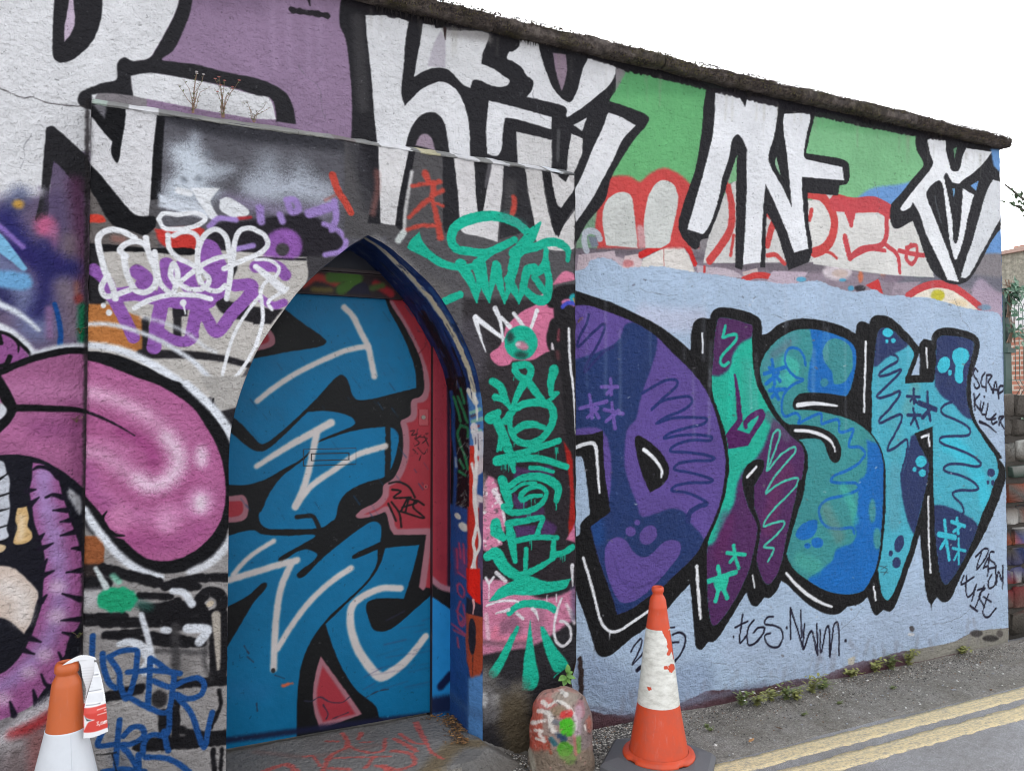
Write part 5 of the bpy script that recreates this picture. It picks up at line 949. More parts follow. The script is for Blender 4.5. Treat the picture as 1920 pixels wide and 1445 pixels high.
# ragged dark roots and drips under the coping
V, Fc = [], []
for i in range(900):
    x = RND.uniform(.9, 5.2); d = vnoise(np.array([x]), np.array([0.0]), .2, 44)[0]
    if d < -.1: continue
    z = COP_Z0-RND.uniform(0, .01); h = RND.uniform(.006, .035)*(d+.4); w = RND.uniform(.001, .004); y = -.003-RND.uniform(0, .012)
    b0 = len(V); V += [(x-w, y, z+.006), (x+w, y, z+.006), (x+RND.uniform(-.008, .008), y-.002, z-h), (x, y-.006, z+.006)]; Fc += [(b0, b0+1, b0+2), (b0+1, b0+3, b0+2), (b0+3, b0, b0+2)]
mesh_obj("hanging_roots", V, Fc, M_MOSS[1], parent=wall, kind="stuff")

# ------------------------------------------------------------------ arched door surround
sur = empty("arched_door_surround", (0.84, BOX_Y, 0), label="projecting rendered surround with a pointed arch round the blue graffiti door", cat="doorway", kind="thing")
def child(o):                                  # keep world placement under the surround
    o.matrix_parent_inverse = sur.matrix_world.inverted(); return o
bpy.context.view_layer.update()
# snap the sampling grid to the arch
from math import inf
def inside_arch(X, Z):
    c = np.zeros(X.shape, bool); n = len(ARCH)
    for i in range(n):
        a, b = ARCH[i], ARCH[(i+1) % n]
        if a[1] == b[1]: continue
        cond = ((a[1] > Z) != (b[1] > Z))
        xi = a[0]+(Z-a[1])/(b[1]-a[1])*(b[0]-a[0]); c ^= cond & (X < xi)
    return c
XB, ZB = S.X.astype(np.float64).copy(), S.Z.astype(np.float64).copy()
ins = inside_arch(XB, ZB)
fin = ins[:-1, :-1].astype(int)+ins[1:, :-1]+ins[:-1, 1:]+ins[1:, 1:]
strad = (fin > 0) & (fin < 4); kb = fin < 4
near = np.zeros_like(ins)
near[:-1, :-1] |= strad; near[1:, :-1] |= strad; near[:-1, 1:] |= strad; near[1:, 1:] |= strad
near &= ins
q = np.stack([XB[near], ZB[near]], 1); best = np.full(len(q), inf); bp = q.copy()
for i in range(len(ARCH)-1):
    a, b = ARCH[i], ARCH[i+1]; d = b-a; L = d@d
    if L < 1e-12: continue
    t = np.clip(((q-a)@d)/L, 0, 1)[:, None]; p = a+t*d; dd = np.linalg.norm(q-p, axis=1)
    m = dd < best; best[m] = dd[m]; bp[m] = p[m]
XB[near], ZB[near] = bp[:, 0], bp[:, 1]
rel = relief(XB, ZB, 105)*1.15; rel[near] *= .3
edge = np.minimum(np.minimum(XB-BOX_X0, BOX_X1-XB), BOX_TOP-ZB); rel -= np.clip(.012-edge, 0, .012)*.5
# chipped lower right arris
chip = np.clip((XB-1.825)/.035, 0, 1)*np.clip(1-np.abs(ZB-.30)/.10, 0, 1); rel -= chip*.05
Pb = np.stack([XB, BOX_Y-rel, ZB], -1)
child(grid_obj("painted_face", Pb, S.out(), M_RENDER, kb, parent=sur))
bm = bmesh.new()
add_box(bm, BOX_X0+.002, ARX0-.004, BOX_Y+.012, .02, -.05, BOX_TOP-.012); add_box(bm, ARX1+.02, BOX_X1-.006, BOX_Y+.06, .02, -.05, BOX_TOP-.012)
child(bm_obj("surround_core", bm, M_BACK, parent=sur))
for xx, fl in ((BOX_X0, True), (BOX_X1, False)):
    gy = np.linspace(BOX_Y+.001, .01, 8); gz = np.arange(-.03, BOX_TOP, .02); GY, GZ = np.meshgrid(gy, gz)
    cc = np.empty(GY.shape+(3,), np.float32); cc[:] = lin((96, 92, 94)); cc[(GZ > .2) & (GZ < .42)] = lin((92, 74, 66))
    GX = np.full(GY.shape, xx)+vnoise(GY, GZ, .05, 3)*.003
    if not fl: GX -= np.clip(1-np.abs(GZ-.30)/.10, 0, 1)*.035*np.clip((0-GY)/.1, 0, 1)
    child(grid_obj("side_return", np.stack([GX, GY, GZ], -1), cc, M_RENDER, flip=fl, parent=sur))
# ledge: sloped weathering with a small drip nose
nx = len(xsB)
lp = [(.004, BOX_TOP+.048), (-.03, BOX_TOP+.033), (-.065, BOX_TOP+.016), (BOX_Y+.004, BOX_TOP+.001), (BOX_Y-.004, BOX_TOP-.003), (BOX_Y-.004, BOX_TOP-.008), (BOX_Y+.006, BOX_TOP-.010)]
Pl = np.zeros((len(lp), nx, 3)); cl = np.zeros((len(lp), nx, 3), np.float32); LO = LS.out()
for j, (y, z) in enumerate(lp):
    Pl[j, :, 0] = xsB; Pl[j, :, 1] = y+vnoise(xsB, xsB*0+j, .03, 71)*.0025; Pl[j, :, 2] = z+vnoise(xsB, xsB*0+j, .05, 72)*.004+vnoise(xsB, xsB*0, .3, 73)*.003
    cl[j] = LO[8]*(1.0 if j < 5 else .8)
child(grid_obj("ledge", Pl, cl, M_RENDER, flip=True, parent=sur))

# reveal of the arch (right splay, soffit, left jamb)
AR = ARCH[::-1]
def arc_pt(s):
    i = np.clip(np.searchsorted(arc, s)-1, 0, len(AR)-2); t = (s-arc[i])/np.maximum(seg[i], 1e-9)
    return AR[i]+(AR[i+1]-AR[i])*t[:, None]
pt = arc_pt(sR); tan = np.gradient(pt, axis=0); tan /= np.linalg.norm(tan, axis=1)[:, None]
nrm = np.stack([-tan[:, 1], tan[:, 0]], 1)                      # towards the opening
apx = np.argmax(pt[:, 1]); wgt = np.clip((apx-np.arange(len(pt)))/60.0, 0, 1)
Pr = np.zeros((len(sR), len(xsR), 3))
for j, c in enumerate(xsR):
    if c >= 877: t = (905.5-c)/28.5; y = BOX_Y+.08*t; sh = .035*t
    else: y = BOX_Y+.08+(877-c)/41*.26; sh = .035
    Pr[:, j, 0] = pt[:, 0]+nrm[:, 0]*sh*wgt; Pr[:, j, 2] = pt[:, 1]+nrm[:, 1]*sh*wgt; Pr[:, j, 1] = y
dn = vnoise(*np.meshgrid(xsR*.003, sR), .03, 63)*.0018
Pr[:, :, 0] += nrm[:, 0:1]*dn; Pr[:, :, 2] += nrm[:, 1:2]*dn
child(grid_obj("reveal", Pr, RS.out(), M_REVEAL, parent=sur))

# door frame: head, stiles, tympanum
Pf = np.stack([FS.X, np.full(FS.X.shape, FRAME_Y), FS.Z], -1); xf = (xsF[:-1]+xsF[1:])/2; zf = (zsF[:-1]+zsF[1:])/2
kf = (xf[None] > 1.2525)+(zf[:, None] > 2.119) > 0
fr = child(grid_obj("door_frame", Pf, FS.out(), M_STEEL, kf, parent=sur))
M_DKB = plain("dark_blue_paint", lc(20, 26, 44), .5, 50, .3, .003)
M_DKE = plain("dark_edge_paint", lc(40, 24, 30), .5, 50, .2, .002)
bm = bmesh.new(); add_box(bm, 1.2535, 1.36, FRAME_Y+.002, .30, .08, 2.119); add_box(bm, .24, 1.36, FRAME_Y+.002, .30, 2.1205, 2.222)
add_box(bm, 1.2505, 1.2534, FRAME_Y+.001, .26, .13, 2.119); add_box(bm, .24, 1.25, FRAME_Y+.001, .26, 2.1145, 2.1185)
add_box(bm, .24, 1.36, FRAME_Y-.012, FRAME_Y+.03, 2.2235, 2.238)
o = child(bm_obj("frame_rebate", bm, M_DKE, parent=sur))
bm = bmesh.new(); add_box(bm, .24, 1.36, .232, .29, 2.239, 2.45); child(bm_obj("tympanum", bm, M_DKB, parent=sur))
# door leaf
_a, _b, _c, _d = PY(569, 873, DOOR_Y), PY(667, 840, DOOR_Y), PY(583, 864, DOOR_Y), PY(655, 848, DOOR_Y)
_pl8 = ((DS.X > _a.x) & (DS.X < _b.x) & (DS.Z > _a.z) & (DS.Z < _b.z))*.0035-((DS.X > _c.x) & (DS.X < _d.x) & (DS.Z > _c.z) & (DS.Z < _d.z))*.004
dp = np.stack([DS.X, DOOR_Y-_pl8-(vnoise(DS.X, DS.Z, .35, 201)*.0012+vnoise(DS.X, DS.Z, .03, 202)*.0002), DS.Z], -1)
door = child(grid_obj("door", dp, DS.out(), M_STEEL, parent=sur)); door["label"] = "flat steel door painted with blue, black and red graffiti letters"
def dpart(name, bm, mat):
    return bm_obj(name, bm, mat, parent=door)
M_LBX = plain("painted_plate", lc(24, 96, 148), .4, 60, .1, .001); M_SLOT = plain("slot_dark", lc(14, 16, 20), .6); M_LOCK = plain("painted_lock", lc(150, 48, 58), .4, 60, .1, .001); M_SCUFF = plain("scuffed_metal", lc(120, 110, 104), .4, var=.3)
def framebars(x0, x1, z0, z1, w, y, d):
    bm = bmesh.new()
    add_box(bm, x0, x1, y-d, y, z0, z0+w); add_box(bm, x0, x1, y-d, y, z1-w, z1); add_box(bm, x0, x0+w, y-d, y, z0+w, z1-w); add_box(bm, x1-w, x1, y-d, y, z0+w, z1-w); return bm
a, b = PY(569, 873, DOOR_Y), PY(667, 840, DOOR_Y)
dpart("letter_plate", framebars(a.x-.0015, b.x+.0015, a.z-.0015, b.z+.0015, .003, DOOR_Y-.001, .002), M_SLOT)
a, b = PY(583, 864, DOOR_Y), PY(655, 848, DOOR_Y)
dpart("letter_flap", framebars(a.x, b.x, a.z, b.z, .0035, DOOR_Y+.001, .0045), M_SLOT)
a, b = PY(785, 797, DOOR_Y), PY(802, 767, DOOR_Y); bm = bmesh.new(); add_box(bm, a.x, b.x, DOOR_Y-.006, DOOR_Y, a.z, b.z); bmesh.ops.bevel(bm, geom=bm.edges[:], offset=.003, segments=2); dpart("lock_plate", bm, M_LOCK)
def disc(c, r, d, n=16):
    bm = bmesh.new(); bmesh.ops.create_cone(bm, cap_ends=True, segments=n, radius1=r, radius2=r*.9, depth=d, matrix=Matrix.Translation(c)@Matrix.Rotation(math.pi/2, 4, 'X')); return bm
c = PY(794, 782, DOOR_Y-.008); dpart("lock_cylinder", disc(c, .011, .006), M_SCUFF)
c = PY(798, 912, DOOR_Y-.003); dpart("escutcheon", disc(c, .013, .005), M_LOCK); dpart("keyhole", disc(Vector((c.x, c.y-.003, c.z)), .004, .004, 8), M_SLOT)

# ------------------------------------------------------------------ ground
def asphalt(name, base, worn, gscale=170, bstr=.9, patch=1.3):
    m, nt, b = new_mat(name); v = obj_vec(nt)
    n1 = noise_node(nt, gscale, 4, .75, v); n2 = noise_node(nt, patch, 5, .6, v); vo = nt.nodes.new("ShaderNodeTexVoronoi"); vo.inputs['Scale'].default_value = gscale*.7; nt.links.new(v, vo.inputs['Vector'])
    g = ramp(nt, n1.outputs[0], [(.3, tuple(c*.45 for c in base[:3])+(1,)), (.52, base), (.7, worn)])
    n4 = noise_node(nt, 28, 5, .7, v); g = mixc(nt, 1.0, g, ramp(nt, n4.outputs[0], [(.35, (.82, .81, .79, 1)), (.65, (1.12, 1.12, 1.12, 1))]), 'MULTIPLY')
    d = ramp(nt, n2.outputs[0], [(.3, (.74, .71, .66, 1)), (.7, (1.15, 1.15, 1.17, 1))])
    nt.links.new(mixc(nt, 1.0, g, d, 'MULTIPLY'), b.inputs['Base Color']); b.inputs['Roughness'].default_value = .9
    p = bump(nt, b, vo.outputs['Distance'], bstr*.6, .005); bump(nt, b, n1.outputs[0], bstr, .006, p); return m
M_ROAD = asphalt("road_asphalt", lc(150, 150, 153), lc(196, 196, 199)); M_VERGE = asphalt("verge_tarmac", lc(132, 128, 122), lc(176, 173, 168), 120, 1.2, 3.5)
gx = np.concatenate([[-60, -20, -8], np.linspace(-4, 8, 61), [14, 30, 70]]); gy = np.concatenate([[-60, -20, -8], np.linspace(-4.5, -.48, 30), [0.02, 8, 30, 70]])
GX, GY = np.meshgrid(gx, gy)
grid_obj("road", np.stack([GX, GY, np.where(GY > .01, -.012, 0)], -1), None, M_ROAD, kind="structure")
# verge: patched strip along the wall foot, debris banked against the wall
vx = np.linspace(-4.2, 9, 700); vy = np.linspace(-.50, .01, 40); VX, VY = np.meshgrid(vx, vy); t = np.clip((VY+.5)/.5, 0, 1)
vz = .004+np.minimum(t*4, 1)*(.004+np.clip(t-.55, 0, 1)**2*.10*(.6+.5*vnoise(VX, VY, .35, 300))+vnoise(VX, VY, .05, 301)*.0022+vnoise(VX, VY, .014, 302)*.0014)
VM = np.stack([VX, VY+vnoise(VX, VY*0, .2, 305)*.012*(t < .05), vz], -1); VM = np.concatenate([VM[:1], VM]); VM[0, :, 2] = -.003
grid_obj("verge", VM, None, M_VERGE, kind="structure")
def yline_mat():
    m, nt, b = new_mat("worn_yellow_paint"); v = obj_vec(nt)
    n = noise_node(nt, 90, 5, .75, v); st = noise_node(nt, 14, 4, .7, obj_vec(nt, (1.0, 6.0, 1)))
    nt.links.new(mixc(nt, ramp(nt, mixc(nt, .45, n.outputs[0], st.outputs[0]), [(.40, (0, 0, 0, 1)), (.54, (1, 1, 1, 1))]), lc(152, 146, 134), ramp(nt, n.outputs[0], [(.3, lc(204, 182, 136)), (.7, lc(220, 202, 162))])), b.inputs['Base Color'])
    b.inputs['Roughness'].default_value = .8; bump(nt, b, n.outputs[0], .8, .004); return m
M_YEL = yline_mat()
for y0, y1 in ((-.632, -.528), (-.800, -.692)):
    lx = np.linspace(-4.5, 9.5, 1600); LY = np.linspace(y0, y1, 6); LX2, LY2 = np.meshgrid(lx, LY)
    e = np.where((LY2 == y0) | (LY2 == y1), 1, 0); LY2 = LY2+e*(vnoise(LX2, LY2, .05, 310)*.007+vnoise(LX2, LY2, .02, 311)*.004)
    RM = np.stack([LX2, LY2, np.full(LX2.shape, .0042)], -1); RM = np.concatenate([RM[:1], RM, RM[-1:]]); RM[[0, -1], :, 2] = -.003
    grid_obj("road_marking", RM, None, M_YEL, kind="structure")
# doorstep slab with red tag
STEP_Z = .13
sx = np.arange(.22, 1.62, .0052); sy = np.arange(-.30, .26, .0052)
GS = Surf(sx, sy, convZ(STEP_Z), 401, (120, 118, 116)); GS.u = .0024; GS.g2 = vnoise(GS.X, GS.Y if hasattr(GS, 'Y') else GS.Z, .012, 4)
def paint_step(S):
    S.line(N("0,1290 400,1330 900,1250"), 60, (132, 104, 98), 14, .5); S.line(N("1300,1440 1500,1250 1650,1230"), 160, (116, 100, 74), 26, .8)
    rd = (190, 88, 82)
    for t, w in (("1200,1080 1260,1200 1320,1300 1400,1350", (56, 30, 20)), ("650,1160 690,1250 560,1330 500,1440", 40), ("790,1150 770,1200", 40), ("530,1215 610,1220", 26), ("680,1250 800,1300 950,1290 970,1200", 30), ("780,1230 880,1220", 20), ("1040,1200 1200,1290", 44), ("1080,1160 1180,1230 1280,1240", 34), ("520,1350 800,1340 1000,1330", 24), ("1020,1290 1160,1310 1190,1370 1080,1420 900,1400", 36), ("350,1330 430,1330 480,1400", 24), ("60,1440 240,1390 300,1440", 50), ("560,1420 700,1430", 40), ("960,1400 1000,1440", 60), ("820,1420 880,1340", 30)): S.line(N(t), w, rd, 5, .8, 4)
paint_step(GS); GS.weather(.12, seed=405)
zz_ = np.full(GS.X.shape, STEP_Z)+vnoise(GS.X, GS.Z, .2, 410)*.004+vnoise(GS.X, GS.Z, .02, 411)*.0012
fall = np.clip((GS.X-1.36+np.clip(-GS.Z-.2, 0, 1)*1.2)/.20, 0, 1)*np.clip((-GS.Z-.05)/.06, 0, 1); zz_ -= fall*.125+vnoise(GS.X, GS.Z, .03, 413)*.004*fall
zz_[GS.Z < -.294] = -.02
dcol = GS.out(); dcol = dcol*(1-fall[..., None]*.6)+lin((84, 74, 60))*fall[..., None]*.6
step = empty("doorstep", (0.84, -.1, 0), label="worn concrete doorstep tagged in faded red in front of the door", cat="doorstep")
bpy.context.view_layer.update()
o = grid_obj("step_top", np.stack([GS.X, GS.Z, zz_], -1), dcol, M_ROUGH, parent=step); o.matrix_parent_inverse = step.matrix_world.inverted()
bm = bmesh.new(); add_box(bm, .225, 1.20, -.296, .25, -.02, STEP_Z-.012); o = bm_obj("step_body", bm, M_VERGE, parent=step); o.matrix_parent_inverse = step.matrix_world.inverted()
# ------------------------------------------------------------------ generic builders
def lathe(prof, n=48, cap=True):
    bm = bmesh.new(); rings = []
    for r, z in prof: rings.append([bm.verts.new((r*math.cos(2*math.pi*k/n), r*math.sin(2*math.pi*k/n), z)) for k in range(n)])
    for a, b in zip(rings[:-1], rings[1:]):
        for k in range(n): bm.faces.new((a[k], a[(k+1) % n], b[(k+1) % n], b[k]))
    if cap: bm.faces.new(rings[0][::-1])
    return bm
def sample(SF, px, py):                        # bilinear look-up in a surface painted in image pixels
    u = np.clip(np.interp(px, SF.xs, np.arange(len(SF.xs))), 0, len(SF.xs)-1.001); v = np.clip(np.interp(-py, SF.zs, np.arange(len(SF.zs))), 0, len(SF.zs)-1.001)
    i, j = u.astype(int), v.astype(int); fu, fv = (u-i)[:, None], (v-j)[:, None]; R = SF.rgb
    return (R[j, i]*(1-fu)+R[j, i+1]*fu)*(1-fv)+(R[j+1, i]*(1-fu)+R[j+1, i+1]*fu)*fv

# ------------------------------------------------------------------ traffic cones
def plastic(name, col, rough=.45, dirt=.5, zdirt=None):
    m, nt, b = new_mat(name); v = obj_vec(nt)
    n = noise_node(nt, 14, 6, .7, v); s = noise_node(nt, 60, 4, .7, obj_vec(nt, (1, 1, .18)))
    c = mixc(nt, ramp(nt, n.outputs[0], [(.45, (0, 0, 0, 1)), (.8, (dirt,)*3+(1,))]), col, tuple(x*.6+.03 for x in col[:3])+(1,))
    c = mixc(nt, ramp(nt, s.outputs[0], [(.58, (0, 0, 0, 1)), (.75, (dirt*.6,)*3+(1,))]), c, tuple(min(1, x*.7+.12) for x in col[:3])+(1,))
    nt.links.new(c, b.inputs['Base Color']); b.inputs['Roughness'].default_value = rough
    bump(nt, b, s.outputs[0], .12, .003); return m
M_ORG = plastic("orange_plastic", lc(200, 70, 32), .5, .8); M_ORG2 = plastic("faded_orange_plastic", lc(184, 88, 36), .45, .45)
M_RUB = plastic("recycled_rubber", lc(92, 92, 96), .7, .5); M_RUB2 = plastic("black_rubber_base", lc(50, 50, 54), .7, .6)
def sleeve_mat():
    m, nt, b = new_mat("white_sleeve"); v = obj_vec(nt)
    n = noise_node(nt, 22, 6, .75, obj_vec(nt, (1, 1, 2.2))); w = nt.nodes.new("ShaderNodeTexWave"); w.inputs['Scale'].default_value = 9; w.inputs['Distortion'].default_value = 9; w.inputs['Detail'].default_value = 4; w.bands_direction = 'Z'; nt.links.new(v, w.inputs['Vector'])
    nt.links.new(ramp(nt, n.outputs[0], [(.3, lc(176, 174, 166)), (.55, lc(214, 213, 206)), (.75, lc(226, 226, 221))]), b.inputs['Base Color']); b.inputs['Roughness'].default_value = .5
    p = bump(nt, b, w.outputs[0], .08, .003); bump(nt, b, n.outputs[0], .35, .004, p); return m
M_SLV = sleeve_mat(); M_SLV2 = plastic("white_cone_plastic", lc(208, 212, 218), .45, .3)

cone_p = PZ(1235, 1417, .05); cone_p.z = 0.008
cone = empty("traffic_cone", cone_p, label="tall orange traffic cone with a torn white sleeve on a grey rubber base", cat="traffic cone")
prof = [(.131, .062), (.129, .075), (.121, .12), (.112, .17), (.1025, .225), (.0925, .283), (.072, .45), (.0535, .60), (.0525, .612), (.0450, .66), (.0400, .700), (.0405, .703), (.0385, .708), (.0362, .733), (.030, .748), (.0235, .757), (.0225, .765), (.0262, .771), (.0275, .779), (.0262, .789), (.021, .794), (.0165, .792), (.0150, .78), (.0148, .70)]
bm_obj("cone_body", lathe(prof, 64), M_ORG, smooth=True, parent=cone)
fl = [(.132, .048), (.158, .048), (.160, .056), (.156, .066), (.140, .069), (.131, .074)]
bm = bmesh.new(); n = 72
rings = [[bm.verts.new(((r+(.0 if (k % 18) > 2 or j == 0 or j > 3 else -.012))*math.cos(2*math.pi*k/n), (r+(.0 if (k % 18) > 2 or j == 0 or j > 3 else -.012))*math.sin(2*math.pi*k/n), z)) for k in range(n)] for j, (r, z) in enumerate(fl)]
for a, b in zip(rings[:-1], rings[1:]):
    for k in range(n): bm.faces.new((a[k], a[(k+1) % n], b[(k+1) % n], b[k]))
bm_obj("flange", bm, M_ORG, smooth=True, parent=cone)
# sleeve with its torn places cut out by camera projection into image-pixel outlines
ZC = Tile(1100, 1080, 3.958)
torn = [ZC("558,398c 575,440 585,455 600,500 590,515 605,545 590,575 610,590 632,560 640,600 650,622c 645,520 632,470 622,398c"), ZC("570,670c 600,660 605,680 615,655 645,650 650,690 625,715 600,690 575,690"), ZC("450,818c 478,820c 482,845c 452,845c")]
def inpoly(P, x, y):
    c = np.zeros(len(x), bool)
    for i in range(len(P)):
        a, b = P[i], P[(i+1) % len(P)]
        if a[1] == b[1]: continue
        c ^= ((a[1] > y) != (b[1] > y)) & (x < a[0]+(y-a[1])/(b[1]-a[1])*(b[0]-a[0]))
    return c
nz, na = 90, 220; zz2 = np.linspace(.281, .612, nz); an = np.linspace(0, 2*math.pi, na); AN, ZZ = np.meshgrid(an, zz2)
pr = np.array(prof); RR = np.interp(ZZ, pr[:19, 1], pr[:19, 0])+.0012+vnoise(AN*.06, ZZ, .012, 77)*.0004
SP = np.stack([RR*np.cos(AN), RR*np.sin(AN), ZZ], -1)
mid = (SP[:-1, :-1]+SP[1:, 1:]+SP[1:, :-1]+SP[:-1, 1:])/4; cw = mid.reshape(-1, 3)+np.array(cone_p); cxx, cyy = image_px(cw)
vd = (cw-np.array([0, -CAM_D, CAM_H])); front = (mid.reshape(-1, 3)[:, :2]*vd[:, :2]).sum(1) < 0
cxx = cxx+vnoise(cxx, cyy, 2.5, 5)*.9; hole = np.zeros(len(cxx), bool)
for t in torn: hole |= inpoly([p[:2] for p in spline(t, True, 4)], cxx, cyy)
hole &= front
grid_obj("reflective_sleeve", SP, None, M_SLV, ~hole.reshape(nz-1, na-1), parent=cone)
def cone_base(parent, r, h, mat, sides=8, rot=0.0):
    bm = bmesh.new(); rings = []
    for rr, z in ((r, 0), (r*1.0, h*.35), (r*.93, h*.7), (r*.70, h), (r*.60, h*1.02), (r*.58, h*.9)):
        ring = []
        for k in range(sides*4):
            a = 2*math.pi*k/(sides*4)+rot; s = math.pi/sides; d = rr/math.cos(((a-rot+s) % (2*s))-s) if rr > r*.65 else rr/math.cos(s)*.99
            ring.append(bm.verts.new((d*math.cos(a), d*math.sin(a), z)))
        rings.append(ring)
    for a, b in zip(rings[:-1], rings[1:]):
        for k in range(len(a)): bm.faces.new((a[k], a[(k+1) % len(a)], b[(k+1) % len(a)], b[k]))
    bm.faces.new(rings[-1]); return bm_obj("base", bm, mat, parent=parent)
cone_base(cone, .235, .052, M_RUB, 6, .25)

c2_p = Vector((-.214, -.446, 0.006))
cone2 = empty("traffic_cone", c2_p, label="orange and white traffic cone with a paper leaflet stuck in its top", cat="traffic cone")
prof2 = [(.172, .05), (.166, .075), (.0566, .576), (.0560, .580), (.0475, .665), (.0425, .715), (.0405, .727), (.0330, .742), (.0300, .749), (.0300, .752), (.0345, .757), (.0350, .768), (.0330, .780), (.0285, .787), (.0240, .788), (.0225, .780), (.021, .70)]
up = [p for p in prof2 if p[1] >= .576]
bm_obj("cone_top", lathe(up, 56, False), M_ORG2, smooth=True, parent=cone2)
lo = [(.175, .05), (.168, .078), (.0585, .5755), (.0592, .579), (.0572, .5805)]
bm_obj("white_sleeve", lathe(lo, 56, False), M_SLV2, smooth=True, parent=cone2)
bm = bmesh.new()                                 # moulding seam down the front
for (ra, za), (rb, zb) in zip(lo[1:3], lo[2:4]):
    pass
a = math.radians(-72); ca, sa = math.cos(a), math.sin(a)
v = [bm.verts.new(((r+dr)*math.cos(a+da), (r+dr)*math.sin(a+da), z)) for r, z in ((.168, .08), (.0590, .574)) for da, dr in ((-.012, 0), (0, .0016), (.012, 0))]
bm.faces.new((v[0], v[1], v[4], v[3])); bm.faces.new((v[1], v[2], v[5], v[4])); bm_obj("seam", bm, M_SLV2, parent=cone2)
cone_base(cone2, .25, .05, M_RUB2, 4, .4)

# leaflet caught in the cone top
LY = -.452
ZL = Tile(60, 1200, 5.9)
lx = atY(np.arange(110, 206, .7), np.full(138, 1300.0), LY)[0][:, 0]; z0, z1 = PY(160, 1376, LY).z, PY(160, 1222, LY).z
PSf = Surf(lx, np.arange(z0, z1, .0011), convY(LY), 501, (226, 227, 230)); PSf.g2 *= .3
PSf.fill(ZL("560,695c 860,640c 870,905c 560,955c"), (202, 62, 52), 1); PSf.fill(ZL("585,765c 620,790 705,803 640,830 610,880 590,925c"), (226, 226, 228), 1); PSf.fill(ZL("595,775c 620,800 670,808 620,820c"), (40, 60, 62), 1)
for t in ("735,700 820,685", "810,712 828,708", "740,752 825,740"): PSf.line(ZL(t), 9, (226, 210, 206), .9, k=5.9)
for t in ("730,830 745,828 735,845 750,858 730,862", "760,862 757,872", "772,838 792,838 794,856 774,858 772,838", "802,852 804,854", "812,834 812,856", "806,836 820,832", "826,832 827,854", "820,834 834,830"): PSf.line(ZL(t), 8, (232, 230, 230), .9, k=5.9)
for t in ("690,348 735,342", "640,515 770,495", "610,658 760,636"): PSf.line(ZL(t), 8, (96, 98, 104), 1, .9, 2, k=5.9)
for i in range(12): PSf.line(ZL("%d,%d %d,%d" % (680-i*4, 375+i*11, 760+i*2, 368+i*11)), 2.5, (150, 152, 156), .8, .5, k=5.9)
for i in range(8): PSf.line(ZL("%d,%d %d,%d" % (640-i*3, 540+i*12, 790, 528+i*12)), 2.5, (150, 152, 156), .8, .5, k=5.9)
for i in range(7): PSf.line(ZL("%d,%d %d,%d" % (560, 300+i*30, 680, 290+i*30)), 2.5, (160, 164, 168), .8, .4, k=5.9)
M_PAP, nt_, b_ = new_mat("leaflet_paper"); at_ = nt_.nodes.new("ShaderNodeAttribute"); at_.attribute_name = "paint"; nt_.links.new(at_.outputs['Color'], b_.inputs['Base Color']); b_.inputs['Roughness'].default_value = .45
leaf = empty("paper_leaflet", (c2_p.x+.04, LY, .78), label="folded white and red paper leaflet hanging from the orange cone's tip", cat="leaflet")
bpy.context.view_layer.update()
def panel(name, poly, yoff):
    P = [p[:2] for p in spline(poly, True, 3)]; cx_, cy_ = np.meshgrid((PSf.xs[:-1]+PSf.xs[1:])/2, (PSf.zs[:-1]+PSf.zs[1:])/2)
    W3 = np.stack([cx_.ravel(), np.full(cx_.size, LY), cx_.ravel()*0+cy_.ravel()], 1); qx, qy = image_px(W3)
    k = inpoly(P, qx, qy).reshape(cx_.shape)
    Pn = np.stack([PSf.X, LY+yoff(PSf.X, PSf.Z), PSf.Z], -1)
    o = grid_obj(name, Pn, PSf.out(), M_PAP, k, parent=leaf); o.matrix_parent_inverse = leaf.matrix_world.inverted()
    sm = o.modifiers.new("thick", 'SOLIDIFY'); sm.thickness = .0004
lcx = c2_p.x
panel("front_page", ZL("700,205c 722,215c 760,330 815,570 848,955c 583,1016c 583,750 600,640 640,500 690,330c"), lambda X, Z: -.030-.02*np.clip((.76-Z)/.12, 0, 1)+.010*np.sin((X-lcx)*60)*np.clip((.74-Z)/.1, 0, 1))
panel("back_page", ZL("515,212c 560,195 690,205c 690,330 600,620 585,900c 560,800 600,540 560,400 540,270"), lambda X, Z: -.012-.006*np.sin(X*50))
panel("top_fold", ZL("350,235c 420,195 520,155 600,155 700,185c 715,215c 600,212 520,210 440,225"), lambda X, Z: -.01+.030*np.sin((X-lcx)*18)-.022)

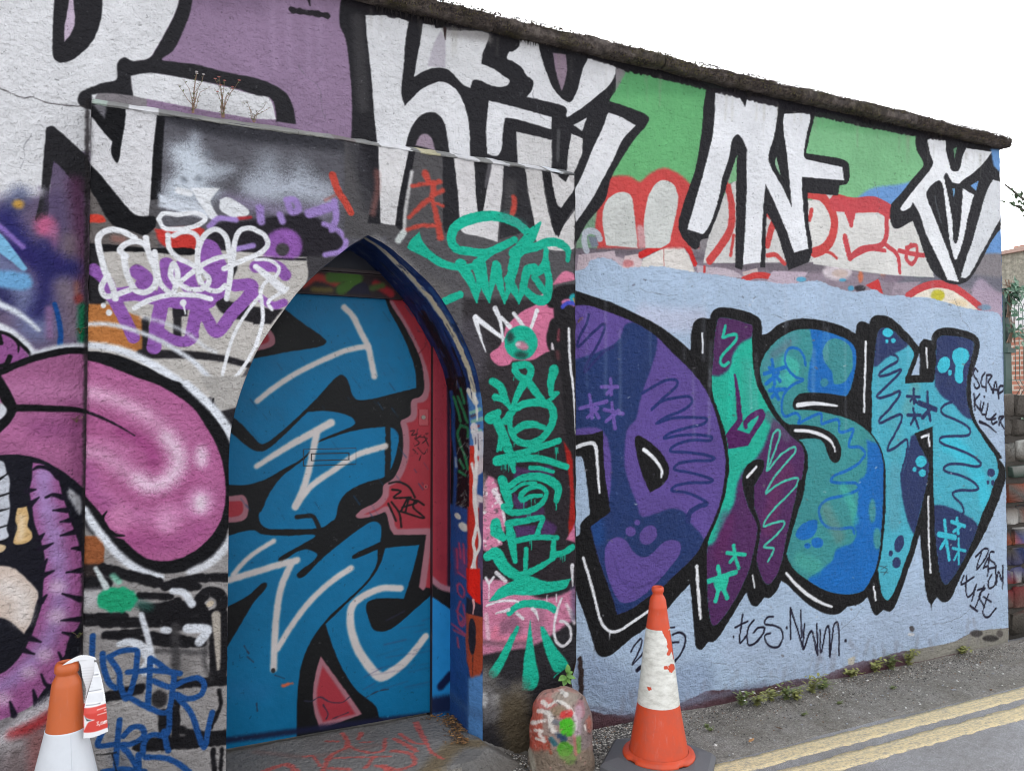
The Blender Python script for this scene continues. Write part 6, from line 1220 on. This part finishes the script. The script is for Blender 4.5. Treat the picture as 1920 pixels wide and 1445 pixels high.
# ------------------------------------------------------------------ painted bollard
bp_ = Vector((1.692, -.252, 0.0)); BR, BH = .143, .365
ZB_ = Tile(960, 1220, 6.42)
CB = Surf(np.arange(960, 1160, .8), -np.arange(1450, 1240, -.8), conv_id, 601, (150, 130, 122))
def paint_bollard(S):
    for x, y, rx, ry, c in ((480, 520, 300, 120, (176, 128, 120)), (640, 560, 160, 90, (160, 150, 138)), (260, 880, 110, 330, (176, 84, 70)), (330, 1120, 130, 120, (170, 78, 64)), (860, 900, 110, 300, (134, 122, 122)), (400, 640, 130, 70, (186, 110, 104)), (560, 720, 100, 60, (140, 122, 100)), (820, 700, 60, 120, (170, 120, 128)), (930, 880, 40, 90, (180, 110, 96))): S.ell(ZB_, x, y, rx, ry, c, 8, .9, rag=5)
    S.fill([(960, 1405, 1), (1160, 1405, 1), (1160, 1460, 1), (960, 1460, 1)], (124, 110, 96), 12, .9, 6)
    wh = (222, 216, 210)
    for t, w in (("310,710 420,740 460,770 470,900 490,980", (40, 60, 70, 30)), ("250,860 400,835", (50, 34)), ("280,950 360,960 330,1000 380,1050", 40), ("290,1050 390,1080", 36), ("460,650 540,600 640,640 720,720 770,820 770,940", (50, 40, 44, 30)), ("380,610 420,660", 60), ("600,480 650,520", 60), ("880,900 890,950", 20), ("520,960 540,1000", 24)): S.line(ZB_(t), w, wh, 1.6, .9, 3, k=6.42)
    S.line(ZB_("620,770 690,750"), 60, (200, 60, 60), 4, .9, 3); S.line(ZB_("540,1000 620,1050"), (30, 60), (40, 66, 96), 3, .9, 3); S.line(ZB_("470,1060 520,1120"), 40, (50, 104, 116), 3, .9); S.line(ZB_("520,850 600,880"), 40, (110, 112, 120), 3, .9)
    S.ell(ZB_, 668, 912, 100, 112, (72, 170, 40), 2.5, rag=2.5); S.ell(ZB_, 640, 1175, 95, 85, (84, 156, 52), 5, rag=4); S.line(ZB_("640,1240 700,1290"), 90, (104, 140, 66), 9, .7); S.line(ZB_("800,1040 795,1200"), 40, (104, 160, 70), 5, .8); S.line(ZB_("750,1020 770,1240"), 20, (190, 110, 110), 5, .8)
    S.line(ZB_("780,980 800,700"), 60, (196, 176, 190), 8, .6); S.line(ZB_("200,1180 240,1300 260,1440"), 40, (170, 164, 150), 6, .8); S.line(ZB_("430,1120 470,1230"), 20, (150, 70, 50), 4, .8)
    r = random.Random(9)
    for i in range(130):
        x, y = r.uniform(180, 960), r.uniform(380, 1440); a = r.uniform(0, 6.3); l = r.uniform(10, 60)
        S.line(ZB_("%d,%d %d,%d" % (x, y, x+l*math.cos(a), y+l*math.sin(a))), r.uniform(4, 14), r.choice(((70, 60, 58), (190, 176, 168), (150, 120, 110), (60, 54, 54), (206, 150, 140))), 1.5, r.uniform(.3, .8), 2, k=6.42)
paint_bollard(CB)
nb, mb = 90, 150; th = np.linspace(0, 2*math.pi, mb); tt = np.linspace(0, 1, nb)
TH, TT = np.meshgrid(th, tt)
zb = BH*np.where(TT < .55, TT/.55*.52, .52+.48*np.sin((TT-.55)/.45*math.pi/2)); rb = np.where(TT < .55, 1.0+.04*(1-TT/.55), np.cos((TT-.55)/.45*math.pi/2)**.62)
nn = vnoise(np.cos(TH)*.1+TT*.2, np.sin(TH)*.1+zb, .06, 610)*.006+vnoise(TH*.14, zb, .02, 611)*.0022
rb2 = BR*rb+nn*np.clip(rb*2, 0, 1)
PB_ = np.stack([rb2*np.cos(TH), rb2*np.sin(TH)*.92, zb-.02+nn*.6], -1)
px_, py_ = image_px(PB_.reshape(-1, 3)+np.array(bp_)); bc = lin(np.clip(sample(CB, px_, py_), 0, 255)).reshape(nb, mb, 3)
bol = empty("stone_bollard", bp_, label="squat round-topped stone bollard daubed with red, white and green paint", cat="bollard")
grid_obj("stone", PB_, bc, M_ROUGH, parent=bol)

# ------------------------------------------------------------------ gravel, debris, fallen leaves
def pebble_mesh(seed):
    r = random.Random(seed); bm = bmesh.new(); bmesh.ops.create_icosphere(bm, subdivisions=1, radius=1)
    for v_ in bm.verts: v_.co = Vector((v_.co.x*r.uniform(.8, 1.2), v_.co.y*r.uniform(.6, 1), v_.co.z*r.uniform(.35, .7)))
    o = [tuple(v_.co) for v_ in bm.verts], [tuple(q.index for q in f.verts) for f in bm.faces]; bm.free(); return o
PEB = [pebble_mesh(i) for i in range(6)]
def ground_z(x, y):
    t = min(1, max(0, (y+.5)/.5)); return .008+max(0, t-.55)**2*.07
def scatter(name, pts, sizes, mats, weights):
    V, Fc, MI = [], [], []; r = random.Random(name)
    for (x, y, z), s_ in zip(pts, sizes):
        vs_, fs_ = r.choice(PEB); a = r.uniform(0, 6.28); c, s2 = math.cos(a), math.sin(a); b0 = len(V); tl_ = r.uniform(-.4, .4)
        for v_ in vs_: V.append((x+s_*(v_[0]*c-v_[1]*s2), y+s_*(v_[0]*s2+v_[1]*c), z+s_*(v_[2]+tl_*v_[0]*.5)))
        mi = r.choices(range(len(mats)), weights)[0]
        for f in fs_: Fc.append(tuple(b0+q for q in f)); MI.append(mi)
    o = mesh_obj(name, V, Fc, mats[0], kind="stuff")
    for m in mats[1:]: o.data.materials.append(m)
    o.data.polygons.foreach_set("material_index", MI); return o
GM = [plain("gravel_grey", lc(126, 122, 118), .9, var=.3, vscale=90), plain("gravel_dark", lc(74, 72, 70), .9, var=.3, vscale=90), plain("gravel_pale", lc(186, 182, 174), .85, var=.2, vscale=90), plain("gravel_brown", lc(122, 96, 74), .9, var=.3, vscale=90)]
pts, sz = [], []
while len(pts) < 2600:                          # loose gravel between bollard, cone and wall
    x, y = RND.gauss(1.98, .17), -abs(RND.gauss(0.06, .13))-.01
    if x < 1.87 and y > -.11: continue
    if math.hypot(x-bp_.x, y-bp_.y) < .15 or y < -.48: continue
    pts.append((x, y, ground_z(x, y)+.002)); sz.append(RND.uniform(.0025, .0075))
while len(pts) < 9600:                          # along the wall foot and verge
    x = RND.uniform(2.1, 6.0); y = -.02-abs(RND.gauss(0, .16))
    if y < -.50: continue
    pts.append((x, y, ground_z(x, y)+.001)); sz.append(RND.uniform(.0012, .005)*(1.5 if RND.random() < .05 else 1))
while len(pts) < 10600:                          # left of the bollard
    x, y = RND.uniform(1.36, 1.62), RND.uniform(-.42, -.12)
    if math.hypot(x-bp_.x, y-bp_.y) < .14: continue
    pts.append((x, y, .012 if y < -.3 else .02+.09*max(0, (1.6-x)/.25)*max(0, (y+.3)/.2))); sz.append(RND.uniform(.002, .006))
scatter("gravel", pts, sz, GM, (5, 5, 3, 1)).__setitem__("label", "loose grey gravel and grit along the foot of the wall")
# dead leaf litter in the door corner
M_LIT = [plain("litter_tan", lc(150, 112, 70), .9, var=.35, vscale=80), plain("litter_brown", lc(104, 74, 48), .9, var=.35, vscale=80), plain("litter_dark", lc(70, 56, 42), .9, var=.3, vscale=80)]
V, Fc, MI = [], [], []
for i in range(420):
    t = RND.random(); x = 1.335-abs(RND.gauss(0, .035))-(.03 if t > .6 else 0); y = .2-t*.33+RND.gauss(0, .012)
    if t < .12: x = RND.uniform(1.19, 1.33); y = .2+RND.gauss(0, .01)
    s_ = RND.uniform(.004, .013); a = RND.uniform(0, 6.28); b0 = len(V); z = STEP_Z+.004+RND.uniform(0, .012)
    for dx, dy, dz in ((-1, 0, 0), (0, -.4, .3), (1, 0, .1), (0, .45, .35)): V.append((x+s_*(dx*math.cos(a)-dy*math.sin(a)), y+s_*(dx*math.sin(a)+dy*math.cos(a)), z+s_*dz*RND.uniform(.3, 1.4)))
    Fc += [(b0, b0+1, b0+2), (b0, b0+2, b0+3)]; k = RND.choice((0, 0, 1, 1, 2)); MI += [k, k]
o = mesh_obj("leaf_litter", V, Fc, M_LIT[0], kind="stuff"); o["label"] = "dry brown leaf litter heaped in the corner of the doorstep"
for m in M_LIT[1:]: o.data.materials.append(m)
o.data.polygons.foreach_set("material_index", MI)
def fallen_leaf(p, s_, rot, mat, label):
    N_ = 7; V, Fc = [], []
    for i in range(N_):
        t = i/(N_-1); w = math.sin(math.pi*min(1, t*.92+.05))**.8*.42
        for k in (-1, 0, 1): V.append(((t-.5)*s_*2, k*w*s_, s_*(.28*abs(k)*w*1.6+.22*(t-.5)**2*2+.02)))
    for i in range(N_-1):
        for k in (0, 1): a = i*3+k; Fc.append((a, a+1, a+4, a+3))
    o = mesh_obj("fallen_leaf", V, Fc, mat, smooth=True, loc=p, label=label, cat="leaf", group="fallen leaves"); o.rotation_euler = (RND.uniform(-.2, .2), RND.uniform(-.2, .2), rot); sm = o.modifiers.new("t", 'SOLIDIFY'); sm.thickness = .0006
    return o
M_LF = [plain("leaf_pale", lc(190, 176, 130), .7, var=.2, vscale=60), plain("leaf_tan", lc(186, 138, 90), .7, var=.2, vscale=60), plain("leaf_dark", lc(86, 66, 50), .8, var=.3, vscale=60)]
fallen_leaf(PZ(841, 1425, .10), .02, 1.2, M_LF[0], "pale curled dead leaf on the doorstep's right edge")
fallen_leaf(PZ(1409, 1388, .02), .022, .3, M_LF[1], "tan dead leaf lying on the tarmac right of the cone")
fallen_leaf(PZ(1460, 1365, .02), .020, 2.2, M_LF[2], "dark shrivelled dead leaf on the verge near the yellow lines")
fallen_leaf(PZ(905, 1441, .03), .016, .1, M_LF[0], "pale dead leaf beside the bollard at the picture's lower edge")
# ------------------------------------------------------------------ plants
def green(name, col, rough=.55):
    m, nt, b = new_mat(name); n = noise_node(nt, 40, 3, .6, obj_vec(nt))
    nt.links.new(ramp(nt, n.outputs[0], [(.3, tuple(c*.65 for c in col[:3])+(1,)), (.7, tuple(min(1, c*1.25) for c in col[:3])+(1,))]), b.inputs['Base Color']); b.inputs['Roughness'].default_value = rough
    b.inputs['Subsurface Weight'].default_value = 0.0; return m
M_G1, M_G2, M_G3, M_STEM, M_DRY = green("weed_green", lc(112, 126, 70)), green("weed_yellow_green", lc(148, 150, 86)), green("ivy_green", lc(92, 124, 100)), green("stem_green", lc(120, 122, 76)), green("stem_dry", lc(132, 104, 84))
M_FLW, M_FLP = plain("petal_white", lc(232, 226, 228), .6), plain("petal_pink", lc(206, 128, 118), .6)
def leaf_geo(V, Fc, p, d, up_, l, w, n=4, curl=.25):
    d = Vector(d).normalized(); s_ = d.cross(Vector(up_)); s_ = s_.normalized() if s_.length > 1e-4 else Vector((1, 0, 0)); u = s_.cross(d).normalized(); b0 = len(V); p = Vector(p)
    for i in range(n+1):
        t = i/n; ww = w*math.sin(math.pi*(.08+.9*t))**.9; c = p+d*(l*t)-u*(curl*l*t*t)
        V += [tuple(c-s_*ww+u*ww*.25), tuple(c), tuple(c+s_*ww+u*ww*.25)]
    for i in range(n):
        for k in (0, 1): a = b0+i*3+k; Fc.append((a, a+1, a+4, a+3))
def tube_geo(V, Fc, pts, r0, r1, n=5):
    b0 = len(V); m_ = len(pts)
    for i, p in enumerate(pts):
        p = Vector(p); d = (Vector(pts[min(i+1, m_-1)])-Vector(pts[max(i-1, 0)])).normalized(); a = d.orthogonal().normalized(); b = d.cross(a); r = r0+(r1-r0)*i/max(1, m_-1)
        for k in range(n): V.append(tuple(p+(a*math.cos(2*math.pi*k/n)+b*math.sin(2*math.pi*k/n))*r))
    for i in range(m_-1):
        for k in range(n): q = b0+i*n; Fc.append((q+k, q+(k+1) % n, q+n+(k+1) % n, q+n+k))
def weed(p, h, nstem, spread, lmat, smat, label, leafl=.02, leafw=.006, nl=6, name="weed", group="weeds along the wall foot", flowers=0, fm=None, seed=0, out=(0, -1)):
    r = random.Random(seed); root = empty(name, p, label=label, cat="plant", group=group); LV, LF, SV, SF, FLW = [], [], [], [], []
    for s_ in range(nstem):
        a = r.uniform(0, 6.28); k = r.uniform(.2, 1)*spread; hh = h*r.uniform(.55, 1); bx, by = k*math.cos(a), -abs(k*math.sin(a)) if out else k*math.sin(a)
        pts = [Vector((bx*.15*r.uniform(-1, 1), by*.1, 0))+Vector((bx*t*t+r.uniform(-.003, .003), by*t*t, hh*(t-.15*t*t))) for t in (0, .25, .5, .75, 1)]
        tube_geo(SV, SF, pts, .0014*(h/.08)**.4, .0006)
        for j in range(nl):
            t = (j+.6)/nl; i = min(3, int(t*4)); q = pts[i].lerp(pts[i+1], t*4-i); aa = r.uniform(0, 6.28); leaf_geo(LV, LF, q, (math.cos(aa), math.sin(aa), r.uniform(.1, .9)), (0, 0, 1), leafl*r.uniform(.6, 1.15), leafw*r.uniform(.7, 1.1), 3)
        if flowers and r.random() < flowers:
            c = pts[-1]; FV, FF = [], []; FLW.append((FV, FF))
            for j in range(7): aa = j*.9; leaf_geo(FV, FF, c, (math.cos(aa), math.sin(aa), .5), (0, 0, 1), .0075, .003, 2, .1)
    if LV: mesh_obj("leaves", LV, LF, lmat, True, parent=root, kind="stuff")
    mesh_obj("stems", SV, SF, smat, True, parent=root, kind="stuff")
    for fv, ff in FLW: mesh_obj("flower", fv, ff, fm or M_FLW, True, parent=root)
    return root
# tall weeds with small daisies on the ledge
for i, (px, n_, h, lab) in enumerate(((362, 8, .18, "wispy flowering weed on the ledge, left of the three, with pale daisies"), (418, 10, .17, "leggy flowering weed in the middle of the ledge's three"), (476, 5, .09, "short flowering weed on the ledge, right of the three"))):
    p = PY(px, 205+(px-362)*.155, -.055); p.z = BOX_TOP+.028
    weed(p, h, n_, .075, M_G1, M_DRY, lab, .015, .0026, 6, "ledge_weed", "weeds on the ledge", .75, M_FLW if i != 1 else M_FLP, 70+i)
# broad-leaved seedling over the bollard
root = empty("broadleaf_seedling", PY(1056, 1278, -.115), label="broad-leaved green seedling growing from the wall above the bollard", cat="plant"); LV, LF, SV, SF = [], [], [], []
tube_geo(SV, SF, [(0, .01, 0), (.004, -.01, .02), (.010, -.02, .045)], .002, .0012)
for q, d, l, w in (((.010, -.02, .045), (0.05, -.2, 1), .042, .014), ((.008, -.018, .03), (.9, -.3, -.1), .045, .013), ((.006, -.016, .03), (-.9, -.4, .0), .05, .015), ((.01, -.02, .04), (.6, -.5, .5), .03, .010), ((.004, -.012, .015), (-.5, -.6, -.35), .036, .012), ((.006, -.014, .02), (.5, -.6, -.5), .034, .012), ((.01, -.02, .045), (-.4, -.6, .6), .026, .009)): leaf_geo(LV, LF, q, d, (0, -.6, .8), l, w, 5, .2)
mesh_obj("leaves", LV, LF, green("seedling_green", lc(104, 146, 70)), True, parent=root); mesh_obj("stem", SV, SF, M_STEM, True, parent=root)
# weeds along the wall foot (px of their bases)
spots = [(1388, 1322, .07, "daisy-flowered weed at the wall foot just right of the cone", .5), (1418, 1322, .06, "low spreading weed second from the cone at the wall foot", 0), (1444, 1312, .06, "small weed third from the cone at the wall foot", .2), (1474, 1310, .085, "bushy yellow-green weed below the letter S", 0), (1490, 1310, .06, "small leafy weed close beside the bushy one", 0), (1521, 1299, .095, "tallest upright weed at the wall foot below the NWM tag", 0), (1540, 1292, .055, "small weed right of the tallest one", 0), (1588, 1268, .05, "low weed left of the leggy pair under the H", 0), (1630, 1258, .065, "leggy weed in the brown band under the H", 0), (1668, 1256, .07, "spreading weed under the left leg of the H", 0), (1688, 1243, .085, "upright weed at the left end of the bare concrete footing", 0), (1800, 1226, .04, "tiny weed near the far end of the footing", 0), (1893, 1185, .08, "grassy weed at the far corner of the wall", 0)]
for i, (px, py, h, lab, fl_) in enumerate(spots):
    p = PZ(px, py, .012); p.y = min(p.y, -.012); p.z = ground_z(p.x, p.y)-.002
    weed(p, h*1.45, 14, .085, M_G2 if i % 3 else M_G1, M_STEM, lab, .030, .008, 5, flowers=fl_, seed=100+i)
for i, (px, py, lab) in enumerate(((1325, 1362, "sparse weed on the tarmac beside the cone's right side"), (1330, 1368, "flat rosette of weed just right of the cone"), (1572, 1318, "tiny weed in the middle of the verge"), (1505, 1340, "small sprig on the verge left of the yellow lines"), (1672, 1290, "tuft of grass on the verge under the H"))):
    p = PZ(px, py, .01); p.z = ground_z(p.x, p.y)-.002; weed(p, .022, 8, .03, M_G1, M_STEM, lab, .014, .004, 4, "verge_weed", "weeds on the verge", seed=200+i)
for i, (px, py, Y, lab) in enumerate(((150, 625, -.01, "sprig growing in the crack above the pink tongue"), (144, 792, -.01, "dry sprig in the wall joint beside the pink tongue"), (146, 1195, -.01, "green sprig in the wall joint below the worm"), (1084, 605, -.03, "tiny dead sprig on the surround's corner by the letter D"), (1858, 250, .02, "thin leafy twig on the coping's far end"))):
    p = PY(px, py, Y)
    if py == 250: p.z = COP_Z1+.01
    weed(p, .03 if px < 1000 else .035, 6, .03, M_G1 if i in (0, 2, 4) else M_DRY, M_DRY, lab, .012, .003, 4, "wall_sprig", "sprigs in the wall", seed=300+i)

# ------------------------------------------------------------------ beyond the wall: rubble wall, fence, buildings, tree
rub = empty("rubble_wall", (5.3, .1, 0), label="low rubble stone wall daubed with graffiti beyond the rendered wall's end", cat="wall", kind="thing"); bpy.context.view_layer.update()
def rchild(o, par): o.matrix_parent_inverse = par.matrix_world.inverted(); return o
M_MORT = plain("old_mortar", lc(60, 55, 50), .95, 60, .8, .01); RUB_H = 1.62
bm = bmesh.new(); add_box(bm, 5.292, 8.6, .104, .42, -.03, RUB_H-.03); rchild(bm_obj("mortar_core", bm, M_MORT, parent=rub), rub)
def stone_geo(r):
    bm = bmesh.new(); bmesh.ops.create_cube(bm, size=1); bmesh.ops.bevel(bm, geom=bm.edges[:], offset=.09, segments=1, affect='EDGES')
    for v_ in bm.verts: v_.co += Vector((r.uniform(-.09, .09), r.uniform(-.25, .2), r.uniform(-.09, .09)))
    return bm
RP = Surf(np.arange(1870, 1990, 1.0), -np.arange(1230, 740, -1.0), conv_id, 701, (120, 112, 104))
QA = Tile(1780, 820, 3.614)
for t, w, c in (("400,60 440,60 480,100", 60, (140, 150, 140)), ("440,20 460,110", 60, (206, 206, 200)), ("400,220 470,260", 120, (96, 120, 106)), ("460,200 510,220", 60, (206, 204, 198)), ("410,480 420,350 470,310 520,330", 60, (188, 84, 50)), ("450,390 510,400", 80, (214, 212, 206)), ("440,450 510,460", 44, (52, 50, 52)), ("400,520 510,540", 50, (170, 80, 52)), ("430,560 460,600", 70, (206, 204, 200)), ("410,640 480,640", 50, (58, 56, 58)), ("400,700 520,690", 70, (184, 86, 52)), ("480,780 520,740", 80, (74, 90, 150)), ("400,880 450,860 520,880", 70, (96, 96, 140)), ("450,940 480,960", 60, (206, 202, 198)), ("410,1000 450,1050 500,1040", 80, (150, 60, 62)), ("400,1140 510,1120", 90, (128, 92, 84)), ("430,1270 500,1280", 60, (196, 190, 184)), ("400,1330 520,1330", 90, (92, 86, 78))): RP.line(QA(t), w, c, 4, .95, 3, k=3.6)
r = random.Random(77); z = 0.02
while z < RUB_H-.02:
    rh = r.uniform(.09, .19); x = 5.292+r.uniform(0, .03)
    while x < 6.5 and z < RUB_H:
        rw = r.uniform(.10, .26); bm = stone_geo(r); hh = rh*r.uniform(.8, 1.0)
        for v_ in bm.verts: v_.co = Vector((x+rw/2+v_.co.x*rw*.94, .13+v_.co.y*.09+r.uniform(-.002, .002), z+hh/2+v_.co.z*hh*.96))
        me = bpy.data.meshes.new("stone"); bm.to_mesh(me); bm.free(); co = np.empty(len(me.vertices)*3, np.float32); me.vertices.foreach_get("co", co); co = co.reshape(-1, 3); qx, qy = image_px(co); qx = np.where(qx > 1925, 1890+(qx*1.7) % 32, qx)
        set_col(me, lin(np.clip(sample(RP, qx, qy)*r.uniform(.62, .95), 0, 255))); me.materials.append(M_ROUGH); me.shade_smooth(); o = bpy.data.objects.new("stone", me); put(o, parent=rub); rchild(o, rub); x += rw+r.uniform(.004, .016)
    z += rh+r.uniform(.002, .012)
# green mesh fence on the rubble wall
FY = .30; M_FEN = plain("green_fence_coat", lc(34, 66, 58), .45, var=.15)
f0 = PY(1894, 650, FY); ftop = PY(1900, 533, FY).z; fbot = RUB_H-.12
fen = empty("mesh_fence", (f0.x, FY, RUB_H-.05), label="green welded mesh fence on top of the rubble wall", cat="fence"); bpy.context.view_layer.update()
for xq in (f0.x-.04, f0.x+2.46):
    bm = bmesh.new(); add_box(bm, xq, xq+.07, FY+.01, FY+.07, fbot, ftop-.03); rchild(bm_obj("post", bm, M_FEN, parent=fen), fen)
for zz3 in (PY(1900, 563, FY).z, PY(1900, 657, FY).z, PY(1900, 776, FY).z):
    bm = bmesh.new(); add_box(bm, f0.x-.045, f0.x+.05, FY-.012, FY+.075, zz3-.018, zz3+.018); rchild(bm_obj("clamp", bm, M_FEN, parent=fen), fen)
V, Fc = [], []; kz = [PY(1900, q, FY).z for q in (558, 727, 880)]
for i in range(48):
    x = f0.x+.06+i*.05; pts = [(x, FY, fbot)]
    for zk in sorted(kz):
        if zk > fbot+.08: pts += [(x, FY, zk-.06), (x, FY-.035, zk), (x, FY, zk+.06)]
    pts.append((x, FY, ftop)); tube_geo(V, Fc, pts, .0026, .0026, 4)
for zk in kz:
    for dz, dy in ((-.06, 0), (0, -.035), (.06, 0)): tube_geo(V, Fc, [(f0.x, FY+dy-.004, zk+dz), (f0.x+2.5, FY+dy-.004, zk+dz)], .0026, .0026, 4)
rchild(mesh_obj("wire_mesh", V, Fc, M_FEN, parent=fen), fen)
# ivy on the fence
def ivy(name, p, sx_, sz_, n, label, seed):
    r = random.Random(seed); LV, LF = [], []; root = empty(name, p, label=label, cat="plant", group="ivy on the fence"); SV, SF = [], []
    for i in range(n):
        q = Vector((r.gauss(0, sx_), -.05+r.gauss(0, .03), r.gauss(0, sz_))); leaf_geo(LV, LF, q, (r.uniform(-1, 1), -.6, r.uniform(-1, .5)), (0, -1, .5), r.uniform(.03, .06), r.uniform(.012, .022), 3, .3)
    for i in range(6): tube_geo(SV, SF, [(r.gauss(0, sx_), 0, -sz_*2), (r.gauss(0, sx_), -.02, 0), (r.gauss(0, sx_), -.02, sz_*2)], .004, .002)
    mesh_obj("leaves", LV, LF, M_G3, True, parent=root); mesh_obj("stems", SV, SF, M_DRY, True, parent=root)
ivy("ivy", PY(1889, 560, FY), .022, .07, 70, "dark ivy clump at the top of the fence post", 1)
ivy("ivy", PY(1893, 618, FY), .02, .05, 36, "pale trailing ivy half way down the fence post", 2)
ivy("ivy", PY(1900, 545, FY), .12, .018, 40, "ivy strand running along the top of the fence", 3)
ivy("ivy", PY(1896, 800, FY-.1), .04, .04, 50, "ivy spilling over the top of the rubble wall", 4)
# buildings seen through the gap
def brick_mat():
    m, nt, b = new_mat("red_brick"); t = nt.nodes.new("ShaderNodeTexCoord"); sx_ = nt.nodes.new("ShaderNodeSeparateXYZ"); nt.links.new(t.outputs['Object'], sx_.inputs[0]); mp = nt.nodes.new("ShaderNodeCombineXYZ"); nt.links.new(sx_.outputs[1], mp.inputs[0]); nt.links.new(sx_.outputs[2], mp.inputs[1])
    k = nt.nodes.new("ShaderNodeTexBrick"); k.inputs['Scale'].default_value = 1; k.inputs['Brick Width'].default_value = .225; k.inputs['Row Height'].default_value = .075; k.inputs['Mortar Size'].default_value = .012; k.inputs['Color1'].default_value = lc(150, 96, 78); k.inputs['Color2'].default_value = lc(166, 112, 92); k.inputs['Mortar'].default_value = lc(176, 166, 154)
    nt.links.new(mp.outputs[0], k.inputs['Vector']); nt.links.new(k.outputs['Color'], b.inputs['Base Color']); b.inputs['Roughness'].default_value = .9; return m
M_BRK, M_WHT, M_GST = brick_mat(), plain("white_paint_wall", lc(206, 204, 204), .8, 20, .3, .02), plain("grey_rubble_stone", lc(146, 142, 130), .95, 14, 1.0, .05, .45, 9)
BXX = 12.0
def zat(py, x): d = rays(np.array([1905.0]), np.array([float(py)]))[0]; return CAM_H+d[2]*x/d[0]
bb = empty("brick_building", (BXX, 6, 0), label="red brick building with a white painted upper band behind the fence", cat="building"); bpy.context.view_layer.update()
zt, zw = zat(545, BXX), zat(618, BXX)
bm = bmesh.new(); add_box(bm, BXX, BXX+6, 2.2, 12, -.02, zw); rchild(bm_obj("brick_storey", bm, M_BRK, parent=bb), bb)
bm = bmesh.new(); add_box(bm, BXX-.02, BXX+6.02, 2.18, 12.02, zw+.003, zt); rchild(bm_obj("white_band", bm, M_WHT, parent=bb), bb)
bm = bmesh.new(); add_box(bm, BXX-.08, BXX+6.1, 2.1, 12.1, zt+.003, zt+.08); rchild(bm_obj("parapet", bm, M_GST, parent=bb), bb)
GXX = 21.0; zg = zat(474, GXX)
gb = empty("stone_building", (GXX, 10, 0), label="grey stone gable wall rising behind the brick building", cat="building"); bpy.context.view_layer.update()
bm = bmesh.new(); add_box(bm, GXX, GXX+7, 4, 22, -.02, zg); rchild(bm_obj("stone_wall", bm, M_GST, parent=gb), gb)
bm = bmesh.new(); add_box(bm, GXX-.12, GXX+7.1, 3.9, 22.1, zg+.003, zg+.10); rchild(bm_obj("coping", bm, plain("pink_coping", lc(170, 142, 132), .9), parent=gb), gb)
bm = bmesh.new(); add_box(bm, GXX+.2, GXX+.5, 9.3, 9.6, zg+.10, zg+.22); rchild(bm_obj("vent_pot", bm, M_BRK, parent=gb), gb)
# tree to the right, only a branch tip reaches into the picture
tb = Vector((13.2, 2.6, 0)); tree = empty("street_tree", tb, label="leafy tree behind the fence, its thin branch tips reaching in at the right edge", cat="tree")
V, Fc, LV, LF = [], [], [], []; r = random.Random(15)
tube_geo(V, Fc, [(0, 0, -.05), (.05, .02, 1.2), (.0, .05, 2.4), (.1, 0, 3.6), (.05, .05, 4.6)], .13, .05, 8)
def limb(p0, p1, r0, nleaf, sub=2):
    p0, p1 = Vector(p0), Vector(p1); m1 = p0.lerp(p1, .4)+Vector((r.uniform(-.1, .1), r.uniform(-.1, .1), .12)); pts = [p0, m1, p0.lerp(p1, .75)+Vector((0, 0, .08)), p1]; tube_geo(V, Fc, pts, r0, .004, 5)
    for i in range(nleaf):
        q = pts[2].lerp(p1, r.uniform(-.8, 1.05))+Vector((r.gauss(0, .12), r.gauss(0, .12), r.gauss(0, .10))); leaf_geo(LV, LF, q, (r.uniform(-1, 1), r.uniform(-1, 1), r.uniform(-.9, .3)), (0, 0, 1), r.uniform(.05, .1), r.uniform(.02, .035), 3, .3)
    for k in range(sub): limb(pts[2], p1+Vector((r.uniform(-.4, .4), r.uniform(-.4, .4), r.uniform(-.2, .35))), r0*.45, nleaf//2, 0)
for i in range(22):
    a = r.uniform(-1.3, 1.1); z = r.uniform(2.2, 4.4); L_ = r.uniform(.9, 1.7); limb((.05, .03, z), (L_*math.cos(a), L_*math.sin(a), z+r.uniform(-.1, .9)), .035, 70)
d = rays(np.array([1884.0, 1893.0]), np.array([346.0, 380.0])); qd = 12.0
for k, nl_ in ((0, 24), (1, 22)):
    e = np.array([0, -CAM_D, CAM_H])+d[k]*qd/np.linalg.norm(d[k]); e = Vector(e)-tb; s0 = Vector((0.03, .02, 3.0+.4*k)); m1 = s0.lerp(e, .55)+Vector((0, 0, .05)); tube_geo(V, Fc, [s0, m1, s0.lerp(e, .85), e], .04, .010, 5)
    for i in range(nl_):
        q = s0.lerp(e, r.uniform(.86, 1.01))+Vector((r.gauss(0, .03), r.gauss(0, .03), r.gauss(0, .035))); leaf_geo(LV, LF, q, (r.uniform(-1, 1), r.uniform(-1, 1), r.uniform(-.6, .6)), (0, 0, 1), r.uniform(.05, .10), r.uniform(.016, .026), 3, .3)
mesh_obj("trunk", V, Fc, plain("tree_bark", lc(84, 78, 72), .9, 30, .6, .01), True, parent=tree); mesh_obj("crown", LV, LF, green("tree_leaf", lc(70, 92, 62)), True, parent=tree)
# scraps of pale litter and grit on the verge
pts, sz = [], []
while len(pts) < 90:
    x, y = RND.uniform(2.3, 5.6), RND.uniform(-.5, -.03); pts.append((x, y, ground_z(x, y)+.002)); sz.append(RND.uniform(.003, .009))
scatter("litter_scraps", pts, sz, [plain("scrap_white", lc(214, 212, 208), .7), plain("scrap_grey", lc(150, 152, 158), .7), M_LIT[1]], (4, 3, 2)).__setitem__("label", "scraps of pale litter and dry leaf scattered over the verge")
